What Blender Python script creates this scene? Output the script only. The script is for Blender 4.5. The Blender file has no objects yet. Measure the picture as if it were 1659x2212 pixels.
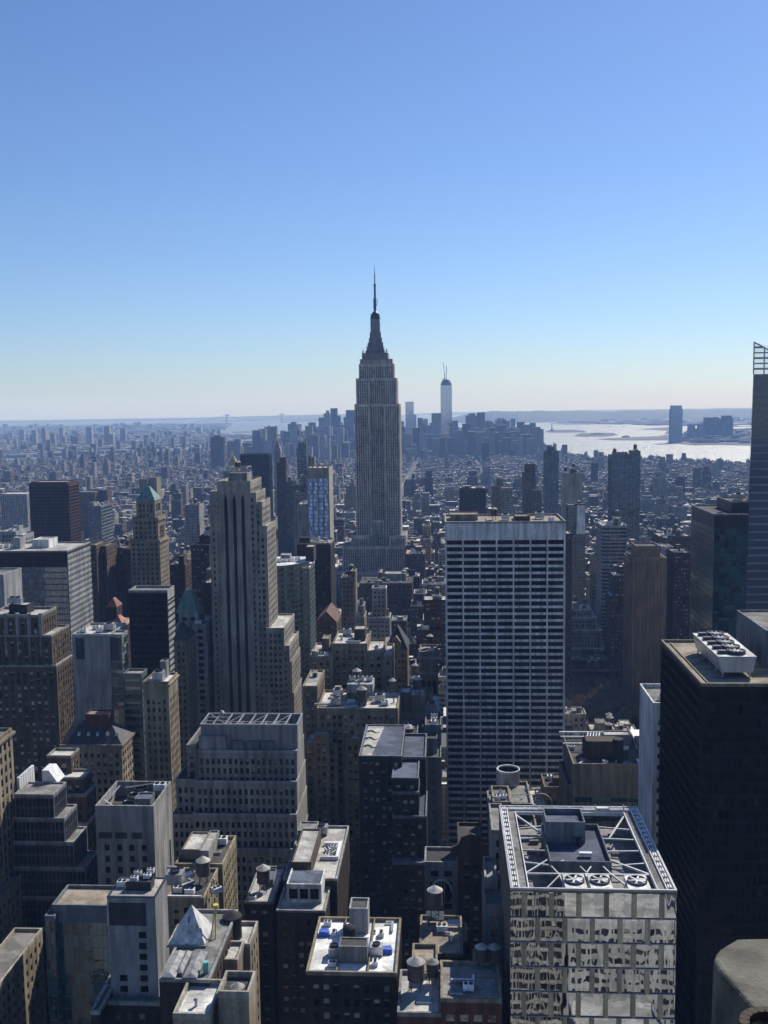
import bpy, math, random
import numpy as np
from mathutils import Vector, Matrix, Quaternion

S = bpy.context.scene
COL = S.collection
R_ = math.radians

# ------------------------------------------------------------------ camera
EYE = 270.0
FOC, PCX, PCY = 2220.0, 829.5, 1106.0          # focal length and centre of a 1659 x 2212 frame
_y, _p, _r = R_(3.36), R_(5.9), R_(0.75)
CF = np.array([-math.sin(_y)*math.cos(_p), math.cos(_y)*math.cos(_p), -math.sin(_p)])
_rt = np.array([math.cos(_y), math.sin(_y), 0.0]); _up = np.cross(_rt, CF)
CR = math.cos(_r)*_rt - math.sin(_r)*_up
CU = math.cos(_r)*_up + math.sin(_r)*_rt
cam_d = bpy.data.cameras.new('camera'); cam = bpy.data.objects.new('camera', cam_d); COL.objects.link(cam)
cam.matrix_world = Matrix(((CR[0], CU[0], -CF[0], 0), (CR[1], CU[1], -CF[1], 0), (CR[2], CU[2], -CF[2], EYE), (0, 0, 0, 1)))
cam_d.sensor_fit = 'VERTICAL'; cam_d.sensor_height = 24.0; cam_d.lens = 24.0*FOC/2212.0
cam_d.clip_start = 0.5; cam_d.clip_end = 120000.0
S.camera = cam

# ------------------------------------------------------------------ sky, sun, exposure
SUN_AZ, SUN_EL = 33.0, 42.0                     # azimuth from +Y towards +X
W = bpy.data.worlds.new('World'); S.world = W; W.use_nodes = True
nt = W.node_tree; bg = nt.nodes['Background']
sky = nt.nodes.new('ShaderNodeTexSky'); sky.sky_type = 'NISHITA'; sky.sun_disc = False
sky.sun_elevation = R_(SUN_EL); sky.sun_rotation = R_(SUN_AZ)
sky.altitude = 100.0; sky.air_density = 1.0; sky.dust_density = 0.28; sky.ozone_density = 2.8
wbal = nt.nodes.new('ShaderNodeVectorMath'); wbal.operation = 'MULTIPLY'; wbal.inputs[1].default_value = (0.71, 0.845, 1.11)   # cool white balance of a phone camera
nt.links.new(sky.outputs[0], wbal.inputs[0]); nt.links.new(wbal.outputs[0], bg.inputs[0]); bg.inputs[1].default_value = 0.08
sl = bpy.data.lights.new('sun', 'SUN'); sl.energy = 5.0; sl.angle = R_(0.53); sl.color = (1.0, 0.95, 0.86)
so = bpy.data.objects.new('sun', sl); COL.objects.link(so)
sdir = Vector((math.sin(R_(SUN_AZ))*math.cos(R_(SUN_EL)), math.cos(R_(SUN_AZ))*math.cos(R_(SUN_EL)), math.sin(R_(SUN_EL))))
so.rotation_euler = sdir.to_track_quat('Z', 'Y').to_euler(); so.location = (0, 0, 900)
S.view_settings.view_transform = 'Standard'; S.view_settings.look = 'None'
S.view_settings.exposure = 0.36; S.view_settings.gamma = 1.0
try:
    S.cycles.max_bounces = 6; S.cycles.glossy_bounces = 4; S.cycles.diffuse_bounces = 3
    S.cycles.volume_bounces = 1; S.cycles.sample_clamp_indirect = 6.0; S.cycles.use_denoising = True
except Exception:
    pass
HAZE_DENSITY = 5.8e-5

# ------------------------------------------------------------------ measuring helpers
def ray(x, y): return CF + CR*((x-PCX)/FOC) - CU*((y-PCY)/FOC)
def at_y(x, y, Y):
    d = ray(x, y); t = Y/d[1]; return np.array([0, 0, EYE]) + d*t
def at_z(x, y, Z=0.0):
    d = ray(x, y); dz = min(d[2], -0.0088*math.hypot(d[0], d[1])); t = (Z-EYE)/dz
    return np.array([d[0]*t, d[1]*t, Z])
def proj(P):
    d = np.asarray(P, float) - np.array([0, 0, EYE]); z = d @ CF
    return PCX + FOC*(d @ CR)/z, PCY - FOC*(d @ CU)/z

# ------------------------------------------------------------------ materials
M = {}
def _new(name):
    m = bpy.data.materials.new(name); m.use_nodes = True
    return m, m.node_tree, m.node_tree.nodes['Principled BSDF'], m.node_tree.links
def N(t, kind, **kw):
    n = t.nodes.new(kind)
    for k, v in kw.items(): setattr(n, k, v)
    return n
def masonry(name, rgb, rough=0.85, streak=0.5, fine=0.22, vary=0.14, metal=0.0, spec=0.3, panel=0.0):
    """mineral or metal skin: broad mottling, rain streaks, fine grain and a small shift from one object to the next"""
    m, t, b, l = _new(name)
    g = N(t, 'ShaderNodeNewGeometry'); oi = N(t, 'ShaderNodeObjectInfo')
    mp = N(t, 'ShaderNodeMapping'); mp.inputs['Scale'].default_value = (0.55, 0.55, 0.05); l.new(g.outputs['Position'], mp.inputs['Vector'])
    n1 = N(t, 'ShaderNodeTexNoise'); n1.inputs['Scale'].default_value = 1.0; n1.inputs['Detail'].default_value = 4.0; l.new(mp.outputs[0], n1.inputs['Vector'])
    n2 = N(t, 'ShaderNodeTexNoise'); n2.inputs['Scale'].default_value = 0.09; n2.inputs['Detail'].default_value = 5.0; l.new(g.outputs['Position'], n2.inputs['Vector'])
    n3 = N(t, 'ShaderNodeTexNoise'); n3.inputs['Scale'].default_value = 1.9; n3.inputs['Detail'].default_value = 3.0; l.new(g.outputs['Position'], n3.inputs['Vector'])
    def mul(a, k):
        r = N(t, 'ShaderNodeMapRange'); r.inputs[1].default_value = 0.3; r.inputs[2].default_value = 0.7
        r.inputs[3].default_value = 1-k; r.inputs[4].default_value = 1+k*0.5; l.new(a, r.inputs[0]); return r.outputs[0]
    a = N(t, 'ShaderNodeMath', operation='MULTIPLY'); l.new(mul(n1.outputs[0], streak), a.inputs[0]); l.new(mul(n2.outputs[0], 0.25), a.inputs[1])
    c = N(t, 'ShaderNodeMath', operation='MULTIPLY'); l.new(a.outputs[0], c.inputs[0]); l.new(mul(n3.outputs[0], fine), c.inputs[1])
    r = N(t, 'ShaderNodeMapRange'); r.inputs[3].default_value = 1-vary; r.inputs[4].default_value = 1+vary; l.new(oi.outputs['Random'], r.inputs[0])
    d = N(t, 'ShaderNodeMath', operation='MULTIPLY'); l.new(c.outputs[0], d.inputs[0]); l.new(r.outputs[0], d.inputs[1])
    val = d.outputs[0]
    if panel:
        br = N(t, 'ShaderNodeVectorMath', operation='FRACTION'); sc = N(t, 'ShaderNodeVectorMath', operation='SCALE'); sc.inputs['Scale'].default_value = 1/panel
        l.new(g.outputs['Position'], sc.inputs[0]); l.new(sc.outputs[0], br.inputs[0]); sp = N(t, 'ShaderNodeSeparateXYZ'); l.new(br.outputs[0], sp.inputs[0])
        gt = N(t, 'ShaderNodeMath', operation='GREATER_THAN'); gt.inputs[1].default_value = 0.06; l.new(sp.outputs[2], gt.inputs[0])
        pr = N(t, 'ShaderNodeMapRange'); pr.inputs[3].default_value = 0.72; l.new(gt.outputs[0], pr.inputs[0])
        e = N(t, 'ShaderNodeMath', operation='MULTIPLY'); l.new(val, e.inputs[0]); l.new(pr.outputs[0], e.inputs[1]); val = e.outputs[0]
    s = N(t, 'ShaderNodeVectorMath', operation='SCALE'); s.inputs[0].default_value = rgb; l.new(val, s.inputs['Scale'])
    l.new(s.outputs[0], b.inputs['Base Color'])
    b.inputs['Roughness'].default_value = rough; b.inputs['Metallic'].default_value = metal; b.inputs['Specular IOR Level'].default_value = spec
    M[name] = m; return m
def window_glass(name, dark, blind, share, rough=0.06, ior=1.38, tint=0.0, wob=0.02, lit=0.0):
    """panes: each pane has its own depth of room behind it, some have a blind down"""
    m, t, b, l = _new(name)
    g = N(t, 'ShaderNodeNewGeometry'); oi = N(t, 'ShaderNodeObjectInfo')
    ad = N(t, 'ShaderNodeMath', operation='ADD'); l.new(g.outputs['Random Per Island'], ad.inputs[0]); l.new(oi.outputs['Random'], ad.inputs[1])
    fr = N(t, 'ShaderNodeMath', operation='FRACT'); l.new(ad.outputs[0], fr.inputs[0])
    m2 = N(t, 'ShaderNodeMath', operation='MULTIPLY'); m2.inputs[1].default_value = 17.31; l.new(fr.outputs[0], m2.inputs[0])
    f2 = N(t, 'ShaderNodeMath', operation='FRACT'); l.new(m2.outputs[0], f2.inputs[0])
    uv = N(t, 'ShaderNodeUVMap'); sx = N(t, 'ShaderNodeSeparateXYZ'); l.new(uv.outputs[0], sx.inputs[0])
    rm = N(t, 'ShaderNodeMapRange'); rm.inputs[3].default_value = 1.02; rm.inputs[4].default_value = .05; l.new(f2.outputs[0], rm.inputs[0])
    gt = N(t, 'ShaderNodeMath', operation='GREATER_THAN'); l.new(sx.outputs[1], gt.inputs[0]); l.new(rm.outputs[0], gt.inputs[1])
    lt = N(t, 'ShaderNodeMath', operation='LESS_THAN'); lt.inputs[1].default_value = min(.95, share*2.2); l.new(fr.outputs[0], lt.inputs[0])
    bm_ = N(t, 'ShaderNodeMath', operation='MULTIPLY'); l.new(gt.outputs[0], bm_.inputs[0]); l.new(lt.outputs[0], bm_.inputs[1])
    dk = N(t, 'ShaderNodeVectorMath', operation='SCALE'); dk.inputs[0].default_value = dark
    dr = N(t, 'ShaderNodeMapRange'); dr.inputs[3].default_value = .4; dr.inputs[4].default_value = 2.0; l.new(f2.outputs[0], dr.inputs[0]); l.new(dr.outputs[0], dk.inputs['Scale'])
    bl = N(t, 'ShaderNodeVectorMath', operation='SCALE'); bl.inputs[0].default_value = blind
    br = N(t, 'ShaderNodeMapRange'); br.inputs[3].default_value = .5; br.inputs[4].default_value = 1.3; l.new(fr.outputs[0], br.inputs[0]); br.inputs[2].default_value = max(.1, min(.95, share*2.2)); l.new(br.outputs[0], bl.inputs['Scale'])
    mx = N(t, 'ShaderNodeMix', data_type='RGBA'); l.new(bm_.outputs[0], mx.inputs[0]); l.new(dk.outputs[0], mx.inputs[6]); l.new(bl.outputs[0], mx.inputs[7]); l.new(mx.outputs[2], b.inputs['Base Color'])
    b.inputs['Roughness'].default_value = rough; b.inputs['IOR'].default_value = ior; b.inputs['Specular IOR Level'].default_value = 0.5+tint
    n = N(t, 'ShaderNodeTexNoise'); n.inputs['Scale'].default_value = 0.35; n.inputs['Detail'].default_value = 2; l.new(g.outputs['Position'], n.inputs['Vector'])
    bp = N(t, 'ShaderNodeBump'); bp.inputs['Strength'].default_value = 1.0; bp.inputs['Distance'].default_value = wob; l.new(n.outputs[0], bp.inputs['Height']); l.new(bp.outputs[0], b.inputs['Normal'])
    M[name] = m; return m
def plain(name, rgb, rough=0.6, metal=0.0, spec=0.5):
    m, t, b, l = _new(name); g = N(t, 'ShaderNodeNewGeometry')
    n = N(t, 'ShaderNodeTexNoise'); n.inputs['Scale'].default_value = 0.6; n.inputs['Detail'].default_value = 6; l.new(g.outputs['Position'], n.inputs['Vector'])
    r = N(t, 'ShaderNodeMapRange'); r.inputs[1].default_value = 0.3; r.inputs[2].default_value = 0.7; r.inputs[3].default_value = 0.72; r.inputs[4].default_value = 1.12; l.new(n.outputs[0], r.inputs[0])
    s = N(t, 'ShaderNodeVectorMath', operation='SCALE'); s.inputs[0].default_value = rgb; l.new(r.outputs[0], s.inputs['Scale'])
    l.new(s.outputs[0], b.inputs['Base Color']); b.inputs['Roughness'].default_value = rough; b.inputs['Metallic'].default_value = metal; b.inputs['Specular IOR Level'].default_value = spec
    M[name] = m; return m

for nm, c in dict(limestone=(.33, .30, .255), tan=(.30, .255, .19), buff=(.36, .31, .22), greystone=(.34, .33, .315), palegrey=(.40, .40, .40), white=(.66, .66, .65), travertine=(.66, .655, .65),
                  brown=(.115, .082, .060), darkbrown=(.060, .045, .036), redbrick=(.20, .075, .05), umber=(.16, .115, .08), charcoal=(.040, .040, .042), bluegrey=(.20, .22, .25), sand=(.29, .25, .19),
                  rust=(.10, .045, .032), cream=(.42, .385, .32)).items():
    if nm in ('tan', 'buff', 'sand', 'limestone', 'umber'): c = tuple(v*k for v, k in zip(c, (1.04, 1.02, .95)))
    masonry(nm, tuple(v*(.56 if nm in ('brown', 'darkbrown', 'redbrick', 'umber', 'charcoal', 'rust') else 1.0 if nm in ('white', 'travertine') else .74) for v in c))
masonry('bronze', (.007, .0065, .007), rough=0.45, streak=.2, fine=.05, spec=.18)
masonry('spire_stone', (.56, .48, .40))
masonry('darkmetal', (.05, .052, .06), rough=0.45, metal=.5, streak=.15)
masonry('steel', (.42, .43, .45), rough=0.4, metal=.6, streak=.2)
masonry('whitemetal', (.72, .72, .72), rough=0.4, streak=.25)
masonry('copper', (.12, .21, .185), rough=.7, streak=.4)
masonry('copperroof', (.36, .17, .11), rough=.35, metal=.6)
masonry('slate', (.045, .047, .055), rough=.6)
masonry('terracotta', (.11, .055, .042), rough=.8)
masonry('alum', (.19, .18, .18), rough=.4, metal=.3, streak=.2)
masonry('greenglassband', (.12, .15, .14), rough=.3, streak=.1)
masonry('pier_stone', (.58, .45, .27))
masonry('amber', (.23, .145, .085))
masonry('amber_rib', (.34, .215, .12))
masonry('gold', (.75, .55, .18), rough=.3, metal=.8)
masonry('wood', (.13, .095, .07), rough=.9, streak=.5)
masonry('corepaint', (.018, .018, .02), rough=.9)
masonry('louvre', (.035, .036, .042), rough=.6, panel=.9)
def roofing(name, rgb, rough=.95):
    """felt or gravel roofing: patched, stained where water stood, with lapped seams"""
    m, t, b, l = _new(name); g = N(t, 'ShaderNodeNewGeometry'); oi = N(t, 'ShaderNodeObjectInfo')
    def ramp(scale, lo, hi, a, c, det=4):
        n = N(t, 'ShaderNodeTexNoise'); n.inputs['Scale'].default_value = scale; n.inputs['Detail'].default_value = det; l.new(g.outputs['Position'], n.inputs['Vector'])
        r = N(t, 'ShaderNodeMapRange'); r.inputs[1].default_value = lo; r.inputs[2].default_value = hi; r.inputs[3].default_value = a; r.inputs[4].default_value = c; l.new(n.outputs[0], r.inputs[0]); return r.outputs[0]
    def mul(a, c): n = N(t, 'ShaderNodeMath', operation='MULTIPLY'); l.new(a, n.inputs[0]); l.new(c, n.inputs[1]); return n.outputs[0]
    v = mul(mul(ramp(.13, .44, .56, .62, 1.0), ramp(.9, .3, .7, .8, 1.1, 8)), ramp(.31, .60, .66, 1.0, .70))
    br = N(t, 'ShaderNodeTexBrick'); br.inputs['Scale'].default_value = .22; br.inputs['Mortar Size'].default_value = .012; br.inputs['Color1'].default_value = (1, 1, 1, 1); br.inputs['Color2'].default_value = (.88, .88, .88, 1); br.inputs['Mortar'].default_value = (.62, .62, .62, 1); l.new(g.outputs['Position'], br.inputs['Vector'])
    rr = N(t, 'ShaderNodeMapRange'); rr.inputs[3].default_value = .8; rr.inputs[4].default_value = 1.15; l.new(oi.outputs['Random'], rr.inputs[0])
    v = mul(mul(v, br.outputs[0]), rr.outputs[0])
    s_ = N(t, 'ShaderNodeVectorMath', operation='SCALE'); s_.inputs[0].default_value = rgb; l.new(v, s_.inputs['Scale']); l.new(s_.outputs[0], b.inputs['Base Color']); b.inputs['Roughness'].default_value = rough; b.inputs['Specular IOR Level'].default_value = .25; M[name] = m
roofing('roof_dark', (.085, .082, .08))
roofing('roof_grey', (.24, .235, .225))
roofing('roof_pale', (.50, .485, .45))
roofing('roof_white', (.72, .72, .70))
roofing('roof_tan', (.34, .29, .23))
roofing('roof_blue', (.11, .13, .18))
plain('tarp_blue', (.03, .09, .45), .5)
plain('pipe_teal', (.12, .38, .36), .5)
plain('yellow_metal', (.5, .38, .08), .5)
plain('red_paint', (.42, .05, .03), .6)
window_glass('glass', (.012, .013, .015), (.22, .21, .185), .10)
window_glass('glass_blinds', (.014, .015, .017), (.30, .28, .24), .30)
window_glass('glass_black', (.006, .006, .008), (.03, .028, .026), .06, ior=1.22)
window_glass('glass_blue', (.03, .055, .10), (.12, .16, .20), .18, ior=2.0, tint=.25, wob=.05)
window_glass('glass_teal', (.016, .055, .058), (.04, .10, .10), .25, ior=1.9, wob=.06)
window_glass('glass_green', (.03, .045, .042), (.20, .24, .20), .25, ior=1.9, wob=.08)
window_glass('glass_sky', (.17, .27, .48), (.34, .46, .70), .3, ior=3.0, tint=.3)  # sky reflection partly put into the base colour
window_glass('glass_pale_blue', (.40, .55, .86), (.62, .72, .92), .2, ior=1.5)  # reflected sky painted in as a pale blue base colour
window_glass('glass_navy', (.016, .028, .055), (.03, .05, .08), .2, ior=1.7)
window_glass('glass_brown', (.010, .008, .007), (.10, .085, .05), .10, ior=1.25)

def mirror_mat():
    m, t, b, l = _new('mirror_glass'); g = N(t, 'ShaderNodeNewGeometry'); oi = N(t, 'ShaderNodeObjectInfo')
    b.inputs['Metallic'].default_value = 1.0; b.inputs['Base Color'].default_value = (.60, .62, .64, 1); b.inputs['Roughness'].default_value = 0.015
    n = N(t, 'ShaderNodeTexNoise', noise_dimensions='4D'); n.inputs['Scale'].default_value = 0.13; n.inputs['Detail'].default_value = 1.6
    w = N(t, 'ShaderNodeMath', operation='MULTIPLY'); w.inputs[1].default_value = 40; l.new(oi.outputs['Random'], w.inputs[0]); l.new(w.outputs[0], n.inputs['W'])
    mp = N(t, 'ShaderNodeMapping'); mp.inputs['Scale'].default_value = (2.0, 2.0, .7); l.new(g.outputs['Position'], mp.inputs['Vector']); l.new(mp.outputs[0], n.inputs['Vector'])
    bp = N(t, 'ShaderNodeBump'); bp.inputs['Strength'].default_value = 1.0; bp.inputs['Distance'].default_value = 0.04; l.new(n.outputs[0], bp.inputs['Height']); l.new(bp.outputs[0], b.inputs['Normal'])
    M['mirror'] = m
mirror_mat()
def water_mat():
    m, t, b, l = _new('water'); g = N(t, 'ShaderNodeNewGeometry')
    b.inputs['Base Color'].default_value = (.05, .07, .08, 1); b.inputs['IOR'].default_value = 1.9
    n2 = N(t, 'ShaderNodeTexNoise'); n2.inputs['Scale'].default_value = 0.0022; n2.inputs['Detail'].default_value = 5
    mp = N(t, 'ShaderNodeMapping'); mp.inputs['Scale'].default_value = (0.5, 1.6, 1); l.new(g.outputs['Position'], mp.inputs['Vector']); l.new(mp.outputs[0], n2.inputs['Vector'])
    r = N(t, 'ShaderNodeMapRange'); r.inputs[1].default_value = .35; r.inputs[2].default_value = .65; r.inputs[3].default_value = .38; r.inputs[4].default_value = .50; l.new(n2.outputs[0], r.inputs[0])
    l.new(r.outputs[0], b.inputs['Roughness'])
    n3 = N(t, 'ShaderNodeTexNoise'); n3.inputs['Scale'].default_value = 0.03; n3.inputs['Detail'].default_value = 6; n3.inputs['Roughness'].default_value = .6; l.new(g.outputs['Position'], n3.inputs['Vector'])
    bp = N(t, 'ShaderNodeBump'); bp.inputs['Strength'].default_value = 1; bp.inputs['Distance'].default_value = 20.0; l.new(n3.outputs[0], bp.inputs['Height']); l.new(bp.outputs[0], b.inputs['Normal'])
    M['water'] = m
water_mat()
def city_mat(name, wx, wz):
    """walls with window openings, flat roofs; colours come from the mesh"""
    m, t, b, l = _new(name); g = N(t, 'ShaderNodeNewGeometry')
    at = N(t, 'ShaderNodeAttribute', attribute_name='col')
    sp = N(t, 'ShaderNodeSeparateXYZ'); l.new(g.outputs['Position'], sp.inputs[0]); sn = N(t, 'ShaderNodeSeparateXYZ'); l.new(g.outputs['Normal'], sn.inputs[0])
    def mth(op, a, bb=None):
        n = N(t, 'ShaderNodeMath', operation=op)
        for i, v in enumerate((a, bb)):
            if v is None: continue
            if isinstance(v, (int, float)): n.inputs[i].default_value = v
            else: l.new(v, n.inputs[i])
        return n.outputs[0]
    xy = mth('ADD', sp.outputs[0], mth('MULTIPLY', sp.outputs[1], 1.0))
    fx = mth('FRACT', mth('MULTIPLY', xy, 1/wx)); fz = mth('FRACT', mth('MULTIPLY', sp.outputs[2], 1/wz))
    win = mth('MULTIPLY', mth('GREATER_THAN', fx, .5), mth('GREATER_THAN', fz, .46))
    side = mth('LESS_THAN', mth('ABSOLUTE', sn.outputs[2]), .5)
    win = mth('MULTIPLY', win, side)
    mx = N(t, 'ShaderNodeMix', data_type='RGBA'); l.new(win, mx.inputs[0]); l.new(at.outputs['Color'], mx.inputs[6]); mx.inputs[7].default_value = (.016, .017, .02, 1)
    l.new(mx.outputs[2], b.inputs['Base Color'])
    ro = N(t, 'ShaderNodeMapRange'); ro.inputs[3].default_value = .85; ro.inputs[4].default_value = .15; l.new(win, ro.inputs[0]); l.new(ro.outputs[0], b.inputs['Roughness'])
    M[name] = m
city_mat('city', 3.1, 3.5)
def land_mat(name, c1, c2, scale):
    m, t, b, l = _new(name); g = N(t, 'ShaderNodeNewGeometry')
    n = N(t, 'ShaderNodeTexNoise'); n.inputs['Scale'].default_value = scale; n.inputs['Detail'].default_value = 8; l.new(g.outputs['Position'], n.inputs['Vector'])
    cr = N(t, 'ShaderNodeValToRGB'); cr.color_ramp.elements[0].position = .35; cr.color_ramp.elements[1].position = .65
    cr.color_ramp.elements[0].color = (*c1, 1); cr.color_ramp.elements[1].color = (*c2, 1); l.new(n.outputs[0], cr.inputs[0]); l.new(cr.outputs[0], b.inputs['Base Color']); b.inputs['Roughness'].default_value = .95
    M[name] = m
land_mat('asphalt', (.035, .035, .038), (.06, .06, .062), .15)
land_mat('pavement', (.16, .155, .15), (.24, .235, .225), .2)
land_mat('land', (.035, .035, .03), (.09, .085, .08), .006)
land_mat('park_ground', (.022, .02, .014), (.045, .04, .028), .08)
land_mat('wooded', (.03, .035, .025), (.06, .06, .045), .002)

# ------------------------------------------------------------------ mesh building
class MB:
    uv = False
    def __init__(s): s.q = []; s.qm = []; s.pv = []; s.pf = []; s.pm = []
    def quads(s, a, mat=0):
        a = np.asarray(a, float).reshape(-1, 4, 3)
        if len(a): s.q.append(a); s.qm.append(np.full(len(a), mat, np.int32))
    def box(s, x0, x1, y0, y1, z0, z1, mat=0, top=None, bottom=False):
        v = np.array([[x0, y0, z0], [x1, y0, z0], [x1, y1, z0], [x0, y1, z0], [x0, y0, z1], [x1, y0, z1], [x1, y1, z1], [x0, y1, z1]], float)
        s.quads(v[[[0, 1, 5, 4], [1, 2, 6, 5], [2, 3, 7, 6], [3, 0, 4, 7]]], mat)
        s.quads(v[[[4, 5, 6, 7]]], mat if top is None else top)
        if bottom: s.quads(v[[[3, 2, 1, 0]]], mat)
    def poly(s, verts, faces, mat=0):
        o = sum(len(v) for v in s.pv); s.pv.append(np.asarray(verts, float).reshape(-1, 3))
        for f in faces: s.pf.append([o+i for i in f]); s.pm.append(mat)
    def cyl(s, cx, cy, z0, z1, r0, r1=None, n=16, mat=0, cap=True, bottom=False):
        r1 = r0 if r1 is None else r1
        a = np.arange(n)*2*math.pi/n
        lo = np.stack([cx+r0*np.cos(a), cy+r0*np.sin(a), np.full(n, z0)], 1); hi = np.stack([cx+r1*np.cos(a), cy+r1*np.sin(a), np.full(n, z1)], 1)
        f = [(i, (i+1) % n, n+(i+1) % n, n+i) for i in range(n)]
        if cap: f.append(tuple(range(n, 2*n)))
        if bottom: f.append(tuple(range(n-1, -1, -1)))
        s.poly(np.concatenate([lo, hi]), f, mat)
    def ring(s, cx, cy, z0, z1, ro, ri, n=24, mat=0):
        a = np.arange(n)*2*math.pi/n; P = lambda r, z: np.stack([cx+r*np.cos(a), cy+r*np.sin(a), np.full(n, z)], 1)
        f = []
        for i in range(n):
            j = (i+1) % n
            f += [(i, j, n+j, n+i), (2*n+j, 2*n+i, 3*n+i, 3*n+j), (n+i, n+j, 3*n+j, 3*n+i)]
        s.poly(np.concatenate([P(ro, z0), P(ro, z1), P(ri, z0), P(ri, z1)]), f, mat)
    def bar(s, a, b, w, mat=0):
        a, b = np.array(a, float), np.array(b, float); d = b-a; L = np.linalg.norm(d)
        if L < 1e-6: return
        d /= L; up = np.array([0, 0, 1.0]) if abs(d[2]) < .9 else np.array([1.0, 0, 0])
        e = np.cross(d, up); e /= np.linalg.norm(e); f = np.cross(e, d); h = w/2
        v = [p+sx*e*h+sy*f*h for p in (a, b) for sx, sy in ((-1, -1), (1, -1), (1, 1), (-1, 1))]
        s.poly(v, [(0, 1, 5, 4), (1, 2, 6, 5), (2, 3, 7, 6), (3, 0, 4, 7), (4, 5, 6, 7), (3, 2, 1, 0)], mat)
    def empty(s): return not s.q and not s.pv
    def mesh(s, name, off=(0, 0, 0)):
        me = bpy.data.meshes.new(name)
        qs = np.concatenate(s.q) if s.q else np.zeros((0, 4, 3)); nq = len(qs)
        pv = np.concatenate(s.pv) if s.pv else np.zeros((0, 3))
        V = np.concatenate([qs.reshape(-1, 3), pv]) - np.asarray(off, float)
        loops = list(range(nq*4)); starts = list(range(0, nq*4, 4)); o = nq*4
        ex = []
        for f in s.pf: starts.append(o+len(ex)); ex += [nq*4+i for i in f]
        L = np.concatenate([np.arange(nq*4), np.array(ex, int)]).astype(np.int32)
        me.vertices.add(len(V)); me.vertices.foreach_set('co', V.astype(np.float32).ravel())
        me.loops.add(len(L)); me.loops.foreach_set('vertex_index', L)
        me.polygons.add(len(starts)); me.polygons.foreach_set('loop_start', np.array(starts, np.int32))
        mi = np.concatenate([*s.qm, np.array(s.pm, np.int32)]) if s.qm else np.array(s.pm, np.int32)
        me.polygons.foreach_set('material_index', mi.astype(np.int32))
        me.polygons.foreach_set('use_smooth', np.zeros(len(starts), bool))
        me.update(calc_edges=True)
        if s.uv and nq: u = me.uv_layers.new(name='UVMap'); u.data.foreach_set('uv', np.tile(np.array([0, 0, 1, 0, 1, 1, 0, 1], np.float32), nq))
        return me
    def build(s, name, mats, parent=None, stuff=False):
        if s.empty(): return None
        off = LOC[parent.name] if parent is not None else (0, 0, 0)
        me = s.mesh(name, off)
        for m in (mats if isinstance(mats, (list, tuple)) else [mats]): me.materials.append(M[m] if isinstance(m, str) else m)
        o = bpy.data.objects.new(name, me); COL.objects.link(o)
        if parent is not None: o.parent = parent; LOC[o.name] = off
        if stuff: o['kind'] = 'stuff'
        return o
LOC = {}
def tag(o, label, cat, group=None):
    o['label'] = label; o['category'] = cat
    if group: o['group'] = group
    return o
def thing(name, loc, label, cat, group=None):
    o = bpy.data.objects.new(name, None); COL.objects.link(o); o.location = loc; o.empty_display_size = 5
    LOC[o.name] = np.array(loc, float); return tag(o, label, cat, group)

# windows as parts: unit panes facing the camera's way, west and east
PANE = {}
def pane_mesh(kind, mat):
    k = (kind, mat)
    if k not in PANE:
        b = MB()
        v = {'n': [(-.5, 0, -.5), (.5, 0, -.5), (.5, 0, .5), (-.5, 0, .5)], 'w': [(0, -.5, -.5), (0, .5, -.5), (0, .5, .5), (0, -.5, .5)],
             'e': [(0, .5, -.5), (0, -.5, -.5), (0, -.5, .5), (0, .5, .5)], 's': [(.5, 0, -.5), (-.5, 0, -.5), (-.5, 0, .5), (.5, 0, .5)]}[kind]
        b.uv = True; b.quads([v]); me = b.mesh('window_pane'); me.materials.append(M[mat]); PANE[k] = me
    return PANE[k]

# facade styles: bay, floor, pier share, spandrel share, recess, edge pier, top band
ST = dict(
    punch=(3.3, 3.7, .54, .50, .20, 1.0, 1.6), wide=(4.4, 3.8, .42, .46, .22, 1.0, 1.5), pairs=(2.6, 3.6, .46, .48, .20, 1.2, 1.8),
    tall=(3.4, 3.8, .50, .36, .28, 1.2, 2.0), ribbon=(9.1, 3.68, .085, .36, .70, .6, 8.4), bands=(7.0, 3.7, .03, .44, .5, .3, 1.0),
    piers=(2.9, 3.8, .46, .36, .40, 1.4, 3.0), fins=(1.8, 3.8, .24, .30, .35, .5, 2.0), glass=(1.7, 3.9, .07, .16, .10, .2, .6), glassw=(3.0, 4.0, .05, .10, .10, .2, .8),
    grid=(2.9, 3.9, .34, .36, .6, .6, 2.0), esb=(2.75, 3.75, .44, .40, .5, 1.2, 2.0), sparse=(6.5, 3.9, .72, .58, .4, 2.0, 9.0), curtain=(1.45, 3.8, .12, .26, .15, .3, .6))
FACE = {'n': ((1, 0, 0), (0, -1, 0)), 'w': ((0, 1, 0), (1, 0, 0)), 'e': ((0, -1, 0), (-1, 0, 0)), 's': ((-1, 0, 0), (0, 1, 0))}
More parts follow.
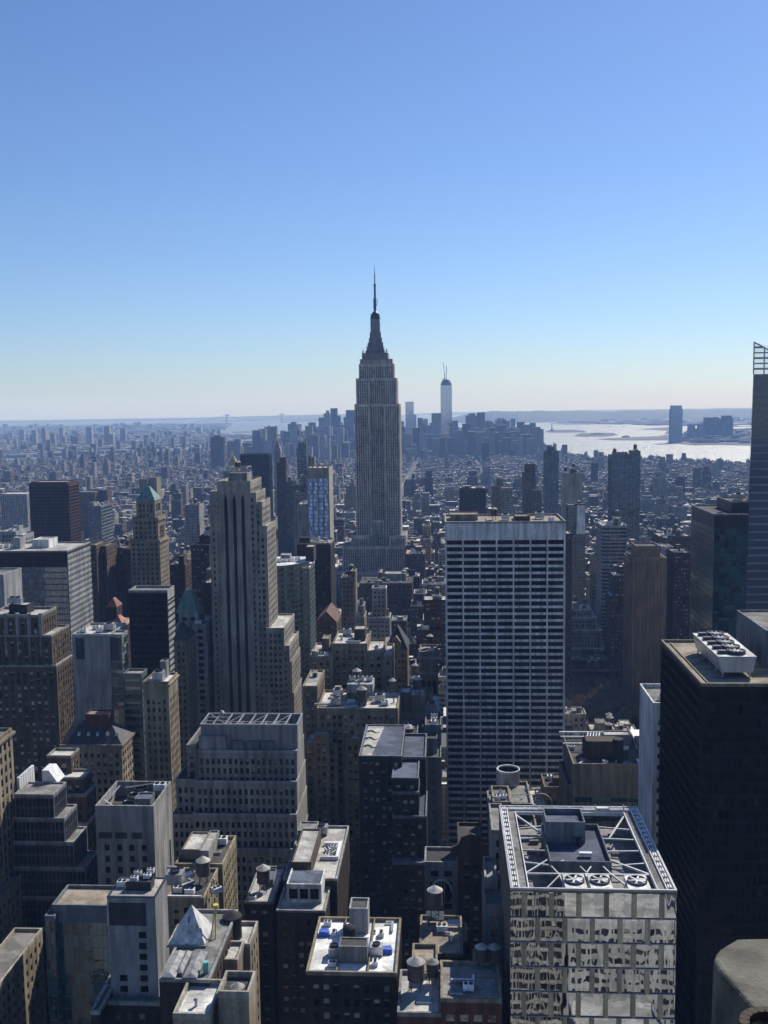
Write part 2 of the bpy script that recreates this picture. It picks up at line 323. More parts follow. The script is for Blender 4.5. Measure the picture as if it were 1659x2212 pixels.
def strips(mb, O, u, n, a0, a1, z0, z1, dout, din, mat, ends=(True, True), caps=True):
    """raised bars on a facade; vectorised"""
    a0, a1, z0, z1 = np.broadcast_arrays(np.asarray(a0, float), np.asarray(a1, float), np.asarray(z0, float), np.asarray(z1, float))
    a0, a1, z0, z1 = a0.ravel(), a1.ravel(), z0.ravel(), z1.ravel()
    O, u, n = (np.asarray(v, float) for v in (O, u, n)); zz = np.array([0, 0, 1.0])
    P = lambda a, z, d: O + a[:, None]*u + n*d + z[:, None]*zz
    mb.quads(np.stack([P(a0, z0, dout), P(a1, z0, dout), P(a1, z1, dout), P(a0, z1, dout)], 1), mat)
    if caps:
        mb.quads(np.stack([P(a0, z1, dout), P(a1, z1, dout), P(a1, z1, din), P(a0, z1, din)], 1), mat)
        mb.quads(np.stack([P(a0, z0, din), P(a1, z0, din), P(a1, z0, dout), P(a0, z0, dout)], 1), mat)
    if ends[0] is not False:
        k = np.ones(len(a0), bool) if ends[0] is True else ends[0]
        mb.quads(np.stack([P(a0, z0, din), P(a0, z0, dout), P(a0, z1, dout), P(a0, z1, din)], 1)[k], mat)
    if ends[1] is not False:
        k = np.ones(len(a0), bool) if ends[1] is True else ends[1]
        mb.quads(np.stack([P(a1, z0, dout), P(a1, z0, din), P(a1, z1, din), P(a1, z1, dout)], 1)[k], mat)
def facade(mb, wins, side, x0, x1, y0, y1, z0, z1, style, spm=1, ov=None):
    u, n = FACE[side]
    O = {'n': (x0, y0, 0), 'w': (x1, y0, 0), 'e': (x0, y1, 0), 's': (x1, y1, 0)}[side]
    w = (x1-x0) if side in 'ns' else (y1-y0)
    O, u, n = (np.array(v, float) for v in (O, u, n))
    if style == 'blank':
        strips(mb, O, u, n, 0, w, z0, z1, 0, 0, 0, ends=(False, False), caps=False); return
    bay, fl, pf, sf, rec, edge, tb = ov or ST[style]
    edge = min(edge, w*.2); tb = min(tb, (z1-z0)*.3)
    nb = max(1, int(round((w-2*edge)/bay))); pit = (w-2*edge)/nb; nf = max(1, int((z1-z0-tb)/fl))
    zt = z1-tb; wh = fl*(1-sf); hp = pit*pf/2
    k = np.arange(nf); ztop = zt-k*fl-fl*sf*.35; zbot = ztop-wh
    # spandrels between window rows
    su = np.concatenate([[z1], zbot]); sd = np.concatenate([ztop, [z0]])
    spmat = np.full(nf+1, spm); 
    strips(mb, O, u, n, 0, w, su[0]*0+sd[0], su[0], -.02, -rec, 0, ends=(False, False))
    if nf > 1: strips(mb, O, u, n, edge*.5, w-edge*.5, sd[1:-1], su[1:-1], -.07, -rec, spm, ends=(False, False))
    strips(mb, O, u, n, 0, w, z0, su[-1], -.02, -rec, 0, ends=(False, False))
    i = np.arange(nb+1); c = edge+i*pit; a0 = c-hp; a1 = c+hp; a0[0] = 0; a1[-1] = w
    e0 = i > 0; e1 = i < nb
    strips(mb, O, u, n, a0, a1, z0, z1-.01, 0, -rec, 0, ends=(e0, e1), caps=False)
    # dark rooms behind the panes
    strips(mb, O, u, n, 0, w, z0, z1-.05, -rec-.12, 0, 2, ends=(False, False), caps=False)
    ca = edge+(np.arange(nb)+.5)*pit; A, Z = np.meshgrid(ca, (ztop+zbot)/2)
    wins.append((side, O + A.ravel()[:, None]*u - n*(rec-.02) + Z.ravel()[:, None]*np.array([0, 0, 1.0]), pit-2*hp, wh, u, n))
FOOT = []
STATS = []
def building(label, blocks, wall, glass='glass', sp=None, roof='roof_grey', trim=None, name='office_tower', cat='building', group=None, clutter=0, seed=0, nick=None, base=3.0, par=1.0, cap=100):
    """blocks: list of dicts x0,x1,y0,y1,z1,(z0),n,w,e,s styles; the first block gives the base point"""
    b0 = blocks[0]; root = thing(name, ((b0['x0']+b0['x1'])/2, (b0['y0']+b0['y1'])/2, base), label, cat, group)
    for i, b in enumerate(blocks[1:], 1): b['x0'] += .031*i; b['x1'] -= .029*i; b['y1'] -= .033*i; b['z1'] -= .007*i
    wb = MB(); wins = []; caps = []; rng = random.Random(seed+int(abs(b0['x0']*7+b0['y0']*3)))
    for b in blocks:
        x0, x1, y0, y1, z1 = b['x0'], b['x1'], b['y0'], b['y1'], b['z1']; z0 = b.get('z0', base)
        st = b.get('st', 'punch')
        for sd in 'nwes': facade(wb, wins, sd, x0, x1, y0, y1, z0, z1, b.get(sd, 'blank' if sd == 's' and 's' not in b else st), ov=b.get('ov') if b.get(sd, st) == st else None)
        p = b.get('par', par); r = b.get('pt', .55)
        if not b.get('noroof'):
            rb = MB(); pb = MB(); caps.append((rb, pb))
            if p > 0.05:
                X0, X1, Y0, Y1 = x0-.05, x1+.05, y0-.05, y1+.05
                for q in ((X0, X1, Y0, Y0+r), (X0, X1, Y1-r, Y1), (X0, X0+r, Y0+r, Y1-r), (X1-r, X1, Y0+r, Y1-r)): pb.box(*q, z1-.02, z1+p, bottom=True)
                rb.quads([[(x0+r-.05, y0+r-.05, z1+.03), (x1-r+.05, y0+r-.05, z1+.03), (x1-r+.05, y1-r+.05, z1+.03), (x0+r-.05, y1-r+.05, z1+.03)]])
            else:
                rb.quads([[(x0, y0, z1), (x1, y0, z1), (x1, y1, z1), (x0, y1, z1)]])
        FOOT.append((x0, x1, y0, y1, z1, root.name))
    wb.build('wall', [wall, sp or wall, 'corepaint'], root)
    for rb, pb in caps: rb.build('roof', roof, root); pb.build('parapet', trim or wall, root)  # many pale trims paint in sunlit parapet edges
    put_windows(root, wins, glass, cap)
    root['_nick'] = nick or ''
    STATS.append((label, b0['y0'], max(b['z1'] for b in blocks)))
    if clutter: roof_clutter(root, blocks, rng, clutter, wall)
    return root
def put_windows(root, wins, glass, cap=100):
    if not wins: return
    P = np.concatenate([w[1] for w in wins]); cnt = [len(w[1]) for w in wins]
    Wd = np.repeat([w[2] for w in wins], cnt); Hg = np.repeat([w[3] for w in wins], cnt); Nn = np.repeat([w[5] for w in wins], cnt, 0); U = np.repeat([w[4] for w in wins], cnt, 0); sd = np.repeat([w[0] for w in wins], cnt)
    d = P-np.array([0, 0, EYE]); dist = np.linalg.norm(d, axis=1); cosv = -(d*Nn).sum(1)/dist
    px = (FOC*768/1659/dist)**2*Wd*Hg*np.clip(cosv, 0, 1)
    zc = d @ CF; X = PCX+FOC*(d @ CR)/np.maximum(zc, 1); Y = PCY-FOC*(d @ CU)/np.maximum(zc, 1)
    px[(X < -5) | (X > 1664) | (Y < 0) | (Y > 2217) | (zc < 1)] = 0
    pick = np.argsort(-px)[:cap]; pick = pick[px[pick] > 3.0]
    rest = np.ones(len(P), bool); rest[pick] = False
    loc = LOC[root.name]
    for i in pick:
        o = bpy.data.objects.new('window', pane_mesh(str(sd[i]), glass)); COL.objects.link(o); o.parent = root; o.location = P[i]-loc
        o.scale = (Wd[i], 1, Hg[i]) if sd[i] in 'ns' else (1, Wd[i], Hg[i])
    if rest.any():
        p, u = P[rest], U[rest]; w = Wd[rest][:, None]/2; h = Hg[rest][:, None]/2*np.array([[0, 0, 1.0]])
        b = MB(); b.uv = True; b.quads(np.stack([p-u*w-h, p+u*w-h, p+u*w+h, p-u*w+h], 1)); b.build('window', glass, root, stuff=True)

# ---- roof furniture (parts of the building that carries it)
PRO = {}
def proto(key):
    if key in PRO: return PRO[key]
    out = []
    if key == 'tank':
        b = MB(); b.cyl(0, 0, 3.0, 7.6, 2.1, 2.0, 18)
        for z in (3.6, 4.6, 5.6, 6.6): b.ring(0, 0, z, z+.10, 2.16, 2.0, 18, 1)
        for a in (45, 135, 225, 315): b.bar((1.5*math.cos(R_(a)), 1.5*math.sin(R_(a)), 0), (1.5*math.cos(R_(a)), 1.5*math.sin(R_(a)), 3.0), .22, 1)
        b.bar((1.06, 1.06, .4), (-1.06, 1.06, 2.6), .12, 1); b.bar((1.06, -1.06, .4), (-1.06, -1.06, 2.6), .12, 1)
        c = MB(); c.cyl(0, 0, 7.55, 9.0, 2.3, .12, 18, bottom=True)
        out = [('water_tank', b, ['wood', 'darkmetal'], [('tank_roof', c, ['roof_pale'])])]
    elif key == 'ac':
        b = MB(); b.box(-1.6, 1.6, -1.1, 1.1, .35, 2.1); b.box(-1.4, -1.2, -1, 1, 0, .35); b.box(1.2, 1.4, -1, 1, 0, .35)
        c = MB(); c.ring(-.75, 0, 2.1, 2.35, .62, .5, 14); c.ring(.75, 0, 2.1, 2.35, .62, .5, 14)
        for cx in (-.75, .75):
            for a in range(0, 180, 45): c.bar((cx-.5*math.cos(R_(a)), -.5*math.sin(R_(a)), 2.2), (cx+.5*math.cos(R_(a)), .5*math.sin(R_(a)), 2.2), .1)
        out = [('air_conditioner', b, ['whitemetal'], [('fan', c, ['darkmetal'])])]
    elif key == 'cool':
        b = MB(); b.box(-2.6, 2.6, -2.1, 2.1, .8, 4.2); 
        for x in (-2.3, 2.3):
            for y in (-1.8, 1.8): b.box(x-.15, x+.15, y-.15, y+.15, 0, .8)
        c = MB(); c.ring(0, 0, 4.2, 5.0, 1.6, 1.4, 18)
        for a in range(0, 180, 30): c.bar((-1.4*math.cos(R_(a)), -1.4*math.sin(R_(a)), 4.6), (1.4*math.cos(R_(a)), 1.4*math.sin(R_(a)), 4.6), .22)
        out = [('cooling_tower', b, ['steel'], [('fan', c, ['darkmetal'])])]
    elif key == 'duct':
        b = MB(); b.box(-4, 4, -.5, .5, .5, 1.4, bottom=True); b.box(3.2, 4, .5, 3, .5, 1.4, bottom=True)
        for x in (-3, 0, 3): b.box(x-.1, x+.1, -.4, .4, 0, .5)
        out = [('duct', b, ['steel'], [])]
    elif key == 'skylight':
        b = MB(); b.box(-2, 2, -1.2, 1.2, 0, .6); b.poly([(-2, -1.2, .6), (2, -1.2, .6), (2, 1.2, .6), (-2, 1.2, .6), (-1.6, 0, 1.5), (1.6, 0, 1.5)], [(0, 1, 5, 4), (1, 2, 5), (2, 3, 4, 5), (3, 0, 4)], 1)
        out = [('skylight', b, ['whitemetal', 'glass_blue'], [])]
    elif key == 'vent':
        b = MB(); b.cyl(0, 0, 0, 1.6, .35, n=10); b.cyl(0, 0, 1.6, 2.0, .6, .25, n=10, bottom=True)
        out = [('vent', b, ['steel'], [])]
    elif key == 'pipe':
        b = MB(); b.bar((-5, 0, .45), (5, 0, .45), .28); b.bar((5, 0, .45), (5, 2.5, .45), .28); b.bar((-5, 0, .45), (-5, 0, 0), .28); b.bar((5, 2.5, .5), (5, 2.5, 0), .28)
        for x in (-3, -1, 1, 3): b.box(x-.15, x+.15, -.2, .2, 0, .34)
        out = [('pipe', b, ['steel'], [])]
    elif key == 'hatch':
        b = MB(); b.box(-1.3, 1.3, -1.6, 1.6, 0, 2.5); b.poly([(-1.4, -1.7, 2.5), (1.4, -1.7, 2.5), (1.4, 1.7, 3.1), (-1.4, 1.7, 3.1), (-1.4, 1.7, 2.5), (1.4, 1.7, 2.5)], [(0, 1, 2, 3), (0, 3, 4), (1, 5, 2), (3, 2, 5, 4)]); b.box(-.5, .5, -1.66, -1.58, .1, 2.1, 1)
        out = [('stair_hatch', b, ['greystone', 'corepaint'], [])]
    elif key == 'mast':
        b = MB(); b.bar((0, 0, 0), (0, 0, 7), .16); b.bar((-.7, 0, 5.4), (.7, 0, 5.4), .08); b.bar((-.5, 0, 6.2), (.5, 0, 6.2), .08)
        out = [('aerial', b, ['darkmetal'], [])]
    res = []
    for n, b, mats, kids in out:
        me = b.mesh(n); [me.materials.append(M[x]) for x in mats]; kk = []
        for n2, b2, m2 in kids:
            me2 = b2.mesh(n2); [me2.materials.append(M[x]) for x in m2]; kk.append((n2, me2))
        res.append((n, me, kk))
    PRO[key] = res; return res
def put(root, key, x, y, z, s=1.0, rot=0.0):
    for n, me, kk in proto(key):
        o = bpy.data.objects.new(n, me); COL.objects.link(o); o.parent = root; o.location = np.array([x, y, z])-LOC[root.name]; o.scale = (s, s, s); o.rotation_euler = (0, 0, rot)
        for n2, me2 in kk:
            c = bpy.data.objects.new(n2, me2); COL.objects.link(c); c.parent = o
    return o
def bulkhead(root, x0, x1, y0, y1, z0, z1, wall, top='roof_grey', name='bulkhead', lip=.5):
    b = MB(); b.box(x0, x1, y0, y1, z0, z1, 0, 1)
    if lip:
        t = min(.35, (x1-x0)*.1)
        for q in ((x0-.04, x1+.04, y0-.04, y0+t), (x0-.04, x1+.04, y1-t, y1+.04), (x0-.04, x0+t, y0+t, y1-t), (x1-t, x1+.04, y0+t, y1-t)): b.box(*q, z1-.02, z1+lip, 0)
    return b.build(name, [wall, top], root)
def roof_clutter(root, blocks, rng, dens, wall):
    for bi, b in enumerate(blocks):
        if b.get('noroof') or b.get('clear'): continue
        x0, x1, y0, y1, z = b['x0']+1, b['x1']-1, b['y0']+1, b['y1']-1, b['z1']+.03
        # skip roofs that carry a further block
        free = not any(c is not b and c['x0'] >= b['x0']-.5 and c['x1'] <= b['x1']+.5 and c.get('z0', 0) >= b['z1']-.5 for c in blocks)
        w, d = x1-x0, y1-y0
        if w < 4 or d < 4 or not free: continue
        occ = []
        def spot(sw, sd):
            for _ in range(12):
                x = rng.uniform(x0+sw/2, x1-sw/2) if w > sw else None; y = rng.uniform(y0+sd/2, y1-sd/2) if d > sd else None
                if x is None or y is None: return None
                if all(abs(x-a) > (sw+c)/2+.2 or abs(y-bb) > (sd+e)/2+.2 for a, bb, c, e in occ): occ.append((x, y, sw, sd)); return x, y
            return None
        if w > 9 and d > 9:
            bw, bd = rng.uniform(.25, .45)*w, rng.uniform(.25, .45)*d; p = spot(bw, bd)
            if p:
                h = rng.uniform(3, 7)
                bulkhead(root, p[0]-bw/2, p[0]+bw/2, p[1]-bd/2, p[1]+bd/2, z, z+h, rng.choice([wall, wall, 'greystone', 'umber']), rng.choice(['roof_grey', 'roof_pale', 'roof_dark']))
                if rng.random() < .35 and bw > 5 and bd > 5: put(root, 'tank', p[0], p[1], z+h, rng.uniform(.8, 1.1), rng.random())
        k = int(dens*max(1, min(14, w*d/55))*rng.uniform(.7, 1.3)+.5)
        for _ in range(k):
            key = rng.choices(['ac', 'cool', 'duct', 'skylight', 'vent', 'tank', 'mast', 'pipe', 'hatch'], [5, 2, 3, 2, 5, 2.0, 1, 3, 2.5])[0]
            sz = dict(ac=3.6, cool=5.6, duct=8.4, skylight=4.4, vent=1.4, tank=5, mast=1.6, pipe=10.5, hatch=3)[key]; p = spot(sz, sz*.8)
            if p: put(root, key, p[0], p[1], z, rng.uniform(.85, 1.15), rng.choice([0, math.pi/2]))

def blk(xl, xr, yt, Y, d=None, xs=None, z0=None, **kw):
    """a block measured from its near face: corners xl..xr and top yt at distance Y, d metres deep (or reaching back to column xs)"""
    a, b = at_y(xl, yt, Y), at_y(xr, yt, Y); z1 = (a[2]+b[2])/2
    if d is None:
        lo, hi = Y+.5, Y+400; c = b[0] if xs > xr else a[0]
        for _ in range(50):
            m = (lo+hi)/2; px = proj((c, m, z1))[0]
            if (px < xs) == (xs > xr): lo = m
            else: hi = m
        d = lo-Y
    r = dict(x0=a[0], x1=b[0], y0=Y, y1=Y+d, z1=z1, **kw)
    if z0 is not None: r['z0'] = z0
    return r

# ------------------------------------------------------------------ the setting
def sheet(name, polys, mat, z):
    b = MB()
    for p in polys:
        v = [at_z(x, y, z) for x, y in p]
        b.poly(v, [tuple(range(len(v)))[::-1]])
    o = b.build(name, mat); o['kind'] = 'structure'
    # make every sheet face up
    import bmesh
    bm = bmesh.new(); bm.from_mesh(o.data); bmesh.ops.triangulate(bm, faces=bm.faces[:])
    for f in bm.faces:
        if f.normal.z < 0: f.normal_flip()
    bm.to_mesh(o.data); bm.free(); return o
b = MB(); n = 64; RS = 31000.0
b.poly([(RS*math.cos(i*2*math.pi/n), RS*math.sin(i*2*math.pi/n), 0) for i in range(n)], [tuple(range(n))])
wt = b.build('water', 'water'); wt['kind'] = 'structure'
def ground_poly(name, pts, mat, z):
    b = MB(); b.poly([(x, y, z) for x, y in pts], [tuple(range(len(pts)))])
    o = b.build(name, mat); o['kind'] = 'structure'
    import bmesh
    bm = bmesh.new(); bm.from_mesh(o.data); bmesh.ops.triangulate(bm, faces=bm.faces[:])
    for f in bm.faces:
        if f.normal.z < 0: f.normal_flip()
    bm.to_mesh(o.data); bm.free(); return o
def gp(x, y): return tuple(at_z(x, y, 0)[:2])
MANHATTAN = [(-3000, -800), (2200, -800), (2300, 2600), gp(1660, 1014), gp(1500, 1001), gp(1350, 998), gp(1255, 991), gp(1195, 979), gp(1150, 969), gp(1128, 958), gp(1000, 952), gp(860, 953), gp(720, 957), gp(600, 968), gp(480, 972), gp(250, 990), gp(-60, 1006), (-3400, 3000)]
ground_poly('ground', MANHATTAN, 'asphalt', 3.0)
BROOKLYN = [gp(-60, 993), gp(250, 979), gp(420, 961), gp(482, 958), gp(486, 953), gp(520, 950), gp(500, 945), gp(470, 940), gp(440, 936), gp(470, 928), gp(492, 916), gp(300, 919), gp(-60, 925), (-9000, 16000), (-9000, 6000)]
ground_poly('brooklyn_terrain', BROOKLYN, 'land', 3.0)
sheet('pier_land', [[(465, 944), (580, 938), (585, 941), (480, 948)], [(500, 933), (560, 930), (575, 933), (505, 936)]], 'land', 2.0)
sheet('liberty_island_terrain', [[(1177, 932.5), (1190, 929), (1240, 928), (1266, 931), (1262, 933.5), (1200, 934)]], 'park_ground', 3.0)
sheet('ellis_island_terrain', [[(1240, 941), (1255, 936), (1325, 935), (1334, 939), (1310, 942), (1260, 942.5)]], 'park_ground', 3.0)
sheet('jersey_terrain', [[(1288, 948), (1340, 945.5), (1420, 942), (1450, 938), (1700, 930), (1700, 964), (1560, 960), (1500, 961), (1440, 955), (1450, 950), (1330, 950.5)]], 'land', 3.0)
sheet('port_terrain', [[(1187, 914.5), (1260, 909), (1700, 904), (1700, 921), (1450, 924), (1445, 914), (1220, 917)], [(1382, 927), (1440, 922.5), (1470, 924), (1450, 938), (1435, 937), (1442, 930)]], 'land', 2.5)
sheet('channel_water', [[(1448, 922), (1500, 920), (1560, 921), (1560, 924), (1480, 926)], [(1590, 919), (1660, 917), (1660, 919), (1600, 921)]], 'water', 4.0)

def ridge(name, pts, depth, mat, seed, rough=.12):
    """a low wooded hill chain: pts are (x, shore y, crest y) of a 1659-wide frame at the shore's distance"""
    rng = np.random.RandomState(seed); xs = np.arange(pts[0][0], pts[-1][0]+.1, 4.0); P = np.array(pts, float)
    sh = np.interp(xs, P[:, 0], P[:, 1]); cr = np.interp(xs, P[:, 0], P[:, 2])
    nz = np.convolve(rng.randn(len(xs)+8), np.ones(9)/9, 'valid')[:len(xs)]
    rows = []
    for x, s, c, k in zip(xs, sh, cr, nz):
        g = at_z(x, s, 1.0); q = at_y(x, c, g[1]*1.06); h = max(4.0, q[2]*(1+rough*k)); d = np.array([q[0], g[1]*1.06, 0])
        out = [g]
        for t, f in ((.25, .45), (.6, .85), (1.0, 1.0)): out.append(np.array([g[0]+(d[0]-g[0])*t, g[1]+(d[1]-g[1])*t, h*f]))
        out.append(np.array([d[0]*1.04, d[1]+depth, h*.6])); rows.append(out)
    m = len(rows[0]); V = [v for r in rows for v in r]
    F = [(i*m+j, (i+1)*m+j, (i+1)*m+j+1, i*m+j+1) for i in range(len(rows)-1) for j in range(m-1)]
    b = MB(); b.poly(V, F); o = b.build(name, mat); o['kind'] = 'structure'; return o
ridge('staten_island_hills', [(975, 913, 902), (1010, 913.5, 894), (1060, 914, 887.5), (1120, 914, 886), (1200, 912, 888.5), (1300, 908, 888), (1420, 906, 886), (1720, 902, 882)], 2500, 'wooded', 3)
ridge('jersey_highlands_hills', [(880, 897, 894.5), (960, 895.5, 891), (1060, 894, 889), (1400, 890.5, 884), (1720, 886.5, 879)], 2000, 'wooded', 4)
ridge('far_shore_hills', [(-60, 914.5, 911), (140, 912, 907.5), (400, 908, 903), (560, 905.5, 898.5), (640, 905, 896.5), (760, 903.5, 893.5), (870, 903, 897)], 2000, 'wooded', 5)
ridge('narrows_hills', [(606, 913.5, 910), (640, 912, 907), (700, 910, 902.5), (770, 908.5, 900), (860, 907, 903)], 1500, 'wooded', 6)

# blocks between the streets
AVE = [-2600, -2350, -2100, -1850, -1600, -1390, -1170, -955, -755, -560, -420, -275, -125, 155, 430, 705, 980, 1255, 1500, 1750]
pv = MB()
for n_ in range(48, -1, -1):
    yc = (49.5-n_)*80.5
    for a, c in zip(AVE[:-1], AVE[1:]): pv.box(a+11, c-11, yc-80.5+6.5, yc-6.5, 3.0, 3.15)
o = pv.build('pavement', 'pavement'); o['kind'] = 'structure'

# ------------------------------------------------------------------ buildings one can name, near to far
G1 = 'towers of the near blocks'
# --- mirror-faced tower with the open roof frame
def mirror_tower():
    Z = 158.0; x0, x1, y0, y1 = 14.8, 53.1, 230.2, 280.0; Y1 = y1
    r = thing('glass_tower', ((x0+x1)/2, (y0+y1)/2, 3), 'mirror-faced tower with an open steel roof frame and three white fans', 'building', G1); r['_nick'] = 'mirror-faced tower'
    FOOT.append((x0, x1, y0, y1, Z, r.name))
    rec = .42; fl = 6.1; pit = 6.35; top = Z-1.2
    w = MB(); w.box(x0+rec, x1-rec, y0+rec, y1-rec, 3, Z-6.5, 2, 2)
    # rim above the panels
    for q in ((x0, x1, y0, y0+.5), (x0, x1, y1-.5, y1), (x0, x0+.5, y0+.5, y1-.5), (x1-.5, x1, y0+.5, y1-.5)): w.box(*q, Z-.5, Z, 1, bottom=True); w.box(*q, Z-.9, Z-.5, 0)
    wins = []; nrow = int((Z-3)/fl)
    mm = 'mirror'
    for side, W_ in (('n', x1-x0), ('w', y1-y0), ('e', y1-y0)):
        u, n = FACE[side]; O = np.array({'n': (x0, y0, 0), 'w': (x1, y0, 0), 'e': (x0, y1, 0)}[side], float); u = np.array(u, float); n = np.array(n, float)
        for k in range(nrow):
            zt = top-k*fl; zb = max(3.2, zt-fl); off = 0 if k % 2 else pit/2
            edges = [0.0]+[off+pit*(i+1) for i in range(int((W_-off)/pit)) if off+pit*(i+1) < W_-1.2]+[W_]
            if off: edges.insert(1, off)
            if side == 'n':
                for a in edges[1:-1]: strips(w, O, u, n, a-.55, a+.55, zb+.05, zt, 0, -rec, 4)
                strips(w, O, u, n, 0, W_, zb, zb+.16, -.04, -rec, 1, ends=(False, False))
            else:
                strips(w, O, u, n, 0, W_, zb, zb+1.9, -.03, -rec, 0, ends=(False, False))
                c = np.arange(1.0, W_, 3.1); strips(w, O, u, n, c-.55, c+.55, zb+1.9, zt, 0, -rec, 0)
            for a, c in zip(edges[:-1], edges[1:]):
                if side == 'n':
                    wins.append((side, [(O+u*(a+c)/2-n*(rec-.03)+np.array([0, 0, (zb+.22+zt)/2]))], c-a-.06, zt-zb-.3, u, n))
                else:
                    wins.append((side, [(O+u*(a+c)/2-n*(rec-.03)+np.array([0, 0, (zb+1.9+zt)/2]))], c-a, zt-zb-1.9, u, n))
    w.build('wall', ['sand', 'steel', 'corepaint', 'darkmetal', 'pier_stone'], r)
    wn = [(a, np.array(b), c, d, e, f) for a, b, c, d, e, f in wins if a == 'n']; put_windows(r, wn, mm, 100)
    put_windows(r, [(a, np.array(b), c, d, e, f) for a, b, c, d, e, f in wins if a != 'n'], 'glass_brown', 60)
    for o in list(r.children):
        if o.name.startswith('window') and o.get('kind') != 'stuff' and o.data.materials[0].name == mm:
            g = random.Random(o.name); o.rotation_euler = (R_(g.uniform(-3.6, 5.0)), 0, R_(g.uniform(-6.5, 6.5)))
    # sunken roof deck
    dk = MB(); dk.quads([[(x0+.5, y0+.5, Z-6.4), (x1-.5, y0+.5, Z-6.4), (x1-.5, y1-.5, Z-6.4), (x0+.5, y1-.5, Z-6.4)]])
    for k in range(26):
        g = random.Random(k); a, c = g.uniform(x0+4, x1-7), g.uniform(y0+4, y1-5); dk.box(a, a+g.uniform(.5, 3), c, c+g.uniform(.5, 2), Z-6.39, Z-6.3+g.uniform(.3, 1.6))
    dk.build('roof', ['roof_grey'], r)
    # walkway ring with kerbs and window-washing track
    wk = MB(); i0, i1 = 2.1, 4.3; zt = Z-.6
    for a, c, m, h in ((i0, i1, 0, 0), (i0-.12, i0+.12, 1, .5), (i1-.12, i1+.12, 1, .5), (.55, .75, 1, .3)):
        for q in ((x0+a, x1-a, y1-c, y1-a), (x0+a, x0+c, y0+.6, y1-c), (x1-c, x1-a, y0+.6, y1-c)): wk.box(*q, zt-.4, zt+h, m, bottom=True)
    wk.build('walkway', ['roof_grey', 'whitemetal'], r)
    tr = MB()
    for k in range(17):
        yy = y0+1.6+k*2.85
        for xx in (x0+1.3, x1-1.3): tr.box(xx-.42, xx+.42, yy, yy+1.7, Z-.62, Z-.1, 0, bottom=True)
    for k in range(9):
        xx = x0+3+k*4.1; tr.box(xx-.18, xx+.18, y1-1.7, y1-1.3, Z-1, Z+.1)
    tr.bar((x0+1.3, y1-1.5, Z-.15), (x1-1.3, y1-1.5, Z-.15), .22); tr.bar((x0+1.3, y0+1.0, Z-.2), (x0+1.3, y1-1, Z-.2), .2, 1); tr.bar((x1-1.3, y0+1.0, Z-.2), (x1-1.3, y1-1, Z-.2), .2, 1)
    tr.build('track', ['whitemetal', 'darkmetal'], r)
    # plant house in the middle: low tray with a taller box behind
    px0, px1, py0, py1 = x0+10.6, x0+25.6, y0+14.0, y0+37.0
    ph = MB(); zr = Z+.2
    ph.box(px0, px1, py0, py1, Z-6.3, zr-1.3, 0, 1)
    for q in ((px0, px1, py0, py0+.3), (px0, px1, py1-.3, py1), (px0, px0+.3, py0+.3, py1-.3), (px1-.3, px1, py0+.3, py1-.3)): ph.box(*q, zr-1.32, zr, 0)
    ph.build('plant_room', ['bluegrey', 'roof_blue'], r)
    th = MB(); tx0, tx1, ty0, ty1, tz = px0+.35, px0+10.4, py1-9.5, py1-.4, Z+4.6
    th.box(tx0, tx1, ty0, ty1, zr-1.25, tz-1.4, 0, 1)
    for q in ((tx0, tx1, ty0, ty0+.3), (tx0, tx1, ty1-.3, ty1), (tx0, tx0+.3, ty0+.3, ty1-.3), (tx1-.3, tx1, ty0+.3, ty1-.3)): th.box(*q, tz-1.42, tz, 0)
    th.build('lift_house', ['bluegrey', 'roof_blue'], r)
    sm = MB(); sm.box(px0+7.8, px0+11.0, py0+5, py0+6, zr-.75, zr-.1, 0, bottom=True); sm.box(px0+2.8, px0+3.7, py0+1.2, py0+1.9, zr-1.3, zr-.6)
    for k in range(4): sm.box(px0+8+.8*k, px0+8.15+.8*k, py0+5.2, py0+5.8, zr-1.3, zr-.7)
    sm.build('duct', 'whitemetal', r)
    dr = MB(); dr.cyl(px0+8.8, py0+12.4, zr-1.3, zr+.6, .9, n=14); dr.bar((px0+7.2, py0+12, zr-1.3), (px0+7.2, py0+12, zr+.9), .15); dr.bar((px0+7.2, py0+12, zr+.9), (px0+9, py0+12.2, zr+.9), .15); dr.build('drum', 'darkmetal', r)
    # radiating beams
    zz = Z-.75
    class bm_:
        @staticmethod
        def bar(a, c, w): q = MB(); q.bar(a, c, w*.8); q.build('roof_beam', 'steel', r)
    for f in (.13, .33, .52, .70):
        yy = y0+4.3+f*(y1-y0-8.6)+4
        bm_.bar((x0+4.3, yy-2*(f-.4)*3, zz), (px0, yy, zz), .5); bm_.bar((px1, yy, zz), (x1-4.3, yy-2*(f-.4)*3, zz), .5)
    bm_.bar((x0+4.3, y0+9.0, zz), (px0, py0+3, zz), .6); bm_.bar((x1-4.3, y0+9.0, zz), (px1, py0+3, zz), .6)
    bm_.bar((x0+4.3, y1-5, zz), (px0, py1-5, zz), .6); bm_.bar((x1-4.3, y1-5, zz), (px1+2, py1-7, zz), .6); bm_.bar((px1+.2, py0+1, zz-1), (px1+4.2, py0-2.6, zz-1.5), .55)
    bm_.bar((x0+4.3, y0+9.0, zz), (x1-4.3, y0+9.0, zz), .55)
    for xa, xb in ((x0+12.2, x0+13.4), (x0+19.2, x0+18.6), (x0+24.8, x0+29)):
        bm_.bar((xa if xa < xb else xb, y0+9, zz), (xb if xa < xb else xa, y0+.6, zz-.3), .5); bm_.bar((xa, y0+9, zz), (xa-1.6, py0, zz), .4)
    bm_.bar((x0+8.2, y0+.8, zz), (x0+12.5, y0+8.6, zz), .4); bm_.bar((x0+18.6, y0+9, zz), (x0+20.8, py0, zz), .4)
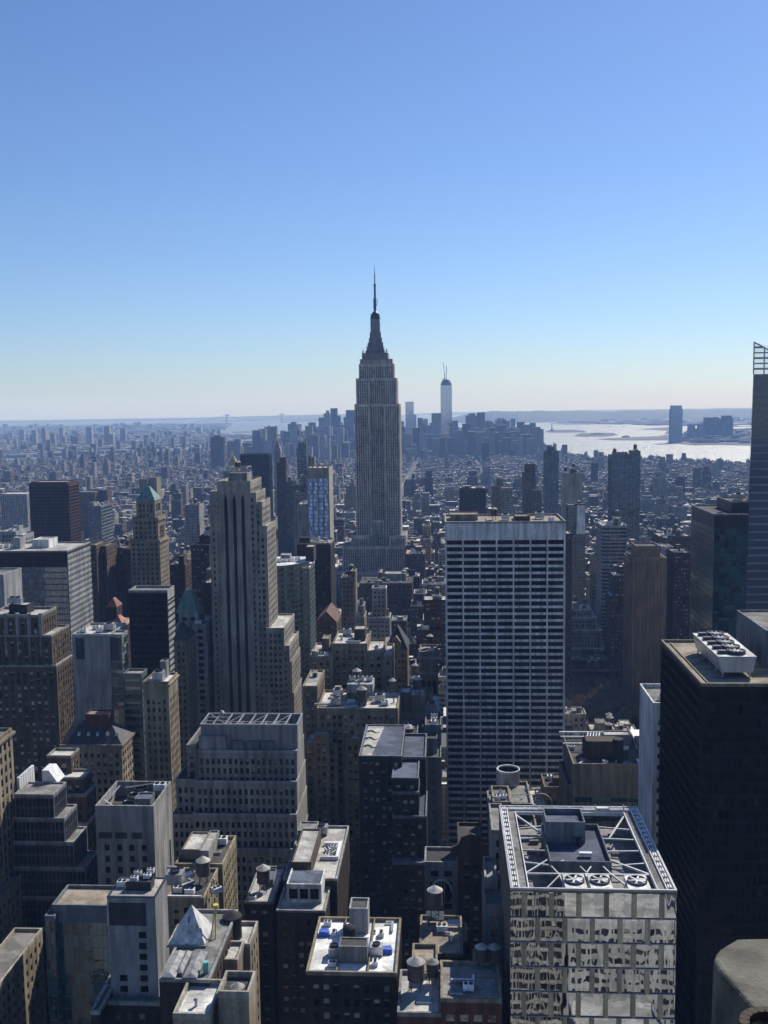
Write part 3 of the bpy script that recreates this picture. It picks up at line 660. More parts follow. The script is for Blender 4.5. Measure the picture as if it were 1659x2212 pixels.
    for xc in (x0+15.4, x0+21.3, x0+30.0):
        yc = y0+4.5; b = MB(); b.box(xc-2.55, xc+2.55, y0+.7, y0+7.9, Z-4.5, Z-.2, 0); cu = b.build('cooling_tower', ['white'], r)
        f = MB(); f.ring(xc, yc, Z-.2, Z+.3, 2.35, 2.15, 26, 0); f.cyl(xc, yc, Z-.19, Z-.17, 2.15, n=26, mat=3); f.cyl(xc, yc, Z-.17, Z+.2, .5, n=12, mat=1)
        for a in range(0, 360, 60):
            ca, sa = math.cos(R_(a+13)), math.sin(R_(a+13)); f.bar((xc+.4*ca, yc+.4*sa, Z+.1), (xc+2.05*ca, yc+2.05*sa, Z+.1), .42, 1)
        f.poly([(xc+.5, yc-.9, Z+.32), (xc+1.8, yc-.8, Z+.32), (xc+2.0, yc+.6, Z+.32), (xc+.7, yc+.9, Z+.32)], [(0, 1, 2, 3)], 2)
        f.build('fan', ['darkmetal', 'white', 'white', 'steel'], cu); LOC[cu.name] = LOC[r.name]
    cr_ = MB(); cx_, cy_ = x1-9.5, y1-3.6; cr_.box(cx_-2.2, cx_+1.2, cy_-.7, cy_+.7, Z+.2, Z+1.1, bottom=True)
    for dx in (-2.4, 1.2): cr_.bar((cx_+dx, cy_-.6, Z-.6), (cx_+dx, cy_-.6, Z+1.6), .16); cr_.bar((cx_+dx, cy_+.6, Z-.6), (cx_+dx, cy_+.6, Z+1.6), .16)
    cr_.bar((cx_-5, cy_, Z+.9), (cx_+5.5, cy_+.4, Z+1.0), .18); cr_.bar((cx_+5.2, cy_, Z-.6), (cx_+5.2, cy_, Z+1.8), .3)
    cr_.build('window_washing_rig', 'whitemetal', r)
mirror_tower()

# --- black tower at the edge with white cooling plant
def black_tower():
    k_ = 1.08; x0, y0, y1, Z = 65.8*k_, 262.4*k_, 312.0*k_, EYE-72*k_; x1 = x0+72
    r = building('black bronze tower carrying a long white cooling plant on a tan roof', [dict(x0=x0, x1=x1, y0=y0, y1=y1, z1=Z-.9, ov=(1.62, 3.8, .2, .34, .3, .4, 1.2))], 'bronze', 'glass_black', roof='roof_tan', trim='sand', group=G1, nick='black bronze tower', par=.9)
    k = MB()
    for a, c in ((2.3, 2.6),): 
        for q in ((x0+a, x0+c, y0+a, y1-a), (x0+c, x1-a, y0+a, y0+c)): k.box(*q, Z-.85, Z-.45)
    k.build('kerb', 'sand', r)
    t = MB(); a0, a1 = 72.0*k_, 82.0*k_; b0, b1 = 270.5*k_, 298.8*k_; zb, zt = Z+.8, Z+5.4
    t.poly([(a0+1.0, b0, zb), (a1-1.0, b0, zb), (a1-1, b1, zb), (a0+1, b1, zb), (a0, b0, zt), (a1, b0, zt), (a1, b1, zt), (a0, b1, zt)], [(0, 1, 5, 4), (1, 2, 6, 5), (2, 3, 7, 6), (3, 0, 4, 7), (3, 2, 1, 0)], 0)
    t.poly([(a0, b0, zt), (a1, b0, zt), (a1, b1, zt), (a0, b1, zt)], [(0, 1, 2, 3)], 1)
    for yy in np.linspace(b0+1, b1-1, 5):
        for xx in (a0+1.6, a1-1.6): t.box(xx-.2, xx+.2, yy-.2, yy+.2, Z-.85, zb+.05, 0)
    ct = t.build('cooling_plant', ['steel', 'roof_white'], r); LOC[ct.name] = LOC[r.name]
    for i in range(5):
        yc = b0+3.8+i*5.75; xc = a0+6.1
        f = MB(); f.ring(xc, yc, zt+.01, zt+1.1, 2.6, 2.35, 24); f.cyl(xc, yc, zt+.02, zt+.06, 2.35, n=24, mat=0); f.cyl(xc, yc, zt+.2, zt+.9, .6, n=10, mat=1)
        for a in range(0, 180, 45): f.bar((xc-2.3*math.cos(R_(a+i*17)), yc-2.3*math.sin(R_(a+i*17)), zt+.8), (xc+2.3*math.cos(R_(a+i*17)), yc+2.3*math.sin(R_(a+i*17)), zt+.8), .3, 1)
        f.box(xc-5.2, xc-2.9, yc-.8, yc+.8, zt+.01, zt+1.0, 0); f.build('fan', ['darkmetal', 'steel'], ct)
    bulkhead(r, 87.5*k_, 128*k_, 281.0*k_, 309.0*k_, Z-.87, Z+9.9, 'bluegrey', 'roof_grey', 'plant_room', .6)
    return r
black_tower()

# --- slab with long horizontal windows
gr = building('pale travertine slab with long dark ribbon windows and a blank band on top', [dict(blk(961, 1222, 1131, 545, 38), st='ribbon')], 'travertine', 'glass_black', roof='roof_tan', trim='palegrey', group=G1, nick='ribbon-window slab', par=1.2)
_g = FOOT[-1]
bulkhead(gr, _g[0]+3, _g[0]+18, 560, 574, _g[4], _g[4]+3.0, 'sand', 'roof_tan'); bulkhead(gr, _g[0]+38, _g[0]+46, 556, 570, _g[4], _g[4]+2.2, 'umber', 'roof_grey')
put(gr, 'tank', _g[0]+27, 563, _g[4], .8); put(gr, 'cool', _g[0]+33, 560, _g[4], .8); put(gr, 'cool', _g[0]+52, 566, _g[4], .9); put(gr, 'vent', _g[0]+22, 552, _g[4]); put(gr, 'ac', _g[0]+57, 553, _g[4])

# --- cream tower with three dark stripes
def striped_tower():
    Y = 560; B = []
    m = blk(469, 541, 1047, Y, 34); X0, X1, Z = m['x0'], m['x1'], m['z1']
    # central shaft is three deep slots between plain piers
    B.append(dict(m, st='blank', w='pairs', e='pairs', par=2.0))
    B.append(dict(blk(461, 553, 1068, Y+.8, 30), st='pairs'))
    B.append(dict(blk(456, 566, 1088, Y+2.5, 27), st='pairs')); B.append(dict(blk(452, 577, 1140, Y+1.6, 30), st='pairs'))
    B.append(dict(blk(574, 614, 1360, Y-1.2, 40), st='pairs')); B.append(dict(blk(574, 626, 1398, Y-.6, 37), st='pairs')); B.append(dict(blk(574, 631, 1432, Y+1, 34), st='pairs')); B.append(dict(blk(574, 636, 1500, Y+.3, 36), st='pairs'))
    r = building('tall cream stone tower striped by three dark vertical window slots', B, 'cream', 'glass', roof='roof_pale', trim='cream', group=G1, nick='striped cream tower', cap=100)
    s = MB(); g = MB(); w = X1-X0
    for f in (.245, .50, .755):
        c = X0+f*w; s.box(c-.9, c+.9, Y-.06, Y+.5, 3, Z-8.5, 0)
        for zz in np.arange(20, Z-9, 3.7): g.box(c-.89, c+.89, Y-.11, Y-.05, zz, zz+1.3, 0)
        s.poly([(c-.9, Y-.06, Z-8.5), (c+.9, Y-.06, Z-8.5), (c, Y-.06, Z-5)], [(0, 1, 2)], 0)
    s.build('window_slot', 'corepaint', r); g.build('spandrel', 'charcoal', r)
    z = Z+.1
    bulkhead(r, X0+5, X1-3, Y+6, Y+22, z-2, z+5.5, 'greystone', 'roof_grey', 'lift_house', .4)
    c = MB()
    for xx in np.linspace(X0+5.5, X1-3.5, 6):
        for yy in (Y+7, Y+21): c.bar((xx, yy, z+5), (xx, yy, z+9), .4)
    for yy in (Y+7, Y+21): c.bar((X0+5.5, yy, z+9), (X1-3.5, yy, z+9), .4)
    for xx in (X0+5.5, X1-3.5): c.bar((xx, Y+7, z+9), (xx, Y+21, z+9), .4); c.bar((xx, Y+7, z+9), (xx, Y+21, z+5.6), .25)
    c.build('steel_frame', 'steel', r); put(r, 'tank', X0+9, Y+14, z+5.5, .8)
striped_tower()

# --- the spired skyscraper
def spire_tower():
    Y = 1300; dx = 1.5
    def q(xl, xr, yt, dy, d, **k): return dict(blk(xl+dx, xr+dx, yt, Y+dy, d, **k))
    pl = dict(st='esb')
    B = [q(764.5, 861, 874, 6, 38, **pl), q(764, 797, 874.5, 0, 50, **pl), q(828, 861.5, 874.2, 0, 50, **pl), q(767, 856, 818.5, 8, 34, **pl), q(767.4, 796, 819, 3, 42, **pl), q(829, 855.6, 818.8, 3, 42, **pl),
         q(773, 849.5, 787.5, 12, 28, **pl), q(775.5, 846.5, 777, 15, 24, st='sparse'),
         q(801, 828.5, 1125, 1.2, 30, **pl), q(757, 796, 1158, -10, 56, st='piers'), q(839, 876, 1158.4, -10, 56, st='piers'), q(737, 884, 1181, -16, 62, st='piers'), q(722, 892, 1236, -22, 70, st='piers')]
    r = building('grey limestone skyscraper with stepped shoulders and a tall silver mast', B, 'spire_stone', 'glass', sp='alum', roof='roof_grey', trim='spire_stone', name='skyscraper', nick='spired skyscraper', cap=100)
    cx = at_y(810+dx, 770, Y+26)[0]; cy = Y+27
    zz = lambda y: at_y(810, y, cy)[2]
    px = lambda d: d/FOC*(cy*1.0)
    m = MB()
    def stage(w, y0_, y1_, w2=None):
        h = px(w)/2; z0, z1 = zz(y0_), zz(y1_)
        if w2 is None: m.box(cx-h, cx+h, cy-h, cy+h, z0, z1)
        else:
            k = px(w2)/2; m.poly([(cx-h, cy-h, z0), (cx+h, cy-h, z0), (cx+h, cy+h, z0), (cx-h, cy+h, z0), (cx-k, cy-k, z1), (cx+k, cy-k, z1), (cx+k, cy+k, z1), (cx-k, cy+k, z1)], [(0, 1, 5, 4), (1, 2, 6, 5), (2, 3, 7, 6), (3, 0, 4, 7), (4, 5, 6, 7)])
    stage(55, 778, 764); stage(43, 765, 757, 38); stage(36, 757.5, 750)
    m.build('observation_deck', 'alum', r)
    m = MB(); stage(19, 751, 690)
    for a in range(4):     # winged buttresses
        c_, s_ = math.cos(a*math.pi/2), math.sin(a*math.pi/2)
        for yb, yt_, ro in ((751, 740, 16.5), (741, 730, 14), (731, 718, 12), (719, 696, 10.2)):
            w_ = px(3.3); r0 = px(8); r1 = px(ro)
            xs_ = sorted((cx+c_*r0-abs(s_)*w_, cx+c_*r1+abs(s_)*w_)) if abs(c_) > .5 else (cx-w_, cx+w_); ys_ = sorted((cy+s_*r0, cy+s_*r1)) if abs(s_) > .5 else (cy-w_, cy+w_)
            if abs(c_) > .5: xs_ = sorted((cx+c_*r0, cx+c_*r1))
            m.box(xs_[0], xs_[1], ys_[0], ys_[1], zz(yb)+a*.02, zz(yt_)+a*.02)
    m.build('mooring_mast', 'alum', r)
    m = MB(); m.box(cx-px(2.2), cx+px(2.2), cy-px(9.9), cy-px(9.4), zz(745), zz(698)); m.build('mast_window', 'glass_black', r)
    m = MB()
    for y0_, y1_, ra, rb_ in ((690, 686, 10.6, 10.6), (686, 682, 9.6, 9.6), (682, 679.5, 10.2, 9.8), (679.5, 676, 8.2, 6.5), (676, 672, 6.5, 3.0)): m.cyl(cx, cy, zz(y0_), zz(y1_), px(ra), px(rb_), 20, bottom=True)
    m.build('dome', 'darkmetal', r)
    m = MB()
    for y0_, y1_, ra, rb_ in ((673, 645, 2.7, 2.5), (645, 618, 2.1, 1.9), (618, 614, 2.6, 2.6), (614, 592, 1.2, 1.0), (592, 572, .7, .25)): m.cyl(cx, cy, zz(y0_), zz(y1_), px(ra), px(rb_), 8)
    m.bar((cx+px(4.2), cy, zz(660)), (cx+px(4.2), cy, zz(644)), px(1.0)); m.bar((cx+px(1), cy, zz(660)), (cx+px(4.2), cy, zz(660)), px(.8)); m.bar((cx-px(3.4), cy, zz(668)), (cx-px(3.4), cy, zz(644)), px(.8))
    for y_ in range(616, 672, 6): m.bar((cx-px(2.8), cy, zz(y_)), (cx+px(2.8), cy, zz(y_)), px(.7))
    m.build('antenna', 'darkmetal', r)
    m = MB(); g = random.Random(5)
    for k in range(26):
        xx = cx+px(g.uniform(-27, 27)); yb = 764 if abs(xx-cx) > px(19) else 752; m.bar((xx, cy-px(g.uniform(15, 26)), zz(yb)), (xx, cy-px(20), zz(yb-g.uniform(4, 11))), .35)
    m.build('aerial', 'darkmetal', r)
spire_tower()

# --- grey slab with the trussed roof
def truss_tower():
    Y = 400; B = [dict(blk(433, 642.5, 1566, Y, 15), st='blank', par=.3, noroof=1), dict(blk(426, 641.5, 1626, Y-2.5, 21), st='grid'), dict(blk(421, 641.5, 1692, Y-6, 26), st='grid'), dict(blk(416, 641.3, 1763, Y-10, 31), st='grid'), dict(blk(412, 641.2, 1838, Y-14, 36), st='grid'),
         dict(blk(402, 425, 1614, Y+4, 24), st='grid'), dict(blk(378, 424, 1688, Y-1, 30), st='grid'), dict(blk(370, 424, 1764, Y-5, 34), st='grid')]
    for b in B: b['w'] = 'blank'; b['ov'] = (2.35, 3.9, .45, .38, .6, .6, 2.0)
    r = building('grey stone slab stepping down in tiers below a roof of open trusses', B, 'greystone', 'glass', roof='charcoal' if 0 else 'roof_dark', trim='palegrey', group=G1, nick='truss-roofed slab')
    b = B[0]; x0, x1, y0, y1, z = b['x0'], b['x1'], b['y0'], b['y1'], b['z1']
    d = MB(); d.quads([[(x0+.2, y0+.2, z-5), (x1-.2, y0+.2, z-5), (x1-.2, y1-.2, z-5), (x0+.2, y1-.2, z-5)]]); d.build('roof_well', 'roof_dark', r)
    t = MB()
    for q in ((x0-.1, x1+.1, y0-.1, y0+.5), (x0-.1, x1+.1, y1-.5, y1+.1), (x0-.1, x0+.5, y0+.5, y1-.5), (x1-.5, x1+.1, y0+.5, y1-.5)): t.box(*q, z-.1, z+.35, bottom=True)
    xs = np.linspace(x0, x1, 9)
    for i, xx in enumerate(xs[1:-1]): t.bar((xx, y0, z), (xx+.3, y1, z), .5)
    for i in (2, 4, 6): t.bar((xs[i], y0+1, z), (xs[i+1], y1-1, z), .25)
    t.bar((x0+1, y0+5, z), (xs[2], y0+5, z), .35); t.bar((x0+1, y0+10, z), (xs[2], y0+10, z), .35); t.bar((xs[2], y0+4, z), (xs[7], y0+4, z), .3); t.bar((x0+1, y1-1, z+.1), (xs[2], y0+1, z+.1), .3)
    t.build('roof_truss', 'steel', r)
    for i in (2, 3, 4, 5, 6):
        put(r, 'cool', (xs[i]+xs[i+1])/2, y0+8.5, z-4.9, .8)
    put(r, 'vent', xs[1]+1, y1-2, z-2, 2.0)
    tt = MB(); zb = B[1]['z1']; t0 = B[0]['x0']
    tt.box(t0-.5, t0+10.5, y0-1.7, y0-.1, zb, zb+6.5); 
    for k in range(3): tt.box(t0+13+k*6, t0+18+k*6, y0-1.4, y0-.08, zb, zb+4.3, 1)
    tt.build('plant_house', ['palegrey', 'bluegrey'], r)
    return r
truss_tower()

def pyramid(root, x0, x1, y0, y1, z0, z1, mat, name='spire_roof', top=.0, lean=(0, 0), eave=.4):
    cx, cy = (x0+x1)/2+lean[0], (y0+y1)/2+lean[1]; tx, ty = (x1-x0)/2*top, (y1-y0)/2*top; b = MB(); e = eave
    b.poly([(x0-e, y0-e, z0), (x1+e, y0-e, z0), (x1+e, y1+e, z0), (x0-e, y1+e, z0), (cx-tx, cy-ty, z1), (cx+tx, cy-ty, z1), (cx+tx, cy+ty, z1), (cx-tx, cy+ty, z1)], [(0, 1, 5, 4), (1, 2, 6, 5), (2, 3, 7, 6), (3, 0, 4, 7), (4, 5, 6, 7), (3, 2, 1, 0)])
    return b.build(name, mat, root)
def hip(root, x0, x1, y0, y1, z0, z1, mat, ridge_, name='hipped_roof', eave=.4):
    """ridge_: (xa, xb) ends of the ridge, or ('y', ya, yb)"""
    b = MB(); e = eave
    if ridge_[0] == 'y': A, B_ = ((x0+x1)/2, ridge_[1], z1), ((x0+x1)/2, ridge_[2], z1); F = [(0, 1, 4), (1, 2, 5, 4), (2, 3, 5), (3, 0, 4, 5)]
    else: A, B_ = (ridge_[0], (y0+y1)/2, z1), (ridge_[1], (y0+y1)/2, z1); F = [(0, 1, 5, 4), (1, 2, 5), (2, 3, 4, 5), (3, 0, 4)]
    b.poly([(x0-e, y0-e, z0), (x1+e, y0-e, z0), (x1+e, y1+e, z0), (x0-e, y1+e, z0), A, B_], F+[(3, 2, 1, 0)]); return b.build(name, mat, root)
def band(root, b, z, h, mat, out=.5, name='cornice'):
    m = MB(); m.box(b['x0']-out, b['x1']+out, b['y0']-out, b['y1']+out, z, z+h, bottom=True); return m.build(name, mat, root)
def panel(root, b, fx0, fx1, z0, z1, mat, name='louvre', side='n', out=.06):
    m = MB(); u, n_ = FACE[side]; O = np.array({'n': (b['x0'], b['y0'], 0), 'w': (b['x1'], b['y0'], 0), 'e': (b['x0'], b['y1'], 0)}[side], float); w = (b['x1']-b['x0']) if side == 'n' else b['y1']-b['y0']
    strips(m, O, np.array(u, float), np.array(n_, float), w*fx0, w*fx1, z0, z1, out, 0, 0); return m.build(name, mat, root)
def B_(label, blocks, wall, nick, **k): return building(label, blocks, wall, nick=nick, **k)

# left edge and lower left
a = at_y(26, 1578, 335); x1 = a[0]
B_('olive stone tower with a projecting cornice rising at the frame edge', [dict(x0=x1-40, x1=x1, y0=262, y1=335, z1=a[2], st='tall'), dict(x0=x1-40, x1=x1+3.5, y0=255, y1=338, z1=at_y(33, 1868, 338)[2], st='tall')], 'tan', 'corniced edge tower', group=G1, glass='glass', seed=1)
band(bpy.data.objects['office_tower.001'] if 0 else COL.objects[-1].parent or COL.objects[-1], dict(x0=x1-40, x1=x1, y0=262, y1=335), a[2]-1.2, .9, 'tan', .9)
cren = B_('grey brown tower with scalloped crown and buttressed corners, stepping down in wings', [
    dict(blk(-30, 87, 1334, 500, 22), st='tall', par=1.4), dict(blk(-30, 111, 1376, 499, 25), st='tall'), dict(blk(-30, 122, 1441, 498, 28), st='tall'),
    dict(blk(100, 154, 1637, 408, xs=172), st='tall', z0=3), dict(blk(118, 181, 1684, 401, xs=199), st='tall'), dict(blk(128, 187, 1722, 397, xs=208), st='tall'), dict(blk(138, 190, 1784, 393, 24), st='tall')], 'umber', 'scalloped brown tower', glass='glass_blinds', trim='greystone', group=G1, sp='brown', roof='roof_pale')
_b = FOOT[-7]; z = _b[4]
t = MB()
for xx in np.arange(_b[1]-24, _b[1]+.1, 6): t.cyl(xx, _b[2]+.3, z-9, z+2.2, 1.1, n=8); t.cyl(xx, _b[2]+.3, z-20, z-9, 1.4, n=8)
t.build('buttress', 'greystone', cren)
bulkhead(cren, at_y(20, 1330, 508)[0], at_y(59, 1330, 508)[0], 508, 517, z, z+4.5, 'charcoal', 'roof_pale', 'lift_house'); put(cren, 'cool', at_y(40, 1320, 512)[0], 512, z+4.6, .8); put(cren, 'cool', at_y(28, 1320, 512)[0], 512, z+4.6, .8)
x1 = at_y(7, 1245, 560)[0]
B_('pale grey tower showing only as a sliver at the frame edge', [dict(x0=x1-30, x1=x1, y0=560, y1=585, z1=at_y(5, 1245, 560)[2], st='blank')], 'palegrey', 'sliver tower')
bl = dict(blk(-60, 145, 1193, 640, xs=195), st='glass', w='bands', ov=(1.6, 3.9, .1, .25, .1, .3, 9.5))
bg = B_('broad blue glass slab with white bands along its sunlit side and a pale roof', [bl], 'charcoal', 'blue glass slab', glass='glass_blue', roof='roof_pale', trim='palegrey', group=G1, sp='bluegrey')
wb_ = MB()
for k in range(40):
    z = bl['z1']-2-k*3.7; wb_.box(bl['x1']-.2, bl['x1']+.12, bl['y0']+.2, bl['y1']-.2, z-1.75, z, bottom=True)
wb_.build('band', 'palegrey', bg)
bulkhead(bg, at_y(72, 1180, 662)[0], at_y(108, 1180, 662)[0], 660, 676, bl['z1'], bl['z1']+5, 'white', 'roof_pale'); bulkhead(bg, at_y(36, 1180, 662)[0], at_y(52, 1180, 662)[0], 656, 664, bl['z1'], bl['z1']+7, 'palegrey', 'roof_pale', 'lift_house')
for k in range(5): put(bg, 'ac', at_y(-20+9*k, 1185, 655)[0], 652+k*3, bl['z1'])
B_('rust brown slab of close vertical fins seen beyond the blue glass slab', [dict(blk(62, 148, 1047, 1150, 34), st='fins'), dict(blk(66, 144, 1043, 1151, 31), st='fins')], 'rust', 'rust brown slab', glass='glass_black', trim='rust')
b5 = dict(blk(190, 218, 1095, 1090, xs=243), st='curtain', w='bands')
B_('slim blue glass block with pale spandrels beside the green-roofed tower', [b5], 'bluegrey', 'slim blue block', glass='glass_blue', clutter=1)
# green pyramid tower
gb = [dict(blk(294, 334, 1082, 770, xs=348), st='tall', par=.6), dict(blk(286, 341, 1121, 768, xs=357), st='punch'), dict(blk(280, 345, 1168, 765, xs=364), st='punch')]
gt = B_('tan stone tower under a steep green copper roof', gb, 'tan', 'green-roofed tower', glass='glass', group=G1)
pyramid(gt, gb[0]['x0'], gb[0]['x1'], gb[0]['y0'], gb[0]['y1'], gb[0]['z1'], at_y(318, 1050, 784)[2], 'copper', top=.18); band(gt, gb[1], gb[1]['z1']-1.5, 1.2, 'tan', .8); band(gt, gb[2], gb[2]['z1']-1.5, 1.2, 'tan', .7)
w_ = MB()
for b, zz, h in ((gb[0], gb[0]['z1']-8, 5), (gb[1], gb[1]['z1']-22, 16)):
    for i in range(3):
        yy = b['y0']+(b['y1']-b['y0'])*(.3+.2*i); w_.box(b['x1']-.2, b['x1']+.15, yy-.9, yy+.9, zz, zz+h)
w_.build('arched_window', 'glass_black', gt)
# black box with white-striped side
b7 = dict(blk(277, 361, 1280, 600, xs=376), st='glass', w='bands', ov=(1.6, 3.8, .1, .22, .12, .3, 1.0))
bx = B_('black glass box whose narrow sunlit side is striped white', [b7], 'charcoal', 'black glass box', glass='glass_black', trim='palegrey', group=G1, sp='charcoal', par=1.5)
w_ = MB()
for k in range(40): z = b7['z1']-(1 if k else -1.2)-k*3.8; w_.box(b7['x1']-.2, b7['x1']+.12, b7['y0']+.3, b7['y1']-.2, z-(2.0 if k else 7), z, bottom=True)
w_.build('band', 'palegrey', bx)
# blank grey slab
b8 = dict(blk(155, 237, 1374, 480, 26), st='blank', w='glassw')
b8b = dict(blk(236, 263, 1374.5, 480.6, xs=276), st='glassw')
bk = B_('blank grey concrete slab with dark louvre panels and a green glass wing', [b8, b8b], 'greystone', 'blank grey slab', glass='glass_green', group=G1, trim='palegrey', roof='roof_pale')
panel(bk, b8, .09, .32, b8['z1']-11.5, b8['z1']-1, 'louvre'); panel(bk, b8b, .03, .75, b8['z1']-11.5, b8['z1']-1, 'louvre')
for k in range(4): put(bk, 'ac', b8['x0']+3+k*4, 488+(k % 2)*7, b8['z1'], 1)
put(bk, 'cool', b8['x1']-4, 492, b8['z1'], .9)
B_('green glass infill with sloping crown tucked behind the arcaded stone tower', [dict(blk(265, 306, 1459, 462, xs=318), st='bands', w='bands')], 'greenglassband', 'green glass infill', glass='glass_green', roof='roof_tan')
b10 = dict(blk(309, 364, 1477, 430, xs=384), st='pairs', ov=(2.5, 3.7, .5, .42, .4, .8, 6.5))
t10 = B_('buff stone tower with close rows of square windows and white roof plant', [b10], 'buff', 'buff stone tower', glass='glass', roof='roof_white', group=G1, clutter=1); band(t10, b10, b10['z1']-.8, .7, 'buff', .6)
# mansard
b11 = dict(blk(134, 262, 1610, 440, xs=288), st='punch', ov=(3.0, 4.0, .45, .45, .4, .8, 3))
t11 = B_('squat tan hotel under a dark slate hipped roof with round dormers', [b11], 'tan', 'slate-roofed hotel', glass='glass_blinds', par=.1, group=G1); band(t11, b11, b11['z1']-.6, 1.1, 'sand', .9)
hx = b11['z1']+.5; hip(t11, b11['x0'], b11['x1'], b11['y0'], b11['y1'], hx, hx+8.5, 'slate', (b11['x0']+3, b11['x1']-8))
d_ = MB(); 
for k in range(5): xx = b11['x0']+7+k*4.3; d_.cyl(xx, b11['y0']+3.2, hx+3.0, hx+4.6, .9, .5, 10)
d_.build('dormer', 'steel', t11)
bulkhead(t11, b11['x0']+9, b11['x0']+20, b11['y1']-12, b11['y1']-5, hx+2, hx+11.5, 'redbrick', 'roof_tan')
# stepped curtain wall
s0 = blk(31, 116, 1719, 330, xs=143)
st_ = [dict(s0, st='curtain')]
for i, (dx, yt) in enumerate(((3.4, 1768), (6.6, 1818), (10.5, 1872), (14, 1935), (17, 2000))):
    zz = at_y(116, yt+4, 329)[2]; st_.append(dict(x0=s0['x0']-1, x1=s0['x1']+dx, y0=s0['y0']-.4*(i+1), y1=s0['y1']+.3+.2*i, z1=zz, st='curtain'))
sc = B_('dark curtain-wall office block stepping down like terraces', st_, 'bluegrey', 'stepped curtain-wall block', glass='glass_black', roof='roof_grey', trim='palegrey', group=G1, sp='darkmetal', par=.6)
z = s0['z1']; t = MB(); xa, ya = s0['x0']+5, s0['y0']+12
t.poly([(xa, ya, z), (xa+5.5, ya, z), (xa+5.5, ya+7, z), (xa, ya+7, z), (xa, ya, z+4.5), (xa+2.5, ya, z+4.5), (xa+2.5, ya+7, z+4.5), (xa, ya+7, z+4.5)], [(0, 1, 5, 4), (1, 2, 6, 5), (2, 3, 7, 6), (3, 0, 4, 7), (4, 5, 6, 7)])
t.build('stair_head', 'whitemetal', sc)
t = MB()
for k in range(7): t.box(s0['x0']-1.5, s0['x0']-.6, ya-6+k*1.9, ya-4.5+k*1.9, z-8, z+4)
t.build('louvre', 'whitemetal', sc)
# grey stone block with roof machinery
b13 = dict(blk(205, 331, 1741, 330, xs=370), st='sparse', w='blank', ov=(4.2, 4.0, .6, .45, .3, 1.5, 13.0), par=.2, noroof=1)
t13 = B_('blank pale stone block with fans sunk in its open roof well', [b13], 'greystone', 'fan-roofed stone block', glass='glass_black', group=G1)
x0, x1, y0, y1, z = (b13[k] for k in ('x0', 'x1', 'y0', 'y1', 'z1'))
q = MB()
for c in ((x0+.03, x1-.03, y0+.03, y0+.6), (x0+.03, x1-.03, y1-.6, y1-.03), (x0+.03, x0+.6, y0+.6, y1-.6), (x1-.6, x1-.03, y0+.6, y1-.6)): q.box(*c, z-5.5, z+.06)
q.build('parapet', 'greystone', t13); q = MB(); q.quads([[(x0, y0, z-5.4), (x1, y0, z-5.4), (x1, y1, z-5.4), (x0, y1, z-5.4)]]); q.build('roof', 'roof_dark', t13)
q = MB(); q.box(x0+7, x0+12.5, y0+1, y1-4, z-5.4, z-2.2); ct = q.build('cooling_plant', 'roof_white', t13); LOC[ct.name] = LOC[t13.name]
for k in range(3): f = MB(); f.ring(x0+9.7, y0+5.5+k*7.5, z-2.19, z-1.2, 2.5, 2.2, 20); f.cyl(x0+9.7, y0+5.5+k*7.5, z-2.15, z-2.0, 2.2, n=20); f.build('fan', 'darkmetal', ct)
q = MB(); q.bar((x0+1, y0+6, z-.3), (x0+8, y0+3, z-3), .3); q.bar((x0+2.5, y0+10, z-.3), (x0+2.5, y1-4, z-.3), .35); q.bar((x0+5, y1-6, z-.2), (x0+14, y1-2, z-.2), .3); q.build('steel_frame', 'steel', t13)
bulkhead(t13, x1-9, x1-3.5, y0+8, y0+14, z-5.4, z-1, 'bluegrey', 'roof_blue', 'lift_house'); put(t13, 'ac', x1-3, y1-4, z-2, 1.3); put(t13, 'duct', x1-7, y1-9, z-3, .8)
panel(t13, b13, .05, .27, z-11.5, z-9.3, 'louvre', 'vent_slot'); panel(t13, b13, .33, .53, z-11.5, z-9.3, 'louvre', 'vent_slot'); panel(t13, b13, .61, .79, z-11.5, z-9.3, 'louvre', 'vent_slot')
panel(t13, b13, .78, .84, z-60, z-20, 'glass_black', 'stair_window', 'w')
# white tower
b14 = dict(blk(231, 335, 1939, 250, xs=360), st='blank', par=.25)
t14 = B_('smooth white metal-clad tower with one big dark louvre and a plant deck', [b14], 'palegrey', 'white metal tower', roof='roof_pale', trim='darkmetal', group=G1)
x0, x1, y0, y1, z = (b14[k] for k in ('x0', 'x1', 'y0', 'y1', 'z1'))
panel(t14, b14, .03, .80, z-7.6, z-1.4, 'louvre')
for k in range(9):
    zz = z-11.0-k*2.96; q = MB(); q.box(x0+(x1-x0)*.63, x0+(x1-x0)*.79, y0-.05, y0+.1, zz, zz+1.7); q.build('window', 'glass_black', t14)
    if k > 3: q = MB(); q.box(x0+(x1-x0)*.20, x0+(x1-x0)*.36, y0-.05, y0+.1, zz, zz+1.7); q.build('window', 'glass_black', t14)
q = MB(); q.box(x0+4, x0+10.3, y0+4, y1-4, z, z+1.6, 0, 1)
for c in ((x0+3.8, x0+10.5, y0+3.8, y0+4), (x0+3.8, x0+10.5, y1-4, y1-3.8), (x0+10.3, x0+10.5, y0+4, y1-4)): q.box(*c, z, z+2.4)
q.build('plant_deck', ['darkmetal', 'roof_dark'], t14)
for k in range(4): put(t14, 'ac', x0+5.5+(k % 2)*3, y0+6+k*1.6, z+1.6, .6); put(t14, 'mast', x0+5+k*1.5, y0+9, z+1, .4)
put(t14, 'ac', x0+2.2, y0+6, z, .8)
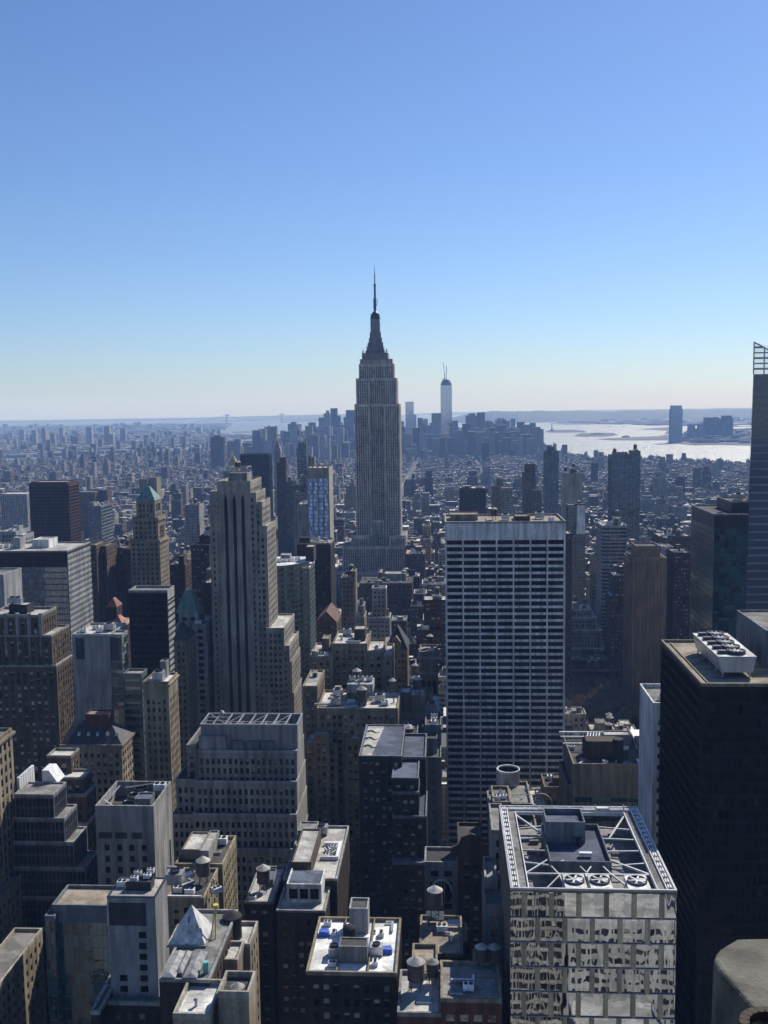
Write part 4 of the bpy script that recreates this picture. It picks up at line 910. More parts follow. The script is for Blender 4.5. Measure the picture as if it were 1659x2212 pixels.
# glass block left of it
b15 = dict(blk(112, 231, 1962, 286, 13), st='glass', ov=(1.5, 3.9, .05, .06, .06, .2, 4.5))
t15 = B_('low green mirrored glass block beside the white metal tower', [b15, dict(blk(96, 118, 1985, 283, 12), st='glass')], 'bluegrey', 'green mirrored block', glass='glass_teal', roof='roof_tan', group=G1)
for k in range(2): put(t15, 'skylight', b15['x0']+17+5*k, 292, b15['z1'], .7)
for k in range(4): put(t15, 'mast', b15['x0']+4+3*k+(7 if k else 0), 297, b15['z1'], .5)
a = at_y(57, 1984, 300); x1 = a[0]
t16 = B_('sand stone corner block with a balustraded roof edge low at the frame corner', [dict(x0=x1-34, x1=x1-3, y0=225, y1=285, z1=a[2]-1, st='punch'), dict(x0=x1-38, x1=x1, y0=218, y1=296, z1=a[2]-7.5, st='punch'), dict(x0=x1-4, x1=x1+5, y0=262, y1=300, z1=a[2]-4, st='punch')], 'tan', 'balustraded corner block', glass='glass', roof='roof_grey', trim='cream', group=G1)
b17 = dict(blk(205, 380, 2172, 246, 18), st='punch')
B_('dark low block with a pale parapet at the foot of the white tower', [b17, dict(blk(196, 216, 2192, 240, 12), st='blank')], 'darkbrown', 'dark low block', roof='roof_grey', trim='palegrey', group=G1)
# tan block with tank and taller rear wing
b18 = dict(blk(362, 428, 1945, 292, 20), st='punch', w='punch'); b18b = dict(blk(378, 481, 1872, 313, 22), st='blank', w='pairs')
t18 = B_('tan brick block carrying a cone-topped water tank and crowded vents', [dict(b18, x1=b18b['x1']-1.2), b18b], 'buff', 'tank-topped tan block', roof='roof_dark', group=G1, glass='glass')
z = b18['z1']
put(t18, 'tank', at_y(440, 1905, 303)[0], 303, z, 1.0); put(t18, 'cool', at_y(372, 1930, 298)[0], 302, z, 1.0)
for k, (xx, yy, ky) in enumerate(((385, 297, 'ac'), (398, 300, 'duct'), (392, 306, 'ac'), (410, 296, 'ac'), (405, 308, 'skylight'), (455, 297, 'vent'), (462, 303, 'vent'), (468, 297, 'ac'), (376, 309, 'duct'), (420, 308, 'vent'))): put(t18, ky, at_y(xx, 1925, yy)[0], yy, z, .9, (k % 3)*.8)
q = MB(); q.box(b18['x0']-.1, b18['x1']+1, b18['y0']+.3, b18['y0']+.8, z+.9, z+1.3); q.build('railing', 'whitemetal', t18)
z = b18b['z1']; bulkhead(t18, b18b['x0']+1, b18b['x0']+7, 318, 332, z, z+3, 'tan', 'roof_pale'); bulkhead(t18, b18b['x0']+7.6, b18b['x0']+10.6, 315, 331, z, z+4, 'greystone', 'roof_pale', 'lift_house'); put(t18, 'ac', b18b['x1']-4, 330, z, 1.2); put(t18, 'duct', b18b['x1']-5, 322, z, .6)
# white pyramid roof block
Y = 255; b20 = dict(blk(344, 452, 2122, 227, 34), st='punch', par=.8)
t20 = B_('low stone block crowned by a sharp white pyramid behind long skylights', [b20], 'brown', 'white pyramid block', roof='roof_grey', trim='palegrey', group=G1)
z = b20['z1']; pa = at_z(364, 2040, z+.6); pb_ = at_z(443, 2040, z+.6); ya = pa[1]; ap = at_y(410, 1954, ya+5)
pyramid(t20, pa[0], pb_[0], ya, ya+10, z+.6, ap[2], 'white', 'pyramid', lean=(.3, 0), eave=0)
q = MB(); q.box(pa[0]-.4, pb_[0]+.4, ya-.4, ya+10.4, z, z+.59); q.build('pyramid_base', 'greystone', t20)
q = MB(); q.poly([(pa[0]+4.3, ya+2.0, z+3.0), (pa[0]+5.0, ya+2.0, z+3.0), (pa[0]+4.8, ya+3.2, z+6.4), (pa[0]+4.5, ya+3.2, z+6.4), (pa[0]+4.3, ya-.05, z+.6), (pa[0]+5.0, ya-.05, z+.6)], [(4, 5, 1, 0), (0, 1, 2, 3)]); q.build('slit_window', 'bluegrey', t20)
for k, (xx, w) in enumerate(((356, 3.2), (381, 1.6), (402, 3.2))):
    s_ = at_y(xx, 2090, 230)[0]; q = MB(); q.box(s_, s_+w, 227+k % 2*2, 238.5, z, z+1.2); q.poly([(s_-.1, 226.9+k % 2*2, z+1.2), (s_+w+.1, 226.9+k % 2*2, z+1.2), (s_+w+.1, 238.6, z+1.2), (s_-.1, 238.6, z+1.2), (s_+w/2, 228+k % 2*2, z+1.9), (s_+w/2, 238, z+1.9)], [(0, 1, 4), (1, 2, 5, 4), (2, 3, 5), (3, 0, 4, 5)], 1); q.build('skylight', ['bluegrey', 'palegrey'], t20)
q = MB(); q.cyl(b20['x1']-1.7, 231, z, z+3.0, .7, n=12); q.build('tank', 'pipe_teal', t20)
pa[2] = z; q = MB(); q.bar((pb_[0]+.7, 246, pa[2]), (pb_[0]+1.6, 249, pa[2]+8), .3); q.bar((pb_[0]+1.8, 247, pa[2]), (pb_[0]+1.6, 249, pa[2]+8), .3); q.cyl(pb_[0]+1.6, 249, pa[2]+7.6, pa[2]+8.2, .9, .7, 10); q.build('davit', 'yellow_metal', t20)
# block with tank enclosure and white terrace
b21 = dict(blk(451, 540, 2046, 252, 12), st='punch'); t21 = B_('tan stepped block with a dark round tank standing on its roof', [dict(blk(455, 513, 2080, 243, xs=528), st='blank'), b21], 'tan', 'round-tank block', roof='roof_pale', trim='cream', group=G1)
q = MB(); zz = b21['z1']; cx = at_y(503, 2040, 257)[0]; q.cyl(cx, 257, zz, zz+6, 2.5, n=18); q.cyl(cx, 257, zz+6, zz+7.2, 2.6, .3, 18, bottom=True); q.build('water_tank', 'charcoal', t21)
b19 = dict(blk(374, 455, 2202, 214, 14), st='blank', par=1.4); e_ = dict(blk(471, 538, 2156, 216, xs=553), st='blank', par=1.6)
t19 = B_('tan block with a snow-white terrace below its walled tank house', [b19, e_], 'tan', 'white-terraced block', roof='roof_white', trim='cream', group=G1)
put(t19, 'tank', (e_['x0']+e_['x1'])/2, (e_['y0']+e_['y1'])/2, e_['z1']-5.5, .75); put(t19, 'vent', b19['x0']+4, 219, b19['z1'])
q = MB(); q.quads([[(e_['x0']+.4, e_['y0']+.4, e_['z1']+.06), (e_['x1']-.4, e_['y0']+.4, e_['z1']+.06), (e_['x1']-.4, e_['y1']-.4, e_['z1']+.06), (e_['x0']+.4, e_['y1']-.4, e_['z1']+.06)]]); q.build('tank_floor', 'roof_dark', t19)
# white-roof block with tank (dark walls) and the brown block with a white penthouse
b22 = dict(blk(529, 590, 1953, 317, 26), st='punch', par=.9); t22 = B_('dark brick block with a bright white roof and a cone-topped tank', [b22], 'darkbrown', 'white-roofed dark block', roof='roof_white', trim='palegrey', group=G1, glass='glass_blinds')
put(t22, 'tank', at_y(572, 1925, 328)[0], 326, b22['z1'], 1.05); bulkhead(t22, b22['x0']+5, b22['x1']-2, 329, 337, b22['z1'], b22['z1']+2.2, 'bluegrey', 'roof_blue'); put(t22, 'ac', b22['x0']+2, 319.5, b22['z1'], .8)
b23 = dict(blk(597, 702, 1971, 300, 16), st='pairs', par=.7, clear=1); b23b = dict(blk(611, 727, 1902, 316, 42), st='pairs', par=.8)
t23 = B_('brown brick block with a white three-window penthouse and roof tracks', [b23, dict(b23b, x1=b23['x1']+2.2)], 'brown', 'penthouse brick block', glass='glass_blinds', roof='roof_pale', trim='palegrey', group=G1)
z = b23['z1']; xa = at_y(620, 1960, 306)[0]; xb = at_y(695, 1960, 306)[0]
q = MB(); q.box(xa, xb, 306, 317, z, z+5.6, 0, 1); 
for c in ((xa, xb, 306, 306.4), (xa, xa+.4, 306.4, 317), (xb-.4, xb, 306.4, 317)): q.box(*c, z+5.6, z+6.2)
ph = q.build('penthouse', ['white', 'roof_blue'], t23); LOC[ph.name] = LOC[t23.name]
for k in range(3): xx = xa+.8+k*(xb-xa-1)/3; q = MB(); q.box(xx, xx+(xb-xa)/3-1.0, 305.9, 306.1, z+1.4, z+4.6); q.build('window', 'glass_black', ph)
z = b23b['z1']; bulkhead(t23, b23b['x0']+2.5, b23b['x0']+9, 318.5, 345, z, z+4.5, 'umber', 'roof_pale', 'lift_house'); bulkhead(t23, b23b['x0']+.5, b23b['x0']+7, 347, 355, z, z+3, 'palegrey', 'roof_grey')
q = MB(); xx = b23b['x0']+10.5
for c in ((xx, xx+6, 342, 343), (xx+5, xx+6, 331, 342), (xx, xx+5, 331, 331.6)): q.box(*c, z, z+1.3)
q.build('screen', 'whitemetal', t23)
for k in range(4): put(t23, 'ac', xx+1.6+(k % 2)*2, 333+k*2.2, z, .7, k)
put(t23, 'cool', b23b['x0']+8.5, 352, z, .8); put(t23, 'mast', b23b['x0']+5, 355, z, .9)

# centre of the lower half
def setback_hotel():
    P = dict(st='pairs')
    bl_ = [dict(blk(718, 793, 1394, 520, 30), **P), dict(blk(792, 829, 1409, 521, 26), **P), dict(blk(828, 847, 1420, 519, 27), **P), dict(blk(668, 719, 1421, 516, 30), **P),
           dict(blk(684, 860, 1534, 455, 30), st='pairs'), dict(blk(653, 686, 1486, 468, 30), **P), dict(blk(655, 730, 1610, 451, 30), **P), dict(blk(675, 712, 1590, 449, 20), **P), dict(blk(742, 782, 1600, 450.5, 20), **P), dict(blk(652, 668, 1690, 446, 40), **P)]
    for b in bl_[:4]: b['n'] = 'punch'
    r = B_('huge tan hotel block stepping up in many setbacks to plain upper towers', bl_, 'tan', 'setback tan hotel', glass='glass_blinds', roof='roof_pale', trim='tan', group=G1, clutter=1)
    z = bl_[4]['z1']; q = MB(); xa = at_y(752, 1500, 470)[0]; q.box(xa, xa+12, 466, 478, z+5, z+9)
    for k in range(5):
        for yy in (466.3, 477.5): q.box(xa+k*2.8, xa+.3+k*2.8, yy, yy+.3, z, z+5)
    q.build('cooling_deck', 'palegrey', r)
    for k in range(3): put(r, 'cool', xa+2+k*4, 472, z+9, .55)
    for k in range(7): put(r, ('duct', 'ac', 'vent', 'skylight', 'mast', 'duct', 'ac')[k], at_y(700+22*k, 1515, 466)[0], 461+(k*5) % 14, z, 1)
    q = MB(); q.bar((at_y(775, 1500, 464)[0], 463, z), (at_y(776, 1500, 464)[0], 463, z+12), .9); q.bar((at_y(718, 1500, 460)[0], 460, z), (at_y(719, 1500, 460)[0], 460, z+4), .4); q.bar((at_y(719, 1500, 460)[0], 460, z+4), (at_y(745, 1500, 468)[0], 468, z+5), .4); q.build('chimney', 'greystone', r)
setback_hotel()
u1 = dict(blk(886, 918, 1506, 500, 14), st='sparse'); B_('narrow tan lift tower with a walled pale top beside the setback hotel', [dict(blk(864, 887, 1500, 502, 12), st='blank'), dict(u1, st='blank'), dict(blk(860, 952, 1545, 498, 34), st='punch')], 'tan', 'narrow tan lift tower', roof='roof_white', trim='sand', clutter=2)
b = dict(blk(860, 953, 1640, 440, 40), st='punch', ov=(4.6, 4.6, .5, .5, .5, 1.2, 4)); B_('grey blue stone block with a deep plain cornice next to the ribbon-window slab', [b, dict(blk(866, 902, 1590, 452, 20), st='blank'), dict(blk(918, 953, 1570, 456, 20), st='blank')], 'bluegrey', 'grey blue block', roof='roof_dark', clutter=2)
b = dict(blk(775, 868, 1635, 395, 40), st='pairs', par=.5); b2 = dict(blk(846, 904, 1683, 382, 22), st='pairs', par=.6)
m2 = B_('dark brown brick block whose flat roof carries dark curling shapes', [b, b2, dict(blk(866, 920, 1640, 402, 30), st='pairs'), dict(blk(846, 905, 1716, 380, 15), st='pairs'), dict(blk(846, 922, 1768, 377, 26), st='pairs'), dict(blk(846, 922, 1868, 371, 26), st='pairs')], 'darkbrown', 'dark brown brick block', glass='glass_blinds', roof='roof_blue', trim='bluegrey', group=G1)  # bluish roof colour here paints in the shade
z = b['z1']+.05; q = MB()
q.quads([[(b['x0']+1, b['y0']+1, z), (b['x0']+5, b['y0']+1, z), (b['x0']+8, b['y1']-1, z), (b['x0']+1, b['y1']-1, z)]]); q.build('roof_patch', 'roof_pale', m2); q = MB()  # sunlit part of the roof painted as a pale quad
for cy in (12, 22, 31):
    q = MB()
    for a in range(0, 9): q.bar((b['x0']+1.5+a*.55, b['y0']+cy+1.5*math.sin(a*.7), z+.04), (b['x0']+2.05+a*.55, b['y0']+cy+1.5*math.sin((a+1)*.7), z+.04), .9-.08*a)
    q.build('roof_marking', 'roof_dark', m2)  # dark wavy strokes laid on the roof
b = dict(blk(917, 989, 1868, 330, 12), st='wide'); pf = B_('pale ornate low front with a big arched window in deep shade', [b], 'palegrey', 'arched pale front', roof='roof_dark', glass='glass_black')
q = MB(); xc = (b['x0']+b['x1'])/2; zb = b['z1']-13; q.poly([(xc+3*math.cos(R_(t_)), b['y0']-.12, zb+4.5+3*math.sin(R_(t_))) for t_ in range(0, 181, 20)]+[(xc-3, b['y0']-.12, zb), (xc+3, b['y0']-.12, zb)], [tuple(range(12))[::-1]]); q.build('arched_window', 'glass_black', pf)
q = MB()
for t_ in range(0, 180, 15): q.bar((xc+3.3*math.cos(R_(t_)), b['y0']-.2, zb+4.5+3.3*math.sin(R_(t_))), (xc+3.3*math.cos(R_(t_+15)), b['y0']-.2, zb+4.5+3.3*math.sin(R_(t_+15))), .55)
for t_ in (-1, 0, 1): q.bar((xc+t_, b['y0']-.2, zb), (xc+t_, b['y0']-.2, zb+7.2), .2)
q.build('window_frame', 'white', pf)
b = dict(blk(990, 1046, 1850, 318, 25), st='pairs'); gb_ = B_('brown brick block with a curved gable over lit windows', [b], 'brown', 'gabled brown block', roof='roof_dark', glass='glass_blinds')
q = MB(); xc = (b['x0']+b['x1'])/2; q.poly([(xc+k[0], b['y0']-.2+yy, b['z1']+k[1]) for yy in (0, 1.0) for k in ((-7, 0), (-6.2, 3), (-4, 4), (-3, 6.5), (0, 7.6), (3, 6.5), (4, 4), (6.2, 3), (7, 0))], [tuple(range(9))[::-1], tuple(range(9, 18))]+[(i, i+1, i+10, i+9) for i in range(8)]); q.build('gable', 'brown', gb_)
# tall gabled tan tower and the arcade-topped tower
b = dict(blk(835, 880, 1404, 575, 24), st='pairs'); gt2 = B_('narrow tan tower with a steep slate gable roof', [b, dict(blk(831, 846, 1388, 577, 14), st='pairs')], 'tan', 'steep-gabled tan tower', glass='glass_blinds', par=.2)
hip(gt2, b['x0'], b['x1'], b['y0'], b['y1'], b['z1']+.2, at_y(858, 1350, 586)[2], 'slate', ('y', b['y0']+9, b['y1']-9))
q = MB(); xc = (b['x0']+b['x1'])/2-.5; q.poly([(xc-2.6, b['y0']-.3, b['z1']-3), (xc+2.6, b['y0']-.3, b['z1']-3), (xc+2.6, b['y0']-.3, b['z1']+4.5), (xc, b['y0']-.3, b['z1']+8), (xc-2.6, b['y0']-.3, b['z1']+4.5)]+[(xc-2.6, b['y0']+4, b['z1']-3), (xc+2.6, b['y0']+4, b['z1']-3), (xc+2.6, b['y0']+4, b['z1']+4.5), (xc, b['y0']+4, b['z1']+8), (xc-2.6, b['y0']+4, b['z1']+4.5)], [(0, 1, 2, 3, 4), (1, 6, 7, 2), (2, 7, 8, 3), (3, 8, 9, 4), (4, 9, 5, 0)]); q.build('dormer', 'tan', gt2)
b = dict(blk(906, 946, 1412, 560, 18), st='tall', ov=(3.6, 4.0, .5, .4, .4, 1.0, 27)); at_ = B_('slim stone tower topped by a heavy scrolled cornice over tall arches', [b], 'sand', 'arcaded stone tower', glass='glass', roof='roof_grey', clutter=1)
band(at_, b, b['z1']-3, 1.4, 'palegrey', 1.1); band(at_, b, b['z1']-11.5, .8, 'palegrey', .5, 'string_course')
q = MB(); w = b['x1']-b['x0']
for k in range(3):
    xc = b['x0']+w*(.2+.3*k); q.poly([(xc+1.1*math.cos(R_(t_)), b['y0']-.06, b['z1']-16+1.1*math.sin(R_(t_))) for t_ in range(0, 181, 30)]+[(xc-1.1, b['y0']-.06, b['z1']-25), (xc+1.1, b['y0']-.06, b['z1']-25)], [tuple(range(9))[::-1]])
q.build('arched_window', 'glass_black', at_)
# behind the striped tower
cb = [dict(blk(640, 668, 1228, 684, 30), st='wide'), dict(blk(556, 600, 1226, 676, 40), st='bands')]
cv = B_('curved office slab of pale bands and green ribbon windows', cb, 'greenglassband', 'curved banded slab', glass='glass_green', roof='roof_white', trim='white', group=G1)
q = MB(); g = MB(); p0 = at_y(578, 1222, 672); p1 = at_y(668, 1228, 690); zt = p0[2]
def arc(t): return p0[0]+(p1[0]-p0[0])*t, 672+18*t-9*math.sin(math.pi*min(1, t*1.0))*(1-t*.3)
for k in range(24):
    z = zt-k*3.75
    for i in range(14):
        (xa, ya), (xb, yb) = arc(i/14), arc((i+1)/14)
        q.quads([[(xa, ya, z-1.7), (xb, yb, z-1.7), (xb, yb, z), (xa, ya, z)], [(xa, ya, z), (xb, yb, z), (xb, yb+.6, z), (xa, ya+.6, z)]])
        g.quads([[(xa+.05, ya+.5, z-3.75), (xb-.05, yb+.5, z-3.75), (xb-.05, yb+.5, z-1.7), (xa+.05, ya+.5, z-1.7)]])
        if i % 4 == 0: q.quads([[(xa, ya+.2, z-3.75), (xa+.5, ya+.2, z-3.75), (xa+.5, ya+.2, z-1.7), (xa, ya+.2, z-1.7)]])
q.build('curved_band', 'greenglassband', cv); g.build('window', 'glass_green', cv, stuff=True)
q = MB(); q.poly([(*arc(i/14), zt-.3) for i in range(15)]+[(p1[0], 715, zt-.3), (p0[0], 715, zt-.3)], [tuple(range(17))]); q.build('roof', 'roof_white', cv); bulkhead(cv, at_y(663, 1210, 700)[0], at_y(680, 1210, 700)[0], 694, 708, zt-1, zt+9, 'darkbrown', 'roof_pale'); bulkhead(cv, at_y(610, 1210, 700)[0], at_y(630, 1210, 700)[0], 692, 700, zt-1, zt+4, 'palegrey', 'roof_white')
for k in range(4): put(cv, 'ac', at_y(605+12*k, 1215, 690)[0], 688+k*2, zt-.2, 1.1)
B_('dark brown tower with a fluted top and a pale sunlit edge', [dict(blk(641, 714, 1176, 735, xs=723), st='tall', ov=(3.0, 3.8, .45, .4, .4, .8, 16), w='pairs')], 'darkbrown', 'fluted brown tower', glass='glass_brown', trim='sand', clutter=1, group=G1, roof='roof_tan')
b = dict(blk(683, 727, 1345, 620, xs=737), st='pairs'); pk = B_('brown brick tower with a peaked red tile roof', [b], 'umber', 'peaked brick tower', glass='glass_blinds', par=.2); hip(pk, b['x0'], b['x1'], b['y0'], b['y1'], b['z1']+.2, at_y(711, 1319, 622)[2], 'terracotta', ('y', b['y0']-.3, b['y1']+.3))
B_('pale concrete office slab standing clear of the brick peaked roof', [dict(blk(736, 766, 1250, 800, 22), st='punch'), dict(blk(758, 768, 1236, 803, 14), st='blank')], 'sand', 'pale concrete slab', clutter=2)

# bottom edge
b = dict(blk(661, 857, 2108, 236, 27), st='pairs', par=1.0); bb = B_('brown brick block with bright white terraces and two blue tarpaulins', [b], 'darkbrown', 'blue-tarp brick block', glass='glass_blinds', roof='roof_white', trim='sand', group=G1)
x0, x1, y0, y1, z = (b[k] for k in ('x0', 'x1', 'y0', 'y1', 'z1')); w = x1-x0
bulkhead(bb, x0+w*.34, x0+w*.66, y0+5.5, y0+10, z, z+4.2, 'greystone', 'roof_dark', 'lift_house', .3); bulkhead(bb, x0+w*.40, x0+w*.62, y1-7, y1-1, z, z+6.5, 'palegrey', 'roof_dark', 'bulkhead', .5)
q = MB(); q.cyl(x0+w*.43, y0+13, z, z+5, 1.7, n=18); q.poly([(x0+w*.43+1.7*math.cos(a)*math.cos(e), y0+13+1.7*math.sin(a)*math.cos(e), z+5+1.2*math.sin(e)) for e in (0, .5, 1.0, 1.5) for a in np.arange(18)*math.pi/9], [(r_*18+i, r_*18+(i+1) % 18, (r_+1)*18+(i+1) % 18, (r_+1)*18+i) for r_ in range(3) for i in range(18)]); q.build('water_tank', 'charcoal', bb)
for xx, yy in ((.10, 19), (.86, 11)):
    q = MB(); X, Y_ = x0+w*xx, y0+yy; q.poly([(X-1.5, Y_-1.2, z), (X+1.5, Y_-1.2, z), (X+1.5, Y_+1.2, z), (X-1.5, Y_+1.2, z), (X-1.2, Y_-.8, z+1.4), (X+1.3, Y_-.9, z+1.2), (X+1.1, Y_+.9, z+1.5), (X-1.3, Y_+.8, z+1.3)], [(0, 1, 5, 4), (1, 2, 6, 5), (2, 3, 7, 6), (3, 0, 4, 7), (4, 5, 6, 7)]); q.build('tarpaulin', 'tarp_blue', bb)
for xx, yy, kk in ((.27, 9, 'cool'), (.27, 4, 'ac'), (.75, 5, 'ac'), (.75, 10, 'cool'), (.78, 19, 'ac'), (.22, 19, 'ac'), (.12, 24, 'ac'), (.9, 23, 'duct'), (.7, 20, 'vent')): put(bb, kk, x0+w*xx, y0+yy, z, .62, 1.57*(yy % 2))
q = MB()
for xx in (.335, .68): q.box(x0+w*xx-.15, x0+w*xx+.15, y0+.6, y1-.6, z, z+1.0)
q.build('parapet', 'sand', bb)
b = dict(blk(905, 1000, 2068, 249, 20), st='punch'); tb = B_('tan flat roof with a conical tank and a curved canopy in half shade', [b, dict(blk(888, 945, 2110, 238, 14), st='blank'), dict(blk(958, 1010, 2040, 262, 10), st='blank')], 'umber', 'tan tank roof', roof='roof_tan', trim='sand', group=G1)
put(tb, 'tank', at_y(940, 1990, 266)[0], 266, b['z1']+2.4, .95); put(tb, 'duct', at_y(975, 2040, 258)[0], 258, b['z1'], .6, 1.57); put(tb, 'ac', at_y(955, 2040, 262)[0], 262, b['z1'], .9); put(tb, 'skylight', at_y(980, 2030, 264)[0], 264, b['z1']+1, .9); put(tb, 'vent', at_y(928, 2100, 244)[0], 244, b['z1'], 1)
q = MB(); X = at_y(940, 1990, 266)[0]
for k in (-1.6, 1.6): q.bar((X+k, 264.6, 90), (X+k, 264.6, b['z1']+2.5), .3); q.bar((X+k, 267.4, 90), (X+k, 267.4, b['z1']+2.5), .3)
q.box(X-2.4, X+2.4, 263.6, 268.4, b['z1']+2.0, b['z1']+2.42, bottom=True); q.build('tank_stand', 'darkmetal', tb)
b = dict(blk(952, 1084, 2166, 222, 16), st='wide', ov=(3.4, 4.2, .4, .5, .4, .6, 2.2)); rb_ = B_('red brick block with two cone-topped tanks side by side', [b, dict(blk(1024, 1084, 2122, 232, 13), st='blank'), dict(blk(950, 975, 2126, 231, 9), st='blank')], 'redbrick', 'red twin-tank block', glass='glass_green', roof='roof_grey', trim='sand', group=G1)
for xx in (1040, 1068): put(rb_, 'tank', at_y(xx, 2060, 238)[0], 238, at_y(1050, 2122, 232)[2]+.1, .72)
put(rb_, 'duct', at_y(1000, 2140, 230)[0], 230, b['z1'], .7); put(rb_, 'ac', at_y(1012, 2150, 227)[0], 227, b['z1'], .8); put(rb_, 'skylight', at_y(985, 2150, 226)[0], 226, b['z1'], .8)
b = dict(blk(858, 952, 2196, 222, 18), st='punch'); lg = B_('low block with a cluttered pale green roof squeezed between taller brick blocks', [b], 'redbrick', 'pale green roof', roof='roof_pale', trim='greystone', group=G1, clutter=3)
put(lg, 'tank', b['x1']-2, 236, b['z1'], .7)
B_('grey stone wing with a grid of dark windows beside the mirror-faced tower', [dict(blk(1047, 1090, 1962, 262, 20), st='wide'), dict(blk(1062, 1092, 1800, 285, 20), st='wide'), dict(blk(1047, 1075, 1905, 272, 14), st='blank')], 'greystone', 'grey stone wing', glass='glass', roof='roof_grey', clutter=1)
# block with the big open flue, behind the mirror tower
b = dict(blk(1065, 1104, 1738, 322, 14), st='punch'); fb = B_('stone plant tower carrying a huge open steel flue ringed in white', [b, dict(blk(1104, 1150, 1742, 325, 20), st='punch'), dict(blk(1060, 1160, 1790, 318, 30), st='punch')], 'umber', 'flue-topped plant tower', trim='sand', roof='roof_grey')
for k in range(6): put(fb, ('ac', 'pipe', 'vent')[k % 3], at_y(1072+5*k, 1725, 329)[0]+(6 if k > 3 else 0), 326+(k*3) % 8, b['z1'], .7)
z = b['z1']; fc = at_y(1098, 1700, 345); zt = at_y(1098, 1660, 345)[2]; rr = 24.0/FOC*360/1.0*1.02; q = MB(); q.cyl(fc[0], 345, 60, zt-.5, rr*.97, n=28, cap=False); f_ = q.build('flue', 'steel', fb)
q = MB(); q.ring(fc[0], 345, zt-.6, zt, rr, rr*.9, 28); q.ring(fc[0], 345, zt-14, zt-.7, rr*.9, rr*.88, 28, 1); LOC[f_.name] = LOC[fb.name]; q.build('flue_rim', ['whitemetal', 'darkmetal'], f_)
q = MB(); 
for k in range(8): a = R_(10+k*16); a2 = R_(26+k*16); X = at_y(1168, 1735, 330)[0]; q.bar((X+3.6*math.cos(a), 330, z-3+3.6*math.sin(a)), (X+3.6*math.cos(a2), 330, z-3+3.6*math.sin(a2)), .5)
q.build('bent_pipe', 'sand', fb)

# right of the slab
b = dict(blk(1238, 1400, 1655, 425, 36), st='bands', ov=(8, 4.2, .03, .5, .5, .5, 13)); mb_ = B_('limestone block crowded with roof pipes, tanks and louvred plant', [b, dict(blk(1224, 1240, 1700, 428, 30), st='blank')], 'sand', 'piped limestone block', glass='glass_green', roof='roof_dark', trim='sand', group=G1)
x0, x1, y0, y1, z = (b[k] for k in ('x0', 'x1', 'y0', 'y1', 'z1'))
q = MB(); q.box(x0+6, x0+21, y0+8, y0+17, z+1, z+6.5); q.poly([(x0+6+a, y0+8+c, z+6.5+h) for h, s_ in ((0, 0), (1.3, .8)) for a, c in ((s_, s_), (15-s_, s_), (15-s_, 9-s_), (s_, 9-s_))], [(0, 1, 5, 4), (1, 2, 6, 5), (2, 3, 7, 6), (3, 0, 4, 7), (4, 5, 6, 7)]); q.build('water_tank', 'brown', mb_)
q = MB(); q.cyl(x1-11, y0+9, z, z+9, 2.3, n=16); q.cyl(x1-11, y0+9, z, z+3, 4.4, n=16); q.build('water_tank', 'charcoal', mb_)
q = MB()
for yy, zz in ((y1-1, 3.4), (y1-6, 2.8), (y0+20, 3.0)): q.bar((x0-2, yy, z+zz), (x1-8, yy, z+zz), .55)
for k in range(12): q.bar((x0+2+k*2.3, y1-1, z), (x0+2+k*2.3, y1-1, z+3.4), .25); q.bar((x0+10+k*1.3, y1-6, z+2.8), (x0+11+k*1.3, y1-1.5, z+3.2), .5)
q.build('pipework', 'whitemetal', mb_)
for k in range(14): put(mb_, ('ac', 'duct', 'vent', 'mast', 'skylight')[k % 5], x0+2+k*2.35, y0+(3 if k % 2 else 21), z, .8, k)
bulkhead(mb_, x1-14, x1-2, y1-8, y1-2, z, z+4, 'greystone', 'roof_pale')
b = dict(x1=0); p = at_y(1411, 1527, 372); e0 = at_y(1391, 1505, 400)
b = dict(x0=p[0], x1=p[0]+13, y0=372, y1=398, z1=p[2], st='punch', ov=(3.6, 4.3, .5, .55, .4, .8, 4), e='blank'); wt_ = B_('narrow white tower with one column of small windows beside the black bronze tower', [b], 'white', 'narrow white tower', glass='glass', roof='roof_grey', trim='white', par=1.6, group=G1)
put(wt_, 'mast', b['x0']+1.5, b['y1']-3, b['z1']+1, 1); put(wt_, 'ac', b['x0']+5, 380, b['z1'], 1)
rd = [dict(blk(1228, 1278, 1318, 1010, 26), st='tall'), dict(blk(1223, 1290, 1335, 1008, 32), st='tall'), dict(blk(1223, 1300, 1362, 1007, 36), st='tall'), dict(blk(1222, 1311, 1402, 1005, 40), st='tall')]
B_('pale stone block with white stepped shoulders behind the bare park trees', rd, 'greystone', 'white-shouldered block', glass='glass', roof='roof_white', trim='white', clutter=1, group=G1)
b = dict(blk(1226, 1326, 1448, 958, 26), st='wide'); lm = B_('dark ornate stone mansion block with a blue terrace roof facing the park', [b, dict(blk(1226, 1312, 1426, 964, 18), st='punch')], 'darkbrown', 'park-side mansion block', glass='glass_black', roof='roof_blue', trim='greystone', clutter=2); band(lm, b, b['z1']-1, .8, 'sand', .8)
q = MB(); X = at_y(1328, 1520, 957)[0]; q.poly([(X, 957, 5), (X+9, 957, 18), (X, 957, 26), (X, 962, 5), (X+8, 962, 17)], [(0, 1, 2), (0, 3, 4, 1), (2, 1, 4, 3)]); q.build('gable', 'roof_pale', lm)
oc = [dict(blk(1375, 1426, 1183, 895, 26), st='blank', par=1.5), dict(blk(1367, 1436, 1206, 893, 36), st='piers'), dict(blk(1361, 1441, 1208, 897, 30), st='piers')]
ot = B_('dark brown ribbed tower with a chamfered pale-rimmed crown', oc, 'amber', 'ribbed brown tower', glass='glass_brown', sp='darkbrown', trim='sand', group=G1, roof='roof_dark')
q = MB()
